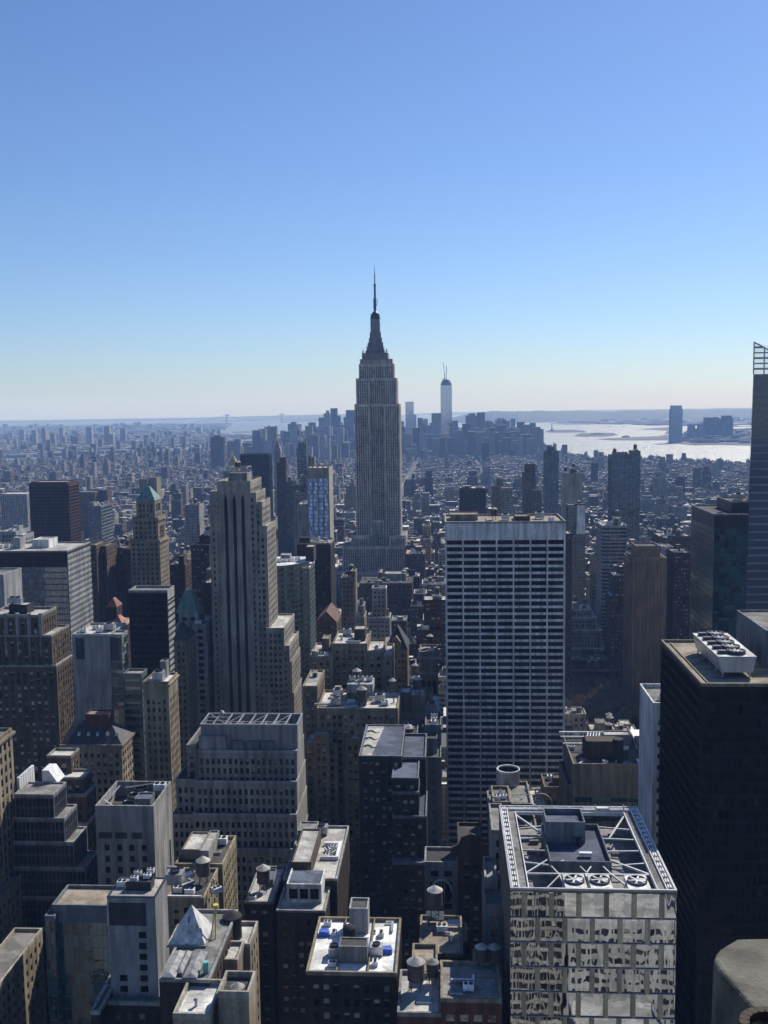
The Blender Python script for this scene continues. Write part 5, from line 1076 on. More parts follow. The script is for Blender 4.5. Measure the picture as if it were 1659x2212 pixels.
for i in range(24): xx = oc[1]['x0']+.6+i*(oc[1]['x1']-oc[1]['x0']-1.2)/23; q.box(xx-.28, xx+.28, oc[1]['y0']-.5, oc[1]['y0']+.1, 3, oc[1]['z1']-2)
q.build('rib', 'amber_rib', ot)
b = dict(blk(1543, 1640, 1113, 640, 58), st='curtain', ov=(3.2, 4.0, .06, .12, .12, .3, 8)); b_ = dict(blk(1580, 1660, 1086, 655, 34), st='curtain', ov=(3.2, 4.0, .06, .12, .12, .3, 14))
e0 = at_y(1490, 1092, 700)[0]
tg = B_('dark teal glass tower in two heights with a notched terrace', [b, b_], 'darkmetal', 'teal glass tower', glass='glass_teal', roof='roof_dark', trim='greystone', sp='darkmetal', group=G1)
put(tg, 'cool', b_['x0']+9, 672, b_['z1'], 1); put(tg, 'ac', b_['x0']+15, 668, b_['z1'], 1.2); put(tg, 'skylight', b['x0']+5, 646, b['z1'], 1)
q = MB(); k_ = 0
for g in range(5): xx = b_['x0']-.15; q.box(xx, xx+.12, 661+g*2.2, 662.4+g*2.2, b_['z1']-12+g % 3, b_['z1']-8+g % 2)
q.build('emblem', 'palegrey', tg)
# crystal tower at the right edge
ct = thing('glass_tower', (at_y(1640, 1000, 560)[0]+20, 590, 3), 'faceted blue glass tower cut by the frame with an open lattice crown', 'building', G1); ct['_nick'] = 'faceted crystal tower'
A1 = at_y(1631, 808, 560); A2 = at_y(1633, 738, 560); FOOT.append((A1[0]-6, A1[0]+60, 558, 640, A2[2], ct.name))
xm, zm, zt = A1[0], A1[2], A2[2]; X2 = xm+58; xf = at_y(1603, 1345, 560)[0]; xk = at_y(1592, 1345, 622)[0]; q = MB()
q.poly([(xf, 560, 3), (X2, 560, 3), (X2, 620, 3), (xk, 620, 3), (xm, 563, zm), (X2-3, 563, zm), (X2-3, 615, zm), (xm*1.1+2, 615, zm)], [(0, 1, 5, 4), (1, 2, 6, 5), (2, 3, 7, 6), (3, 0, 4, 7), (4, 5, 6, 7)]); q.build('wall', 'glass_navy', ct)
q = MB()
for k in range(1, 66):
    z = 3+(zm-3)*k/66; f = k/66; xa = xf+(xm-xf)*f; yy = 560+3*f
    q.box(xa+.3, X2-3*f, yy-.10, yy+.3, z, z+1.0)
q.build('floor_band', 'alum', ct)
q = MB()
for k in range(11):
    xx = xm+k*5.5; zz = zt-(xx-xm)*.55
    q.bar((xx+.2, 563.5, zm), (xx+.2, 563.5, zz), .55)
    if k < 10: q.bar((xx, 563.5, zz), (xx+5.5, 563.5, zz-5.5*.55), .6)
for k in range(1, 6):
    z = zm+(zt-zm)*k/6; q.bar((xm, 563.5, z), (min(X2-3, xm+(zt-z)/.55), 563.5, z), 1.0 if k % 2 else .7)
q.build('lattice', 'steel', ct)
q = MB(); q.poly([(xm+.1, 563.7, zm), (X2-3, 563.7, zm), (X2-3, 563.7, zt-50*.55), (xm+.1, 563.7, zt)], [(0, 1, 2, 3)])
mg, t_, bs, l_ = _new('clear_glass'); bs.inputs['Base Color'].default_value = (.8, .9, 1, 1); bs.inputs['Alpha'].default_value = .3; bs.inputs['Roughness'].default_value = .05; M['clear_glass'] = mg; q.build('crown_glass', 'clear_glass', ct)
q = MB(); xr = at_y(1594, 1345, 575)[0]
B_('plain white pavilion roof between the ribbed brown tower and the teal glass', [dict(blk(1455, 1492, 1298, 980, 30), st='punch'), dict(blk(1452, 1490, 1370, 930, 30), st='punch')], 'palegrey', 'white pavilion roof', roof='roof_white', par=.5)

# ------------------------------------------------------------------ middle distance, one row each: label, nick, material, style, glass, roof, Y, blocks
MID = [
 ('dark bronze slab standing alone behind the striped cream tower', 'dark bronze slab', 'bronze', 'fins', 'glass_black', 'roof_dark', [(518, 581, 982, 1750, 30)], {}),
 ('pale blue glass tower with a cream rim and a sunlit blank flank', 'pale blue rimmed tower', 'cream', 'grid', 'glass_pale_blue', 'roof_pale', [(664, 709, 1013, 930, 38)], dict(ov=(1.55, 3.7, .10, .20, .15, .4, 8.5), w='blank')),
 ('blank pale concrete slab close against the pale blue rimmed tower', 'blank pale slab', 'palegrey', 'blank', 'glass', 'roof_pale', [(642, 664, 1092, 940, 30)], {}),
 ('thin brown brick tower pair rising beside the dark bronze slab', 'thin brown tower', 'rust', 'punch', 'glass', 'roof_dark', [(597, 615, 1000, 1700, 24), (604, 617, 990, 1702, 16)], {}),
 ('green glass apartment tower with a dark cap', 'green capped tower', 'greenglassband', 'bands', 'glass_green', 'roof_dark', [(641, 657, 968, 2050, 24), (644, 661, 956, 2056, 20)], {}),
 ('pale slim tower seen past the green capped tower', 'pale slim tower', 'sand', 'punch', 'glass', 'roof_pale', [(672, 679, 988, 1900, 20), (665, 672, 985, 1905, 18)], {}),
 ('grey stepped tower with a chimney-like top left of the pale blue tower', 'grey stepped tower', 'greystone', 'punch', 'glass', 'roof_grey', [(635, 664, 1065, 1330, 26), (648, 668, 1028, 1340, 20)], {}),
 ('teal glass block wedged low beside the blank pale slab', 'teal wedge block', 'greenglassband', 'curtain', 'glass_teal', 'roof_grey', [(630, 652, 1048, 1400, 24), (618, 642, 1040, 1420, 24)], {}),
 ('grey slab with a sunlit cream end seen over low roofs', 'cream-ended slab', 'greystone', 'punch', 'glass', 'roof_grey', [(398, 430, 1092, 1270, 26)], dict(w='blank')),
 ('dark brick apartment slab in the shade of the striped cream tower', 'dark brick slab', 'darkbrown', 'punch', 'glass_blinds', 'roof_grey', [(412, 452, 1180, 820, 30), (430, 455, 1160, 830, 22)], {}),
 ('black narrow slab with a round pale cap at the striped tower foot', 'black narrow slab', 'charcoal', 'blank', 'glass_black', 'roof_pale', [(438, 462, 1262, 640, 24)], {}),
 ('pale stone tower under a blue green copper roof', 'blue-roofed stone tower', 'greystone', 'wide', 'glass', 'roof_grey', [(386, 428, 1325, 560, 14), (380, 446, 1352, 556, 22)], {}),
 ('olive brick tower with a slanting dark roof corner', 'slant-roofed olive tower', 'tan', 'punch', 'glass', 'roof_dark', [(376, 404, 1385, 530, 18)], {}),
 ('brown brick slab pair with tan sunlit sides above copper roofs', 'brown slab pair', 'umber', 'punch', 'glass', 'roof_tan', [(194, 208, 1180, 820, 30), (216, 230, 1182, 830, 26)], {}),
 ('broad grey apartment house with a bright white end wall', 'white-ended apartment house', 'umber', 'punch', 'glass', 'roof_grey', [(236, 268, 1186, 860, 34)], {}),
 ('dark red brick house in shadow beside the green-roofed tower', 'dark red brick house', 'rust', 'punch', 'glass', 'roof_dark', [(268, 284, 1188, 850, 34)], {}),
 ('red brown loft block with a pale edge right of the green-roofed tower', 'red brown loft block', 'rust', 'punch', 'glass', 'roof_grey', [(364, 400, 1222, 860, 26)], {}),
 ('white stone loft building with a spiky white roof', 'spiky white loft', 'palegrey', 'tall', 'glass', 'roof_white', [(0, 34, 1150, 900, 30), (34, 50, 1158, 880, 24)], {}),
 ('dark glass cube striped with pale vertical fins', 'fin-striped dark cube', 'charcoal', 'glass', 'glass_black', 'roof_pale', [(993, 1050, 1056, 1480, 44)], dict(ov=(9, 3.8, .14, .08, .5, .6, 3))),
 ('tall dark apartment tower with a stepped crown over the river', 'stepped dark apartment tower', 'bluegrey', 'punch', 'glass', 'roof_dark', [(1177, 1207, 975, 1850, 28), (1184, 1198, 966, 1856, 16)], {}),
 ('grey brown twin-topped tower before the stepped dark apartment tower', 'twin-topped grey tower', 'umber', 'punch', 'glass', 'roof_dark', [(1130, 1152, 1022, 1700, 24), (1134, 1157, 1004, 1715, 16), (1149, 1170, 1060, 1690, 24)], {}),
 ('tan stepped tower with a crowned top among grey lofts', 'tan crowned tower', 'tan', 'punch', 'glass', 'roof_grey', [(1063, 1092, 1050, 1560, 24), (1072, 1088, 1036, 1565, 14)], {}),
 ('light grey slab beside the tan crowned tower', 'light grey slab', 'greystone', 'punch', 'glass', 'roof_grey', [(1084, 1108, 1055, 1500, 22)], {}),
 ('tall blue grey glass tower with a slanted roof screen and a white fin', 'slant-screened glass tower', 'bluegrey', 'curtain', 'glass_blue', 'roof_grey', [(1322, 1372, 985, 1280, 30), (1366, 1384, 976, 1282, 26)], dict(ov=(3.2, 3.3, .2, .3, .3, .6, 5))),
 ('blank beige slab with a huge mottled blank wall', 'blank beige slab', 'cream', 'blank', 'glass', 'roof_pale', [(1216, 1258, 1023, 1350, 20)], {}),
 ('low glass block with a pale green advertising wall below the blank beige slab', 'pale green wall block', 'bluegrey', 'curtain', 'glass_teal', 'roof_grey', [(1227, 1247, 1092, 1180, 20), (1245, 1265, 1090, 1178, 18)], {}),
 ('pale grey office block with white ribbon floors', 'white ribbon block', 'palegrey', 'bands', 'glass', 'roof_pale', [(1300, 1355, 1137, 1020, 36), (1355, 1385, 1180, 1030, 30)], {}),
 ('tan setback tower capped by a square block behind the white-shouldered block', 'tan square-capped tower', 'tan', 'punch', 'glass', 'roof_tan', [(1290, 1327, 1178, 1075, 20), (1282, 1340, 1206, 1070, 28), (1275, 1346, 1262, 1065, 34)], {}),
 ('dark brick loft tower tucked left of the ribbed brown tower', 'dark loft tower', 'darkbrown', 'punch', 'glass_blinds', 'roof_white', [(1326, 1362, 1246, 960, 26), (1338, 1356, 1226, 966, 12), (1318, 1362, 1290, 955, 30)], {}),
 ('reddish brick slab with tidy windows between the ribbed tower and teal glass', 'reddish brick slab', 'rust', 'pairs', 'glass_blinds', 'roof_grey', [(1456, 1492, 1196, 900, 30)], {}),
 ('pale flat-topped block glimpsed behind the ribbed brown tower', 'pale flat-topped block', 'palegrey', 'punch', 'glass', 'roof_pale', [(1432, 1455, 1184, 1000, 26)], {}),
 ('dark brick block with blank roof houses behind the teal glass tower', 'blank-roofed dark block', 'umber', 'punch', 'glass', 'roof_pale', [(1424, 1494, 1160, 1120, 34), (1442, 1470, 1148, 1130, 16)], {}),
 ('narrow reddish tower close to the right side of the ribbon-window slab', 'narrow reddish tower', 'rust', 'punch', 'glass', 'roof_pale', [(1224, 1236, 1155, 900, 24)], {}),
 ('broad tan hospital slab with square wings far down the avenues', 'broad tan slab', 'sand', 'punch', 'glass', 'roof_grey', [(452, 532, 1062, 1900, 40)], {}),
 ('tan twin apartment slabs with lit sides over low roofs', 'tan twin slabs', 'tan', 'punch', 'glass', 'roof_tan', [(300, 318, 1035, 2000, 24), (318, 338, 1032, 2010, 30)], dict(w='blank')),
 ('grey brown loft pair left of the slim blue block', 'grey loft pair', 'umber', 'punch', 'glass', 'roof_grey', [(165, 205, 1064, 1900, 30), (214, 232, 1060, 1920, 24)], {}),
 ('white classical loft front in the middle distance', 'white loft front', 'palegrey', 'tall', 'glass', 'roof_pale', [(0, 58, 1068, 1800, 40)], {}),
 ('square brick apartment tower alone near the river', 'square brick tower', 'rust', 'punch', 'glass', 'roof_dark', [(454, 483, 945, 4300, 40), (463, 474, 941, 4305, 20)], {}),
 ('brown lofts in a row below the spired skyscraper', 'brown loft row', 'umber', 'pairs', 'glass', 'roof_tan', [(876, 918, 1198, 1180, 40)], {}),
 ('red terrace-roofed block next to the spired skyscraper', 'red terrace block', 'umber', 'punch', 'glass', 'copperroof', [(876, 902, 1180, 1240, 30)], {}),
 ('dark roofed loft block with a white dome tank in front of the spired skyscraper', 'white-domed loft', 'brown', 'wide', 'glass', 'roof_dark', [(776, 890, 1262, 1000, 46)], {}),
]
for lab, nick, mat, st, gl, rf, blks, kw in MID:
    bs_ = []
    for (xl, xr, yt, Y, d) in blks: bs_.append(dict(blk(xl, xr, yt, Y, d), st=st, **kw))
    r = building(lab, bs_, mat, gl, roof=rf, nick=nick, clutter=1 if bs_[0]['y0'] < 1500 and 'rimmed' not in nick else 0, cap=60, sp='darkmetal' if st in ('curtain', 'glass') else None)
    if nick == 'blue-roofed stone tower': b = bs_[0]; pyramid(r, b['x0']-1, b['x1']-1, b['y0'], b['y1'], b['z1']+.6, at_y(407, 1275, 565)[2], 'copper', top=.35)
    if nick == 'slant-roofed olive tower': b = bs_[0]; hip(r, b['x0'], b['x1'], b['y0'], b['y1'], b['z1']+.6, b['z1']+8.5, 'slate', (b['x0']+1.5, b['x0']+3))
    if nick == 'pale blue rimmed tower':
        b = bs_[0]; q = MB()
        for f in (0, .25, .5, .75, 1): xx = b['x0']+f*(b['x1']-b['x0']); q.box(xx-.7, xx+.7, b['y0']-.5, b['y0']+.2, 3, b['z1']+3.2)
        q.build('pier', 'cream', r)
    if nick == 'white-ended apartment house': panel(r, bs_[0], .02, .98, bs_[0]['z1']-60, bs_[0]['z1']-1, 'palegrey', 'end_wall', 'w')
    if nick == 'white-domed loft': put(r, 'tank', at_y(872, 1235, 1030)[0], 1030, bs_[0]['z1'], 1.1)
    if nick == 'pale green wall block': panel(r, bs_[1], .05, .95, bs_[1]['z1']-34, bs_[1]['z1']-1, 'white', 'advertising_wall')
    if nick == 'slant-screened glass tower':
        b = bs_[0]; q = MB(); q.poly([(b['x0'], b['y0'], b['z1']), (b['x1'], b['y0'], b['z1']), (b['x1'], b['y0']+.6, b['z1']), (b['x0'], b['y0']+.6, b['z1']), (b['x0'], b['y0'], b['z1']+6), (b['x1'], b['y0'], b['z1']+.6), (b['x1'], b['y0']+.6, b['z1']+.6), (b['x0'], b['y0']+.6, b['z1']+6)], [(0, 1, 5, 4), (1, 2, 6, 5), (2, 3, 7, 6), (3, 0, 4, 7), (4, 5, 6, 7)]); q.build('roof_screen', 'tan', r)
# thin clock tower with a pointed roof, and the gold pyramid
b = dict(blk(591, 606, 975, 2050, 20), st='punch'); r = building('slender pale stone tower with a pointed roof and gilded lantern', [b], 'greystone', nick='pointed clock tower', par=.3); pyramid(r, b['x0'], b['x1'], b['y0'], b['y1'], b['z1']+.3, at_y(600, 952, 2060)[2], 'greystone', top=.12)
q = MB(); c = at_y(599.5, 950, 2060); q.cyl(c[0], 2060, c[2]-1, at_y(600, 943, 2060)[2], 2.0, n=8); q.cyl(c[0], 2060, at_y(600, 943, 2060)[2], at_y(600, 935, 2060)[2], 2.0, .1, 8); q.build('lantern', 'gold', r)
b = dict(blk(482, 520, 1018, 1850, 32), st='tall'); r = building('wide stone tower with a gilded pyramid roof peeping over the striped cream tower', [b], 'greystone', nick='gilded pyramid tower', par=.5); pyramid(r, b['x0']+4, b['x1']-4, b['y0']+2, b['y1']-2, b['z1']+.3, at_y(501, 984, 1866)[2], 'gold', top=.1)
q = MB(); c = at_y(501, 985, 1866); q.cyl(c[0], 1866, c[2]-1, at_y(501, 979, 1866)[2], 2.2, n=8); q.cyl(c[0], 1866, at_y(501, 979, 1866)[2], at_y(501, 972, 1866)[2], 2, .1, 8); q.build('lantern', 'gold', r)
# copper-hipped hotel crown and turret among the lofts on the left
b = dict(blk(236, 270, 1376-18, 640, 14), st='punch'); r = building('brick hotel with bright copper hipped roofs and chimneys', [dict(blk(232, 275, 1350, 650, 24), st='punch'), dict(blk(230, 252, 1312, 690, 12), st='punch')], 'rust', nick='copper-roofed hotel', par=.1, roof='roof_tan')
f0 = FOOT[-2]; hip(r, f0[0]+2, f0[0]+9, f0[2]+2, f0[2]+14, f0[4]+.2, f0[4]+5, 'copperroof', ('y', f0[2]+6, f0[2]+10)); f0 = FOOT[-1]; hip(r, f0[0], f0[1], f0[2], f0[3], f0[4]+.2, f0[4]+6, 'copperroof', ('y', f0[2]+4, f0[2]+8))

# ------------------------------------------------------------------ far landmarks: downtown, the far bank, bridge, statue
def far_block(label, nick, mat, Y, rects, st='punch', glass='glass', roof='roof_grey', group='towers at the far tip of the island', cat='building', **kw):
    bs = [dict(blk(xl, xr, yt, Y+i*6, d), st=st, **kw) for i, (xl, xr, yt, d) in enumerate(rects)]
    return building(label, bs, mat, glass, roof=roof, nick=nick, name='skyscraper', group=group, cat=cat, cap=0, par=.6)
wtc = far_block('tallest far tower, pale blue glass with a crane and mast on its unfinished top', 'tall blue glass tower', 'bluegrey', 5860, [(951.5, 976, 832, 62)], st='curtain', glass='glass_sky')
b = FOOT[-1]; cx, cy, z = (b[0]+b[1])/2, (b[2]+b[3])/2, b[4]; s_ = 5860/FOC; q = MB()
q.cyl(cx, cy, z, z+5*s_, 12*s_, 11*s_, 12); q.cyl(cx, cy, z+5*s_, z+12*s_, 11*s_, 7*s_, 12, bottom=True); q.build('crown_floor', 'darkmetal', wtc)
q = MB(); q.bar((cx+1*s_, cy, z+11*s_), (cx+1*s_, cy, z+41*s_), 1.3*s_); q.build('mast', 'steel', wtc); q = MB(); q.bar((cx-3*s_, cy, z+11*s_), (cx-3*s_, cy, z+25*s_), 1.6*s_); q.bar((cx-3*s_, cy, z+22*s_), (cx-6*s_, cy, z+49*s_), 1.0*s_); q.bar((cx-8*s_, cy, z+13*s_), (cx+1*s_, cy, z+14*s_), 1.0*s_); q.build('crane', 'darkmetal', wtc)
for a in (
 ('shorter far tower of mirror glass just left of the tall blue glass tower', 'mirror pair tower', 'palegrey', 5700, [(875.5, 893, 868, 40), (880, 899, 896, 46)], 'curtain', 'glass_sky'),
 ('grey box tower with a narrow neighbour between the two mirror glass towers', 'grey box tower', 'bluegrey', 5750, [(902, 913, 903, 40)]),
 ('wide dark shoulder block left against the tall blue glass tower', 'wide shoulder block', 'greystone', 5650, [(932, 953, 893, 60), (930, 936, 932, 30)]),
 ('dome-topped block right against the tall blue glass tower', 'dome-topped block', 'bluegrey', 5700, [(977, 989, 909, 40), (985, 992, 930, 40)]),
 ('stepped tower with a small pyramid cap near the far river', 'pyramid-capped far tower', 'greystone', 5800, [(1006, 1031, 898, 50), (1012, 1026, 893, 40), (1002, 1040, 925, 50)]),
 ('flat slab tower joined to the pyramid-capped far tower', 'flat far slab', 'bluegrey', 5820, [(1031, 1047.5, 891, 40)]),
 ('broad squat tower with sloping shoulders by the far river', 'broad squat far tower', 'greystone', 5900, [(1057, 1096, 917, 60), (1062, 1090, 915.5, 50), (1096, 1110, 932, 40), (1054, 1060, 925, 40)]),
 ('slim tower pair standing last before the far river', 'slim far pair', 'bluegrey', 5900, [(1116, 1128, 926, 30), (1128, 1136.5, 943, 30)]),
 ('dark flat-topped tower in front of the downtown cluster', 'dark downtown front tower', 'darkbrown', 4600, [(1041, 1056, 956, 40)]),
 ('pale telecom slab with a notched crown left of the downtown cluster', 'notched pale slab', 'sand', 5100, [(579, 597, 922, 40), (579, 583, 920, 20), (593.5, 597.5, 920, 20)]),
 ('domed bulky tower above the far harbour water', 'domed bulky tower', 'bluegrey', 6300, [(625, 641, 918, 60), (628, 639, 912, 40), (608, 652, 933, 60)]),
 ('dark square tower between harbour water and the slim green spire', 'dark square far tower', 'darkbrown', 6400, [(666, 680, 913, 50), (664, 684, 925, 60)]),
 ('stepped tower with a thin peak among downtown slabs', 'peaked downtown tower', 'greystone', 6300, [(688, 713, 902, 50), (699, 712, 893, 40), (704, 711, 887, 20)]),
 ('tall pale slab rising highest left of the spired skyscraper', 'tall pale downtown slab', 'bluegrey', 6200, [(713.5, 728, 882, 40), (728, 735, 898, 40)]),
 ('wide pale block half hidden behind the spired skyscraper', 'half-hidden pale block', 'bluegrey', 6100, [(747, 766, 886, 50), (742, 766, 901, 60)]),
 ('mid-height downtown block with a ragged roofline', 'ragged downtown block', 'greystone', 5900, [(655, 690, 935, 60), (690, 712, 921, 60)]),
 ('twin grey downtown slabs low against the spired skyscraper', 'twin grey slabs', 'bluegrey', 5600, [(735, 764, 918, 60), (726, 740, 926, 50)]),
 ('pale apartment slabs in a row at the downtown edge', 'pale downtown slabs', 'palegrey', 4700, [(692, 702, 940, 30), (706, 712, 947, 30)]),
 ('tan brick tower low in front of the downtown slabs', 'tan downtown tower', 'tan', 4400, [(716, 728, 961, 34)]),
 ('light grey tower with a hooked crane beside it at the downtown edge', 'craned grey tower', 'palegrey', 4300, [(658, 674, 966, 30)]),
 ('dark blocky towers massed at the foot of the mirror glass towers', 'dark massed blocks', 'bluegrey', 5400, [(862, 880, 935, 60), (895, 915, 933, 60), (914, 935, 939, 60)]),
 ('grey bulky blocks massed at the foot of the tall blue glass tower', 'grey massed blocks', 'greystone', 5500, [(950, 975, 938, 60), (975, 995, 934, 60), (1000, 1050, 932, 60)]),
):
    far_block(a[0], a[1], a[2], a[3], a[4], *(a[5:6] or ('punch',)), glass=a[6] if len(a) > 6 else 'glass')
GJ = 'towers on the far river bank'
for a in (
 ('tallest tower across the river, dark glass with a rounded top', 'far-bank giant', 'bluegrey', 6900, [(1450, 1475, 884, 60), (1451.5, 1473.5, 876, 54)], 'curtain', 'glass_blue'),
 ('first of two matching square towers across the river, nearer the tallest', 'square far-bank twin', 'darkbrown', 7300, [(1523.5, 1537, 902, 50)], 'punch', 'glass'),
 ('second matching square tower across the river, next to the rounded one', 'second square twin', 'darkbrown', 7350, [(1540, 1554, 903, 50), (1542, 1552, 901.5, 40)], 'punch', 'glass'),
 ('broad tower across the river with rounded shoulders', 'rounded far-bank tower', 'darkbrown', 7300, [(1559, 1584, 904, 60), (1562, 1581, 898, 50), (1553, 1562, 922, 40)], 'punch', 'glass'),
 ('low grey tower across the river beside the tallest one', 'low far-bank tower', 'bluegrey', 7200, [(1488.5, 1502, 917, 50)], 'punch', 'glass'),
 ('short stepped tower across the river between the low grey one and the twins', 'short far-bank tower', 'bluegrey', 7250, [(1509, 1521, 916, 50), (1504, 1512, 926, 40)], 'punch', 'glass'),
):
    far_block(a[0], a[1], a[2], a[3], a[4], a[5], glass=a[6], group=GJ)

# suspension bridge on the horizon
p0, p1 = at_z(491.5, 915.5, 0), at_z(610, 913, 0); br = thing('suspension_bridge', tuple((p0+p1)/2), 'hazy suspension bridge with two slim towers low on the horizon', 'bridge')
hT = at_y(491, 895, p0[1])[2]; s_ = p0[1]/FOC
for p in (p0, p1):
    q = MB(); 
    for k in (-2.0, 2.0): q.box(p[0]+(k-.7)*s_, p[0]+(k+.7)*s_, p[1]-40, p[1]+40, 0, hT)
    for f in (.33, .62, .96): q.box(p[0]-2.6*s_, p[0]+2.6*s_, p[1]-35, p[1]+35, hT*f-6, hT*f+8)
    q.build('tower', 'steel', br)
dz = hT*.30; dv = p1-p0
q = MB(); q.bar(p0-dv*.55+np.array([0, 0, dz]), p1+dv*.35+np.array([0, 0, dz]), 9); q.build('deck', 'steel', br)
q = MB(); n_ = 24
def cab(t): return p0+dv*t+np.array([0, 0, dz+12+(hT-dz-12)*(2*t-1)**2])
for i in range(n_): q.bar(cab(i/n_), cab((i+1)/n_), 5)
q.bar(p0+np.array([0, 0, hT]), p0-dv*.4+np.array([0, 0, dz]), 5); q.bar(p1+np.array([0, 0, hT]), p1+dv*.3+np.array([0, 0, dz]), 5); q.build('cable', 'steel', br)

# statue on its island
p = at_z(1192, 930.5, 3); s_ = p[1]/FOC; st = thing('statue', tuple(p), 'tiny green statue with a raised arm on a tall plinth in the harbour', 'statue')
q = MB(); q.poly([(p[0]+r*s_*math.cos(R_(36*k+18)), p[1]+r*s_*math.sin(R_(36*k+18)), z) for z, f in ((3, 1), (3+2.4*s_, .9)) for k in range(10) for r in ((6 if k % 2 else 4)*f,)], [(i, (i+1) % 10, 10+(i+1) % 10, 10+i) for i in range(10)]+[tuple(range(10, 20))]); q.build('fort', 'sand', st)
q = MB(); q.box(p[0]-1.5*s_, p[0]+1.5*s_, p[1]-1.5*s_, p[1]+1.5*s_, 3+2.3*s_, 3+4*s_); q.box(p[0]-1.15*s_, p[0]+1.15*s_, p[1]-1.15*s_, p[1]+1.15*s_, 3+4*s_, 3+8.5*s_); q.build('plinth', 'greystone', st)
q = MB(); zb = 3+8.5*s_
for z0, z1, ra, rb in ((0, 3.6, 1.0, .8), (3.6, 5.6, .85, .65), (5.6, 6.0, .65, .3), (6.0, 7.0, .42, .4)): q.cyl(p[0], p[1], zb+z0*s_, zb+z1*s_, ra*s_, rb*s_, 12)
q.bar((p[0]-.6*s_, p[1], zb+5.3*s_), (p[0]-1.0*s_, p[1], zb+8.2*s_), .4*s_); q.cyl(p[0]-1.0*s_, p[1], zb+8.2*s_, zb+9.2*s_, .45*s_, .1*s_, 8); q.bar((p[0]+.6*s_, p[1], zb+4.9*s_), (p[0]+.9*s_, p[1]-.6*s_, zb+4.1*s_), .45*s_)
q.build('figure', 'copper', st)
# island halls, ferry terminal, gas tanks
for lab, x, y, w, h, mat in (('long brick immigration hall with corner turrets on the larger low island', 1291, 938, 26, 3.2, 'rust'), ('turreted ferry terminal on the far-bank pier', 1352, 944.5, 15, 3.4, 'umber'), ('low white warehouse on the port shore', 1266, 909.5, 10, 2.0, 'white'), ('white waterside hall on the far bank', 1556, 955, 10, 2, 'white'), ('long pale port shed behind the harbour islands', 1320, 911, 30, 1.8, 'palegrey'), ('pale river-side shed row below the square brick tower', 425, 953, 80, 1.5, 'white'), ('second pale river-side shed row', 470, 961, 60, 1.6, 'white')):
    p = at_z(x, y, 3); s_ = p[1]/FOC; r = thing('waterside_hall', tuple(p), lab, 'building', 'low halls around the harbour'); r['_nick'] = ''
    q = MB(); q.box(p[0]-w/2*s_, p[0]+w/2*s_, p[1]-20, p[1]+30, 2, 2+h*s_*.7); q.build('wall', mat, r)
    q = MB(); q.poly([(p[0]-w/2*s_, p[1]-22, 2+h*s_*.7), (p[0]+w/2*s_, p[1]-22, 2+h*s_*.7), (p[0]+w/2*s_, p[1]+32, 2+h*s_*.7), (p[0]-w/2*s_, p[1]+32, 2+h*s_*.7), (p[0]-w/2*s_, p[1]+5, 2+h*s_), (p[0]+w/2*s_, p[1]+5, 2+h*s_)], [(0, 1, 5, 4), (2, 3, 4, 5), (1, 2, 5), (3, 0, 4)]); q.build('roof', 'roof_white' if mat in ('white', 'palegrey') else 'slate', r)
    if mat in ('rust', 'umber'):
        q = MB()
        for k in (-.25, .25): q.cyl(p[0]+k*w*s_*.6, p[1], 2+h*s_*.5, 2+h*s_*1.3, .9*s_, .8*s_, 8); q.cyl(p[0]+k*w*s_*.6, p[1], 2+h*s_*1.3, 2+h*s_*1.9, .9*s_, .1*s_, 8)
        q.build('turret', mat, r)

# boats and storage tanks
for k, (x, y, L_, lab) in enumerate(((1113, 914.5, 8, 'tiny dark barge far out near the hill shore'), (1121, 925.5, 7, 'small ferry crossing left of the statue island'), (1316, 922, 10, 'long low barge beyond the larger low island'), (1346, 922.5, 8, 'second low barge moored in line with the long one'), (1149, 937, 4, 'little tug on open water near the last downtown towers'), (1390, 968, 5, 'small white ferry heading across the bright river'))):
    p = at_z(x, y, 0); s_ = p[1]/FOC; h = L_/2*s_; r = thing('boat', tuple(p), lab, 'boat', 'boats on the harbour'); q = MB(); w = h*.22
    q.poly([(p[0]-h, p[1], 0), (p[0]-h*.7, p[1]-w, 0), (p[0]+h, p[1]-w, 0), (p[0]+h, p[1]+w, 0), (p[0]-h*.7, p[1]+w, 0)]+[(p[0]-h*1.06, p[1], .5*s_), (p[0]-h*.72, p[1]-w*1.1, .5*s_), (p[0]+h, p[1]-w*1.1, .5*s_), (p[0]+h, p[1]+w*1.1, .5*s_), (p[0]-h*.72, p[1]+w*1.1, .5*s_)], [(i, (i+1) % 5, 5+(i+1) % 5, 5+i) for i in range(5)]+[(5, 6, 7, 8, 9)]); q.build('hull', 'charcoal' if k != 5 else 'white', r)
    q = MB(); q.box(p[0]+h*.35, p[0]+h*.8, p[1]-w*.7, p[1]+w*.7, .5*s_, 1.1*s_); q.box(p[0]+h*.5, p[0]+h*.6, p[1]-w*.2, p[1]+w*.2, 1.1*s_, 1.6*s_); q.build('cabin', 'white', r)
for k in range(7):
    p = at_z(1383+k*8.8, 904.5-.05*k, 3); s_ = p[1]/FOC; r = thing('storage_tank', tuple(p), 'round white storage tank in a row along the port shore', 'tank', 'storage tanks at the port'); q = MB(); q.cyl(p[0], p[1], 2, 2+1.3*s_, 1.7*s_, n=14, cap=False); q.build('shell', 'white', r); q = MB(); q.cyl(p[0], p[1], 2+1.3*s_, 2+2.0*s_, 1.75*s_, .3*s_, 14); q.build('roof', 'white', r)

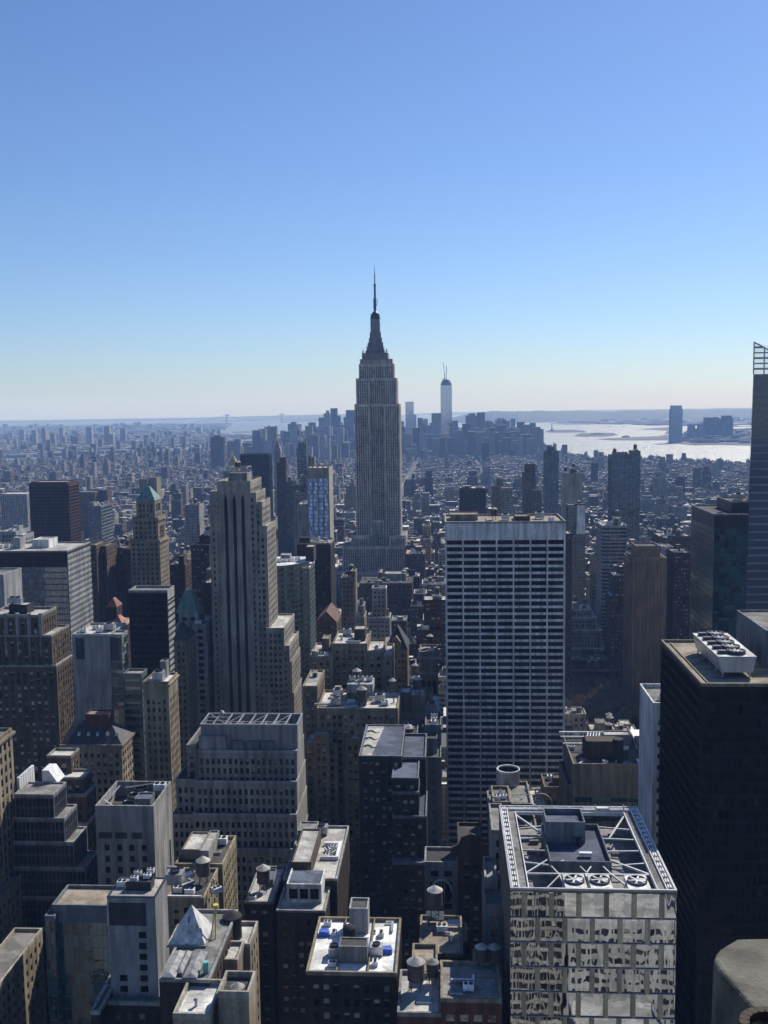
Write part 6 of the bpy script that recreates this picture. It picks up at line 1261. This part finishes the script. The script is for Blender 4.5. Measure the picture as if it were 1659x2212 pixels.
# ------------------------------------------------------------------ the crowd of ordinary buildings
WALLS = ['tan', 'umber', 'brown', 'greystone', 'rust', 'sand', 'darkbrown', 'buff', 'palegrey', 'limestone', 'redbrick', 'charcoal']
WCOL = dict(tan=(.30, .255, .19), umber=(.16, .115, .08), brown=(.115, .082, .06), greystone=(.34, .33, .315), rust=(.11, .05, .035), sand=(.29, .25, .19), darkbrown=(.06, .045, .036), buff=(.36, .31, .22), palegrey=(.4, .4, .4), limestone=(.33, .30, .255), redbrick=(.2, .075, .05), charcoal=(.04, .04, .042))
ROOFS = dict(roof_dark=(.085, .082, .08), roof_grey=(.24, .235, .225), roof_pale=(.5, .485, .45), roof_white=(.72, .72, .70), roof_tan=(.34, .29, .23))
WORD = dict(tan='tan', umber='umber brown', brown='brown brick', greystone='grey stone', rust='rust brick', sand='sand coloured', darkbrown='dark brown', buff='buff brick', palegrey='pale grey', limestone='limestone', redbrick='red brick', charcoal='charcoal')
RWORD = dict(roof_dark='tar-dark', roof_grey='grey', roof_pale='pale', roof_white='white', roof_tan='tan')
rng = np.random.RandomState(11); pr = random.Random(11)
FT = np.array([f[:4] for f in FOOT]); PARK = (92, 262, 815, 952)
lots = []
def try_lot(x0, x1, y0, y1, h):
    m = 1.5
    if ((FT[:, 0]-m < x1) & (FT[:, 1]+m > x0) & (FT[:, 2]-m < y1) & (FT[:, 3]+m > y0)).any(): return
    if x0 < PARK[1] and x1 > PARK[0] and y0 < PARK[3] and y1 > PARK[2]: return
    if x1 > 62 and x0 < 200 and 585 < y0 < 830:
        h = min(h, at_y(1300, 1594, y0)[2])
        if h < 8: return
    px, py = proj(((x0+x1)/2, y0, h))
    if px < -60 or px > 1720 or py > 2300: return
    lots.append((x0, x1, y0, y1, h))
def height(x, y):
    if y < 480: return rng.uniform(45, 95)
    if y < 1000: return float(np.clip(rng.lognormal(3.95, .38), 18, 105))
    if y < 1400: return float(np.clip(rng.lognormal(3.75, .40), 15, 95))
    if y < 2900: return float(np.clip(rng.lognormal(3.08, .45), 10, 75))
    t = rng.rand(); 
    if t < .010: return rng.uniform(40, 75)
    return float(np.clip(rng.lognormal(2.6, .36), 7, 34))
def inside(poly, x, y):
    r = False; j = len(poly)-1
    for i in range(len(poly)):
        if (poly[i][1] > y) != (poly[j][1] > y) and x < (poly[j][0]-poly[i][0])*(y-poly[i][1])/(poly[j][1]-poly[i][1])+poly[i][0]: r = not r
        j = i
    return r
for n_ in range(47, -32, -1):
    ya = (49.5-n_)*80.5-80.5+9; yb = ya+62.5
    if ya < 170: continue
    span = 0.46*yb+150
    for a, c in zip(AVE[:-1], AVE[1:]):
        if c < -span or a > span*.85: continue
        for row in (0, 1):
            x = a+15
            while x < c-15-7:
                w = rng.uniform(9, 30) if ya < 2900 else rng.uniform(9, 26); w = min(w, c-15-x)
                if w < 6: break
                h = height(x, ya); d = 29 if rng.rand() < .7 else rng.uniform(18, 29)
                if w < 12 and h > 55: h *= .6
                y0 = ya if row == 0 else yb-d
                if ya < 2400 or inside(MANHATTAN, x, y0+d): try_lot(x, x+w-.15, y0, y0+d-.2, h+3)
                x += w
lots.sort(key=lambda l: l[2])
# who shows most from the deck: coarse front-to-back covering
gx, gy = 416, 554; cover = np.zeros((gy, gx), bool); vis = []
allb = [(f[0], f[1], f[2], f[3], f[4], None) for f in FOOT]+[(*l, i) for i, l in enumerate(lots)]
allb.sort(key=lambda t: t[2])
for x0, x1, y0, y1, z, i in allb:
    if y0 < 60: continue
    c = [proj(p) for p in ((x0, y0, z), (x1, y0, z), (x0, y1, z), (x1, y1, z), (x0, y0, 3), (x1, y0, 3))]
    L = int(max(0, min(p[0] for p in c)/4)); Rr = int(min(gx, max(p[0] for p in c)/4+1)); T = int(max(0, min(p[1] for p in c)/4)); Bt = int(min(gy, max(p[1] for p in c)/4+1))
    if Rr <= L or Bt <= T: 
        if i is not None: vis.append((0, i))
        continue
    a = cover[T:Bt, L:Rr]; n_ = int((~a).sum()); a[:] = True
    if i is not None: vis.append((n_, i))
vis.sort(reverse=True)
N_SINGLE = 185
single = [i for n_, i in vis[:N_SINGLE] if n_ > 0]; sset = set(single)
nicks = [(o['_nick'], o.location.copy()) for o in COL.objects if o.get('_nick')]
used = set()
def place_word(x, y, h):
    best = None
    pxy = proj((x, y, h))
    for nk, l in nicks:
        q_ = proj((l.x, l.y, min(h, 120))); d_ = math.hypot(q_[0]-pxy[0], (q_[1]-pxy[1])*.7)+abs(l.y-y)*.08
        if best is None or d_ < best[0]: best = (d_, nk, l, q_)
    _, nk, l, q_ = best
    if y > l.y+60: w = 'behind'
    elif y < l.y-60: w = 'in front of'
    else: w = 'beside'
    side = 'right' if pxy[0] > q_[0] else 'left'
    return w, nk, side
def lot_label(x0, x1, y0, y1, h, wall, roof, feat, alt=0):
    w, nk, side = place_word((x0+x1)/2, (y0+y1)/2, h); wd = x1-x0
    size = ('low' if h < 30 else 'mid-height' if h < 60 else 'tall'); wide = ('narrow ' if wd < 13 else 'broad ' if wd > 23 else '')
    base = f'{size} {wide}{WORD[wall]} block, {RWORD[roof]} roof{feat}, {w} the {nk}'
    b3 = f'{size} {WORD[wall]} block, {RWORD[roof]} roof, {w} the {nk}'
    for t in (base, base+f', on its {side}', b3+f', {side} side', f'{b3}, nearer the avenue', f'{b3}, by the cross street', f'{b3}, shaded by neighbours', f'{size} {WORD[wall]} block {w} the {nk}', f'{wide}{WORD[wall]} block {w} the {nk}, {side} side', f'plain {WORD[wall]} block close {w} the {nk}'):
        if t not in used and len(t.replace(',', ' ').split()) <= 16: used.add(t); return t
    return base
for i in single:
    x0, x1, y0, y1, h = lots[i]; wall = pr.choices(WALLS, [5, 4, 4, 4, 3, 4, 3, 3, 2, 3, 2, 1])[0]; roof = pr.choices(list(ROOFS), [4, 4, 3, 2.5, 2])[0]
    if y0 < 480: wall = pr.choice(['darkbrown', 'brown', 'umber', 'greystone', 'tan']); roof = pr.choice(['roof_dark', 'roof_grey', 'roof_dark', 'roof_pale'])
    bs = [dict(x0=x0, x1=x1, y0=y0, y1=y1, z1=h, st=pr.choice(['punch', 'pairs', 'punch', 'wide', 'tall']))]; feat = ''
    if h > 45 and x1-x0 > 14 and pr.random() < .5:
        k = pr.uniform(.12, .25); bs.append(dict(x0=x0+(x1-x0)*k, x1=x1-(x1-x0)*k*pr.random(), y0=y0+5, y1=y1-2, z1=h*pr.uniform(1.12, 1.3), st=bs[0]['st'])); feat = ' with a setback top'
    elif pr.random() < .25: feat = ' with a water tank'
    r = building(lot_label(x0, x1, y0, y1, h, wall, roof, feat), bs, wall, pr.choice(['glass', 'glass_blinds', 'glass']), roof=roof, trim=pr.choice([wall, 'cream', 'palegrey', 'white', wall]), name='city_block_building', group='ordinary blocks between the avenues', cap=40, clutter=(1.3 if y0 < 1500 else .6) if y0 < 2300 else 0)  # cream to white trims put sunlit parapet edges into the colour
    if 'tank' in feat: put(r, 'tank', x0+(x1-x0)*.5, y0+6, h+.1 if x1-x0 > 6 else h, 1.0, pr.random())

# everything farther: one mass nobody could count
def mass(name, boxes, cols, rcols, label=None):
    """boxes n x 6"""
    bx = np.asarray(boxes, float); x0, x1, y0, y1, z0, z1 = bx.T
    def P(x, y, z): return np.stack([x, y, z], 1)
    A, B2, C, D = P(x0, y0, z0), P(x1, y0, z0), P(x1, y1, z0), P(x0, y1, z0); E, F, G, H_ = P(x0, y0, z1), P(x1, y0, z1), P(x1, y1, z1), P(x0, y1, z1)
    q = np.concatenate([np.stack(t, 1) for t in ((A, B2, F, E), (B2, C, G, F), (C, D, H_, G), (D, A, E, H_), (E, F, G, H_))])
    mb = MB(); mb.quads(q); o = mb.build(name, 'city'); o['kind'] = 'stuff'
    if label: o['label'] = label
    ca = np.concatenate([np.asarray(cols)]*4+[np.asarray(rcols)]); at = o.data.attributes.new('col', 'FLOAT_COLOR', 'FACE'); at.data.foreach_set('color', np.concatenate([ca, np.ones((len(ca), 1))], 1).astype(np.float32).ravel())
    return o
wc = np.array([WCOL[k] for k in WALLS]); rc = np.array(list(ROOFS.values()))
bxs, cs, rs = [], [], []
def add(x0, x1, y0, y1, z0, z1, wall=None, roof=None):
    bxs.append((x0, x1, y0, y1, z0, z1)); cs.append((wc[rng.choice(len(wc), p=np.array([5, 4, 4, 4, 4, 4, 3, 3, 3, 3, 3, 1])/41)] if wall is None else wall)*rng.uniform(.75, 1.2)); far = y0 > 2300; rs.append((rc[rng.choice(5, p=[.46, .33, .12, .04, .05] if far else [.30, .29, .19, .15, .07])] if roof is None else roof)*rng.uniform(.55, 1.0)*(.8 if far else 1)); cs[-1] = cs[-1]*.62
for i, l in enumerate(lots):
    if i in sset: continue
    x0, x1, y0, y1, h = l; add(x0, x1, y0, y1, 3, h); w, d = x1-x0, y1-y0; wl = cs[-1]
    for _ in range(rng.randint(1, 4)):
        a, c = rng.uniform(.12, .38)*w, rng.uniform(.12, .38)*d; X, Y_ = rng.uniform(x0, x1-a), rng.uniform(y0, y1-c); add(X, X+a, Y_, Y_+c, h-.5, h+rng.uniform(1.5, 6), wl)
    if rng.rand() < .4:
        X, Y_ = rng.uniform(x0+1, x1-4), rng.uniform(y0+1, y1-4); add(X, X+3, Y_, Y_+3, h+2, h+7, wc[2], rc[2])
mass('midtown_building_mass', bxs, cs, rs); bxs, cs, rs = [], [], []
# lower island, the tip, and the borough across the river
def scatter(poly, n_, hfun, wr, exclude=None):
    px_ = [p[0] for p in poly]; py_ = [p[1] for p in poly]; k = 0; t = 0
    while k < n_ and t < n_*30:
        t += 1; x = rng.uniform(min(px_), max(px_)); y = rng.uniform(min(py_), max(py_))
        if abs(x+.06*y) > .47*y or not inside(poly, x, y): continue
        w, d = rng.uniform(*wr), rng.uniform(*wr); h = hfun(x, y)
        if h < 25: w *= 1.5
        add(x, x+w, y, y+d, 2.5, 3+h); k += 1
dt = [p for p in MANHATTAN if p[1] > 4000]
def hd(x, y):
    c = math.hypot(x+250, y-6000); t = rng.rand()
    if y > 4900 and abs(x+250) < 1300: return rng.uniform(30, 120) if t < .65 else rng.uniform(80, 170)
    return rng.lognormal(2.9, .5)
tip = [(-1100, 5000), (500, 5000), (560, 6300), gp(1128, 958), gp(1000, 952), gp(860, 953), gp(720, 957), gp(620, 966)]
scatter(tip, 640, hd, (22, 50))
def hb(x, y):
    t = rng.rand(); return rng.uniform(35, 70) if t < .006 else rng.lognormal(2.35, .35)
near_bk = [gp(-60, 993), gp(250, 979), gp(420, 961), gp(482, 958), gp(486, 952), (-1500, 9500), (-5600, 9500), (-5600, 5200)]
scatter(near_bk, 9000, hb, (16, 40)); scatter(BROOKLYN, 9000, hb, (30, 80))
for k in range(46):        # slab estates along the nearer bank
    x, y = rng.uniform(-60, 470), rng.uniform(962, 1003); p = at_z(x, y, 3); w = rng.uniform(14, 30); add(p[0], p[0]+w, p[1], p[1]+18, 2, rng.uniform(40, 75), wc[1]*1.0, rc[1])
for k in range(9):
    p = at_z(rng.uniform(30, 290), rng.uniform(955, 966), 3); w = rng.uniform(28, 48); add(p[0], p[0]+w, p[1], p[1]+40, 2, rng.uniform(90, 150), wc[3])
mass('far_borough_mass', bxs, cs, rs); bxs, cs, rs = [], [], []
nj = [gp(x, y) for x, y in ((1444, 953), (1470, 949), (1700, 938), (1700, 962), (1560, 958), (1500, 959))]
scatter(nj, 330, lambda x, y: rng.lognormal(2.7, .45), (25, 60))
nj2 = [gp(x, y) for x, y in ((1470, 946), (1480, 935), (1700, 925), (1700, 945), (1500, 948))]
scatter(nj2, 900, lambda x, y: rng.lognormal(2.3, .4), (25, 60))
prt = [gp(x, y) for x, y in ((1200, 913), (1260, 909.5), (1700, 905), (1700, 919), (1460, 921), (1240, 915))]
scatter(prt, 500, lambda x, y: rng.lognormal(2.4, .4), (50, 150))
mass('far_bank_building_mass', bxs, cs, rs)

# ------------------------------------------------------------------ bare trees in the park
masonry('bark', (.06, .045, .032), rough=.95); masonry('twig', (.20, .145, .09), rough=.95)
pk_ = MB(); pk_.poly([(94, 818, 3.22), (258, 818, 3.22), (258, 950, 3.22), (94, 950, 3.22)], [(0, 1, 2, 3)]); o = pk_.build('park_lawn', 'park_ground'); o['kind'] = 'structure'
def make_tree(seed):
    g = random.Random(seed); T = MB(); C = MB()
    T.cyl(0, 0, 0, 6, .45, .32, 8)
    tips = []
    for k in range(7):
        a = k*2.4+g.random(); r = g.uniform(2.5, 4.5); e = (r*math.cos(a), r*math.sin(a), g.uniform(9, 13)); T.bar((0, 0, g.uniform(4, 6)), e, .24)
        for j in range(4): b_ = a+g.uniform(-1, 1); f = (e[0]+2.2*math.cos(b_), e[1]+2.2*math.sin(b_), e[2]+g.uniform(.5, 3.5)); T.bar(e, f, .11); tips.append(f)
    for k in range(1000):
        p = g.choice(tips); d = Vector((g.gauss(0, 1), g.gauss(0, 1), g.gauss(.6, .8))).normalized(); s0 = Vector(p)+Vector((g.gauss(0, 1), g.gauss(0, 1), g.gauss(0, .9))); e = s0+d*g.uniform(.8, 2.0); w = d.cross(Vector((g.gauss(0, 1), g.gauss(0, 1), g.gauss(0, 1)))).normalized()*.075
        C.quads([[s0-w, s0+w, e+w*.3, e-w*.3]])
    return T.mesh('trunk'), C.mesh('crown')
TR = []
for k in range(3):
    a, c = make_tree(k+50); a.materials.append(M['bark']); c.materials.append(M['twig']); TR.append((a, c))
tr_n = 0
for iy in range(9):
    for ix in range(12):
        x, y = 98+ix*8.6+pr.uniform(-2.5, 2.5), 826+iy*13+pr.uniform(-4, 4)
        p_ = proj((x, y, 12))
        if not (1205 < p_[0] < 1425): continue
        r = thing('bare_tree', (x, y, 3.2), 'leafless brown tree in the park behind the piped limestone block', 'tree', 'bare trees of the park'); a, c = TR[tr_n % 3]; tr_n += 1
        s_ = pr.uniform(.85, 1.25); r.scale = (s_, s_, s_); r.rotation_euler = (0, 0, pr.uniform(0, 6.28))
        for nm, me in (('trunk', a), ('crown', c)): o = bpy.data.objects.new(nm, me); COL.objects.link(o); o.parent = r

# ------------------------------------------------------------------ limestone parapet block close to the deck
def parapet_block():
    import bmesh
    ZT = EYE-2.0; P = [at_z(x, y, ZT) for x, y in ((1542, 2072), (1546, 2058), (1556, 2046), (1590, 2026), (1720, 2023), (1720, 2300), (1690, 2262), (1628, 2180), (1550, 2090))]
    r = thing('parapet_stone', tuple(np.mean(P, 0)-np.array([0, 0, 1.2])), 'rounded limestone parapet stone with a mottled top, close at the frame corner', 'parapet')
    bm = bmesh.new(); up = [bm.verts.new(v) for v in P]; dn = [bm.verts.new((v[0]+(-.03 if i in (0, 1, 8) else 0), v[1]-(.05 if i in (6, 7, 8) else 0), ZT-1.6)) for i, v in enumerate(P)]
    n = len(P); bm.faces.new(up); top = []
    for i in range(n): j = (i+1) % n; bm.faces.new((up[i], dn[i], dn[j], up[j]))
    bmesh.ops.recalc_face_normals(bm, faces=bm.faces[:])
    bmesh.ops.bevel(bm, geom=[e for e in bm.edges if all(v.co.z > ZT-.01 for v in e.verts)], offset=.018, segments=3, affect='EDGES', profile=.5)
    for f in bm.faces: f.smooth = False
    bmesh.ops.translate(bm, verts=bm.verts[:], vec=-Vector(r.location)); D = 3.3
    me = bpy.data.meshes.new('block'); bm.to_mesh(me); bm.free()
    m, t, b, l = _new('mottled_stone'); g = N(t, 'ShaderNodeNewGeometry'); nn = N(t, 'ShaderNodeTexNoise'); nn.inputs['Scale'].default_value = 6.5; nn.inputs['Detail'].default_value = 5; l.new(g.outputs['Position'], nn.inputs['Vector'])
    cr = N(t, 'ShaderNodeValToRGB'); cr.color_ramp.elements[0].position = .35; cr.color_ramp.elements[1].position = .66; cr.color_ramp.elements[0].color = (.045, .044, .036, 1); cr.color_ramp.elements[1].color = (.135, .128, .10, 1); l.new(nn.outputs[0], cr.inputs[0]); l.new(cr.outputs[0], b.inputs['Base Color']); b.inputs['Roughness'].default_value = .9
    n2 = N(t, 'ShaderNodeTexNoise'); n2.inputs['Scale'].default_value = 60; bp = N(t, 'ShaderNodeBump'); bp.inputs['Distance'].default_value = .004; l.new(g.outputs['Position'], n2.inputs['Vector']); l.new(n2.outputs[0], bp.inputs['Height']); l.new(bp.outputs[0], b.inputs['Normal'])
    me.materials.append(m); o = bpy.data.objects.new('block', me); COL.objects.link(o); o.parent = r
    q = MB(); c = at_z(1668, 2222, ZT+.01); LOC[r.name] = np.array(r.location)
    for k in range(20): a, c2 = R_(k*18), R_(k*18+18); q.bar((c[0]+.085*math.cos(a), c[1]+.085*math.sin(a), c[2]), (c[0]+.085*math.cos(c2), c[1]+.085*math.sin(c2), c[2]), .03)
    q.build('ring', 'umber', r)
parapet_block()

# ------------------------------------------------------------------ sunlit blocks below the deck that the mirror tower reflects
for k, (x0, x1, y0, y1, h, wall, st) in enumerate(((-30, -4, 150, 172, 66, 'palegrey', 'fins'), (-3, 20, 146, 172, 82, 'limestone', 'pairs'), (21, 38, 150, 172, 58, 'redbrick', 'pairs'), (39, 66, 144, 172, 78, 'palegrey', 'fins'), (67, 90, 150, 172, 60, 'darkbrown', 'pairs'), (-20, 8, 96, 120, 96, 'palegrey', 'piers'), (9, 40, 92, 120, 110, 'greystone', 'fins'), (41, 80, 96, 120, 92, 'palegrey', 'pairs'), (-10, 60, 20, 52, 130, 'palegrey', 'fins'))):
    building(('pale', 'limestone', 'red brick', 'wide pale', 'plain limestone', 'ribbed limestone', 'tall grey', 'broad pale', 'great ribbed')[k]+' block under the deck seen only in the mirror-faced tower', [dict(x0=x0, x1=x1, y0=y0, y1=y1, z1=h, st=st, s=st)], wall, 'glass', roof='roof_pale', name='reflected_block', group='blocks below the deck', cap=0)

# ------------------------------------------------------------------ haze
hz = bpy.data.materials.new('haze'); hz.use_nodes = True; t = hz.node_tree
for n_ in list(t.nodes):
    if n_.type != 'OUTPUT_MATERIAL': t.nodes.remove(n_)
pv_ = t.nodes.new('ShaderNodeVolumePrincipled'); pv_.inputs['Color'].default_value = (.30, .515, 1.0, 1); pv_.inputs['Absorption Color'].default_value = (1, 1, 1, 1); pv_.inputs['Density'].default_value = HAZE_DENSITY; pv_.inputs['Anisotropy'].default_value = 0.0
t.links.new(pv_.outputs[0], [n_ for n_ in t.nodes if n_.type == 'OUTPUT_MATERIAL'][0].inputs['Volume']); M['haze'] = hz
q = MB(); q.box(-33000, 33000, -32000, 33000, -1.0, 520.0, bottom=True); o = q.build('haze', 'haze'); o['kind'] = 'stuff'
for o in COL.objects:
    if '_nick' in o: del o['_nick']
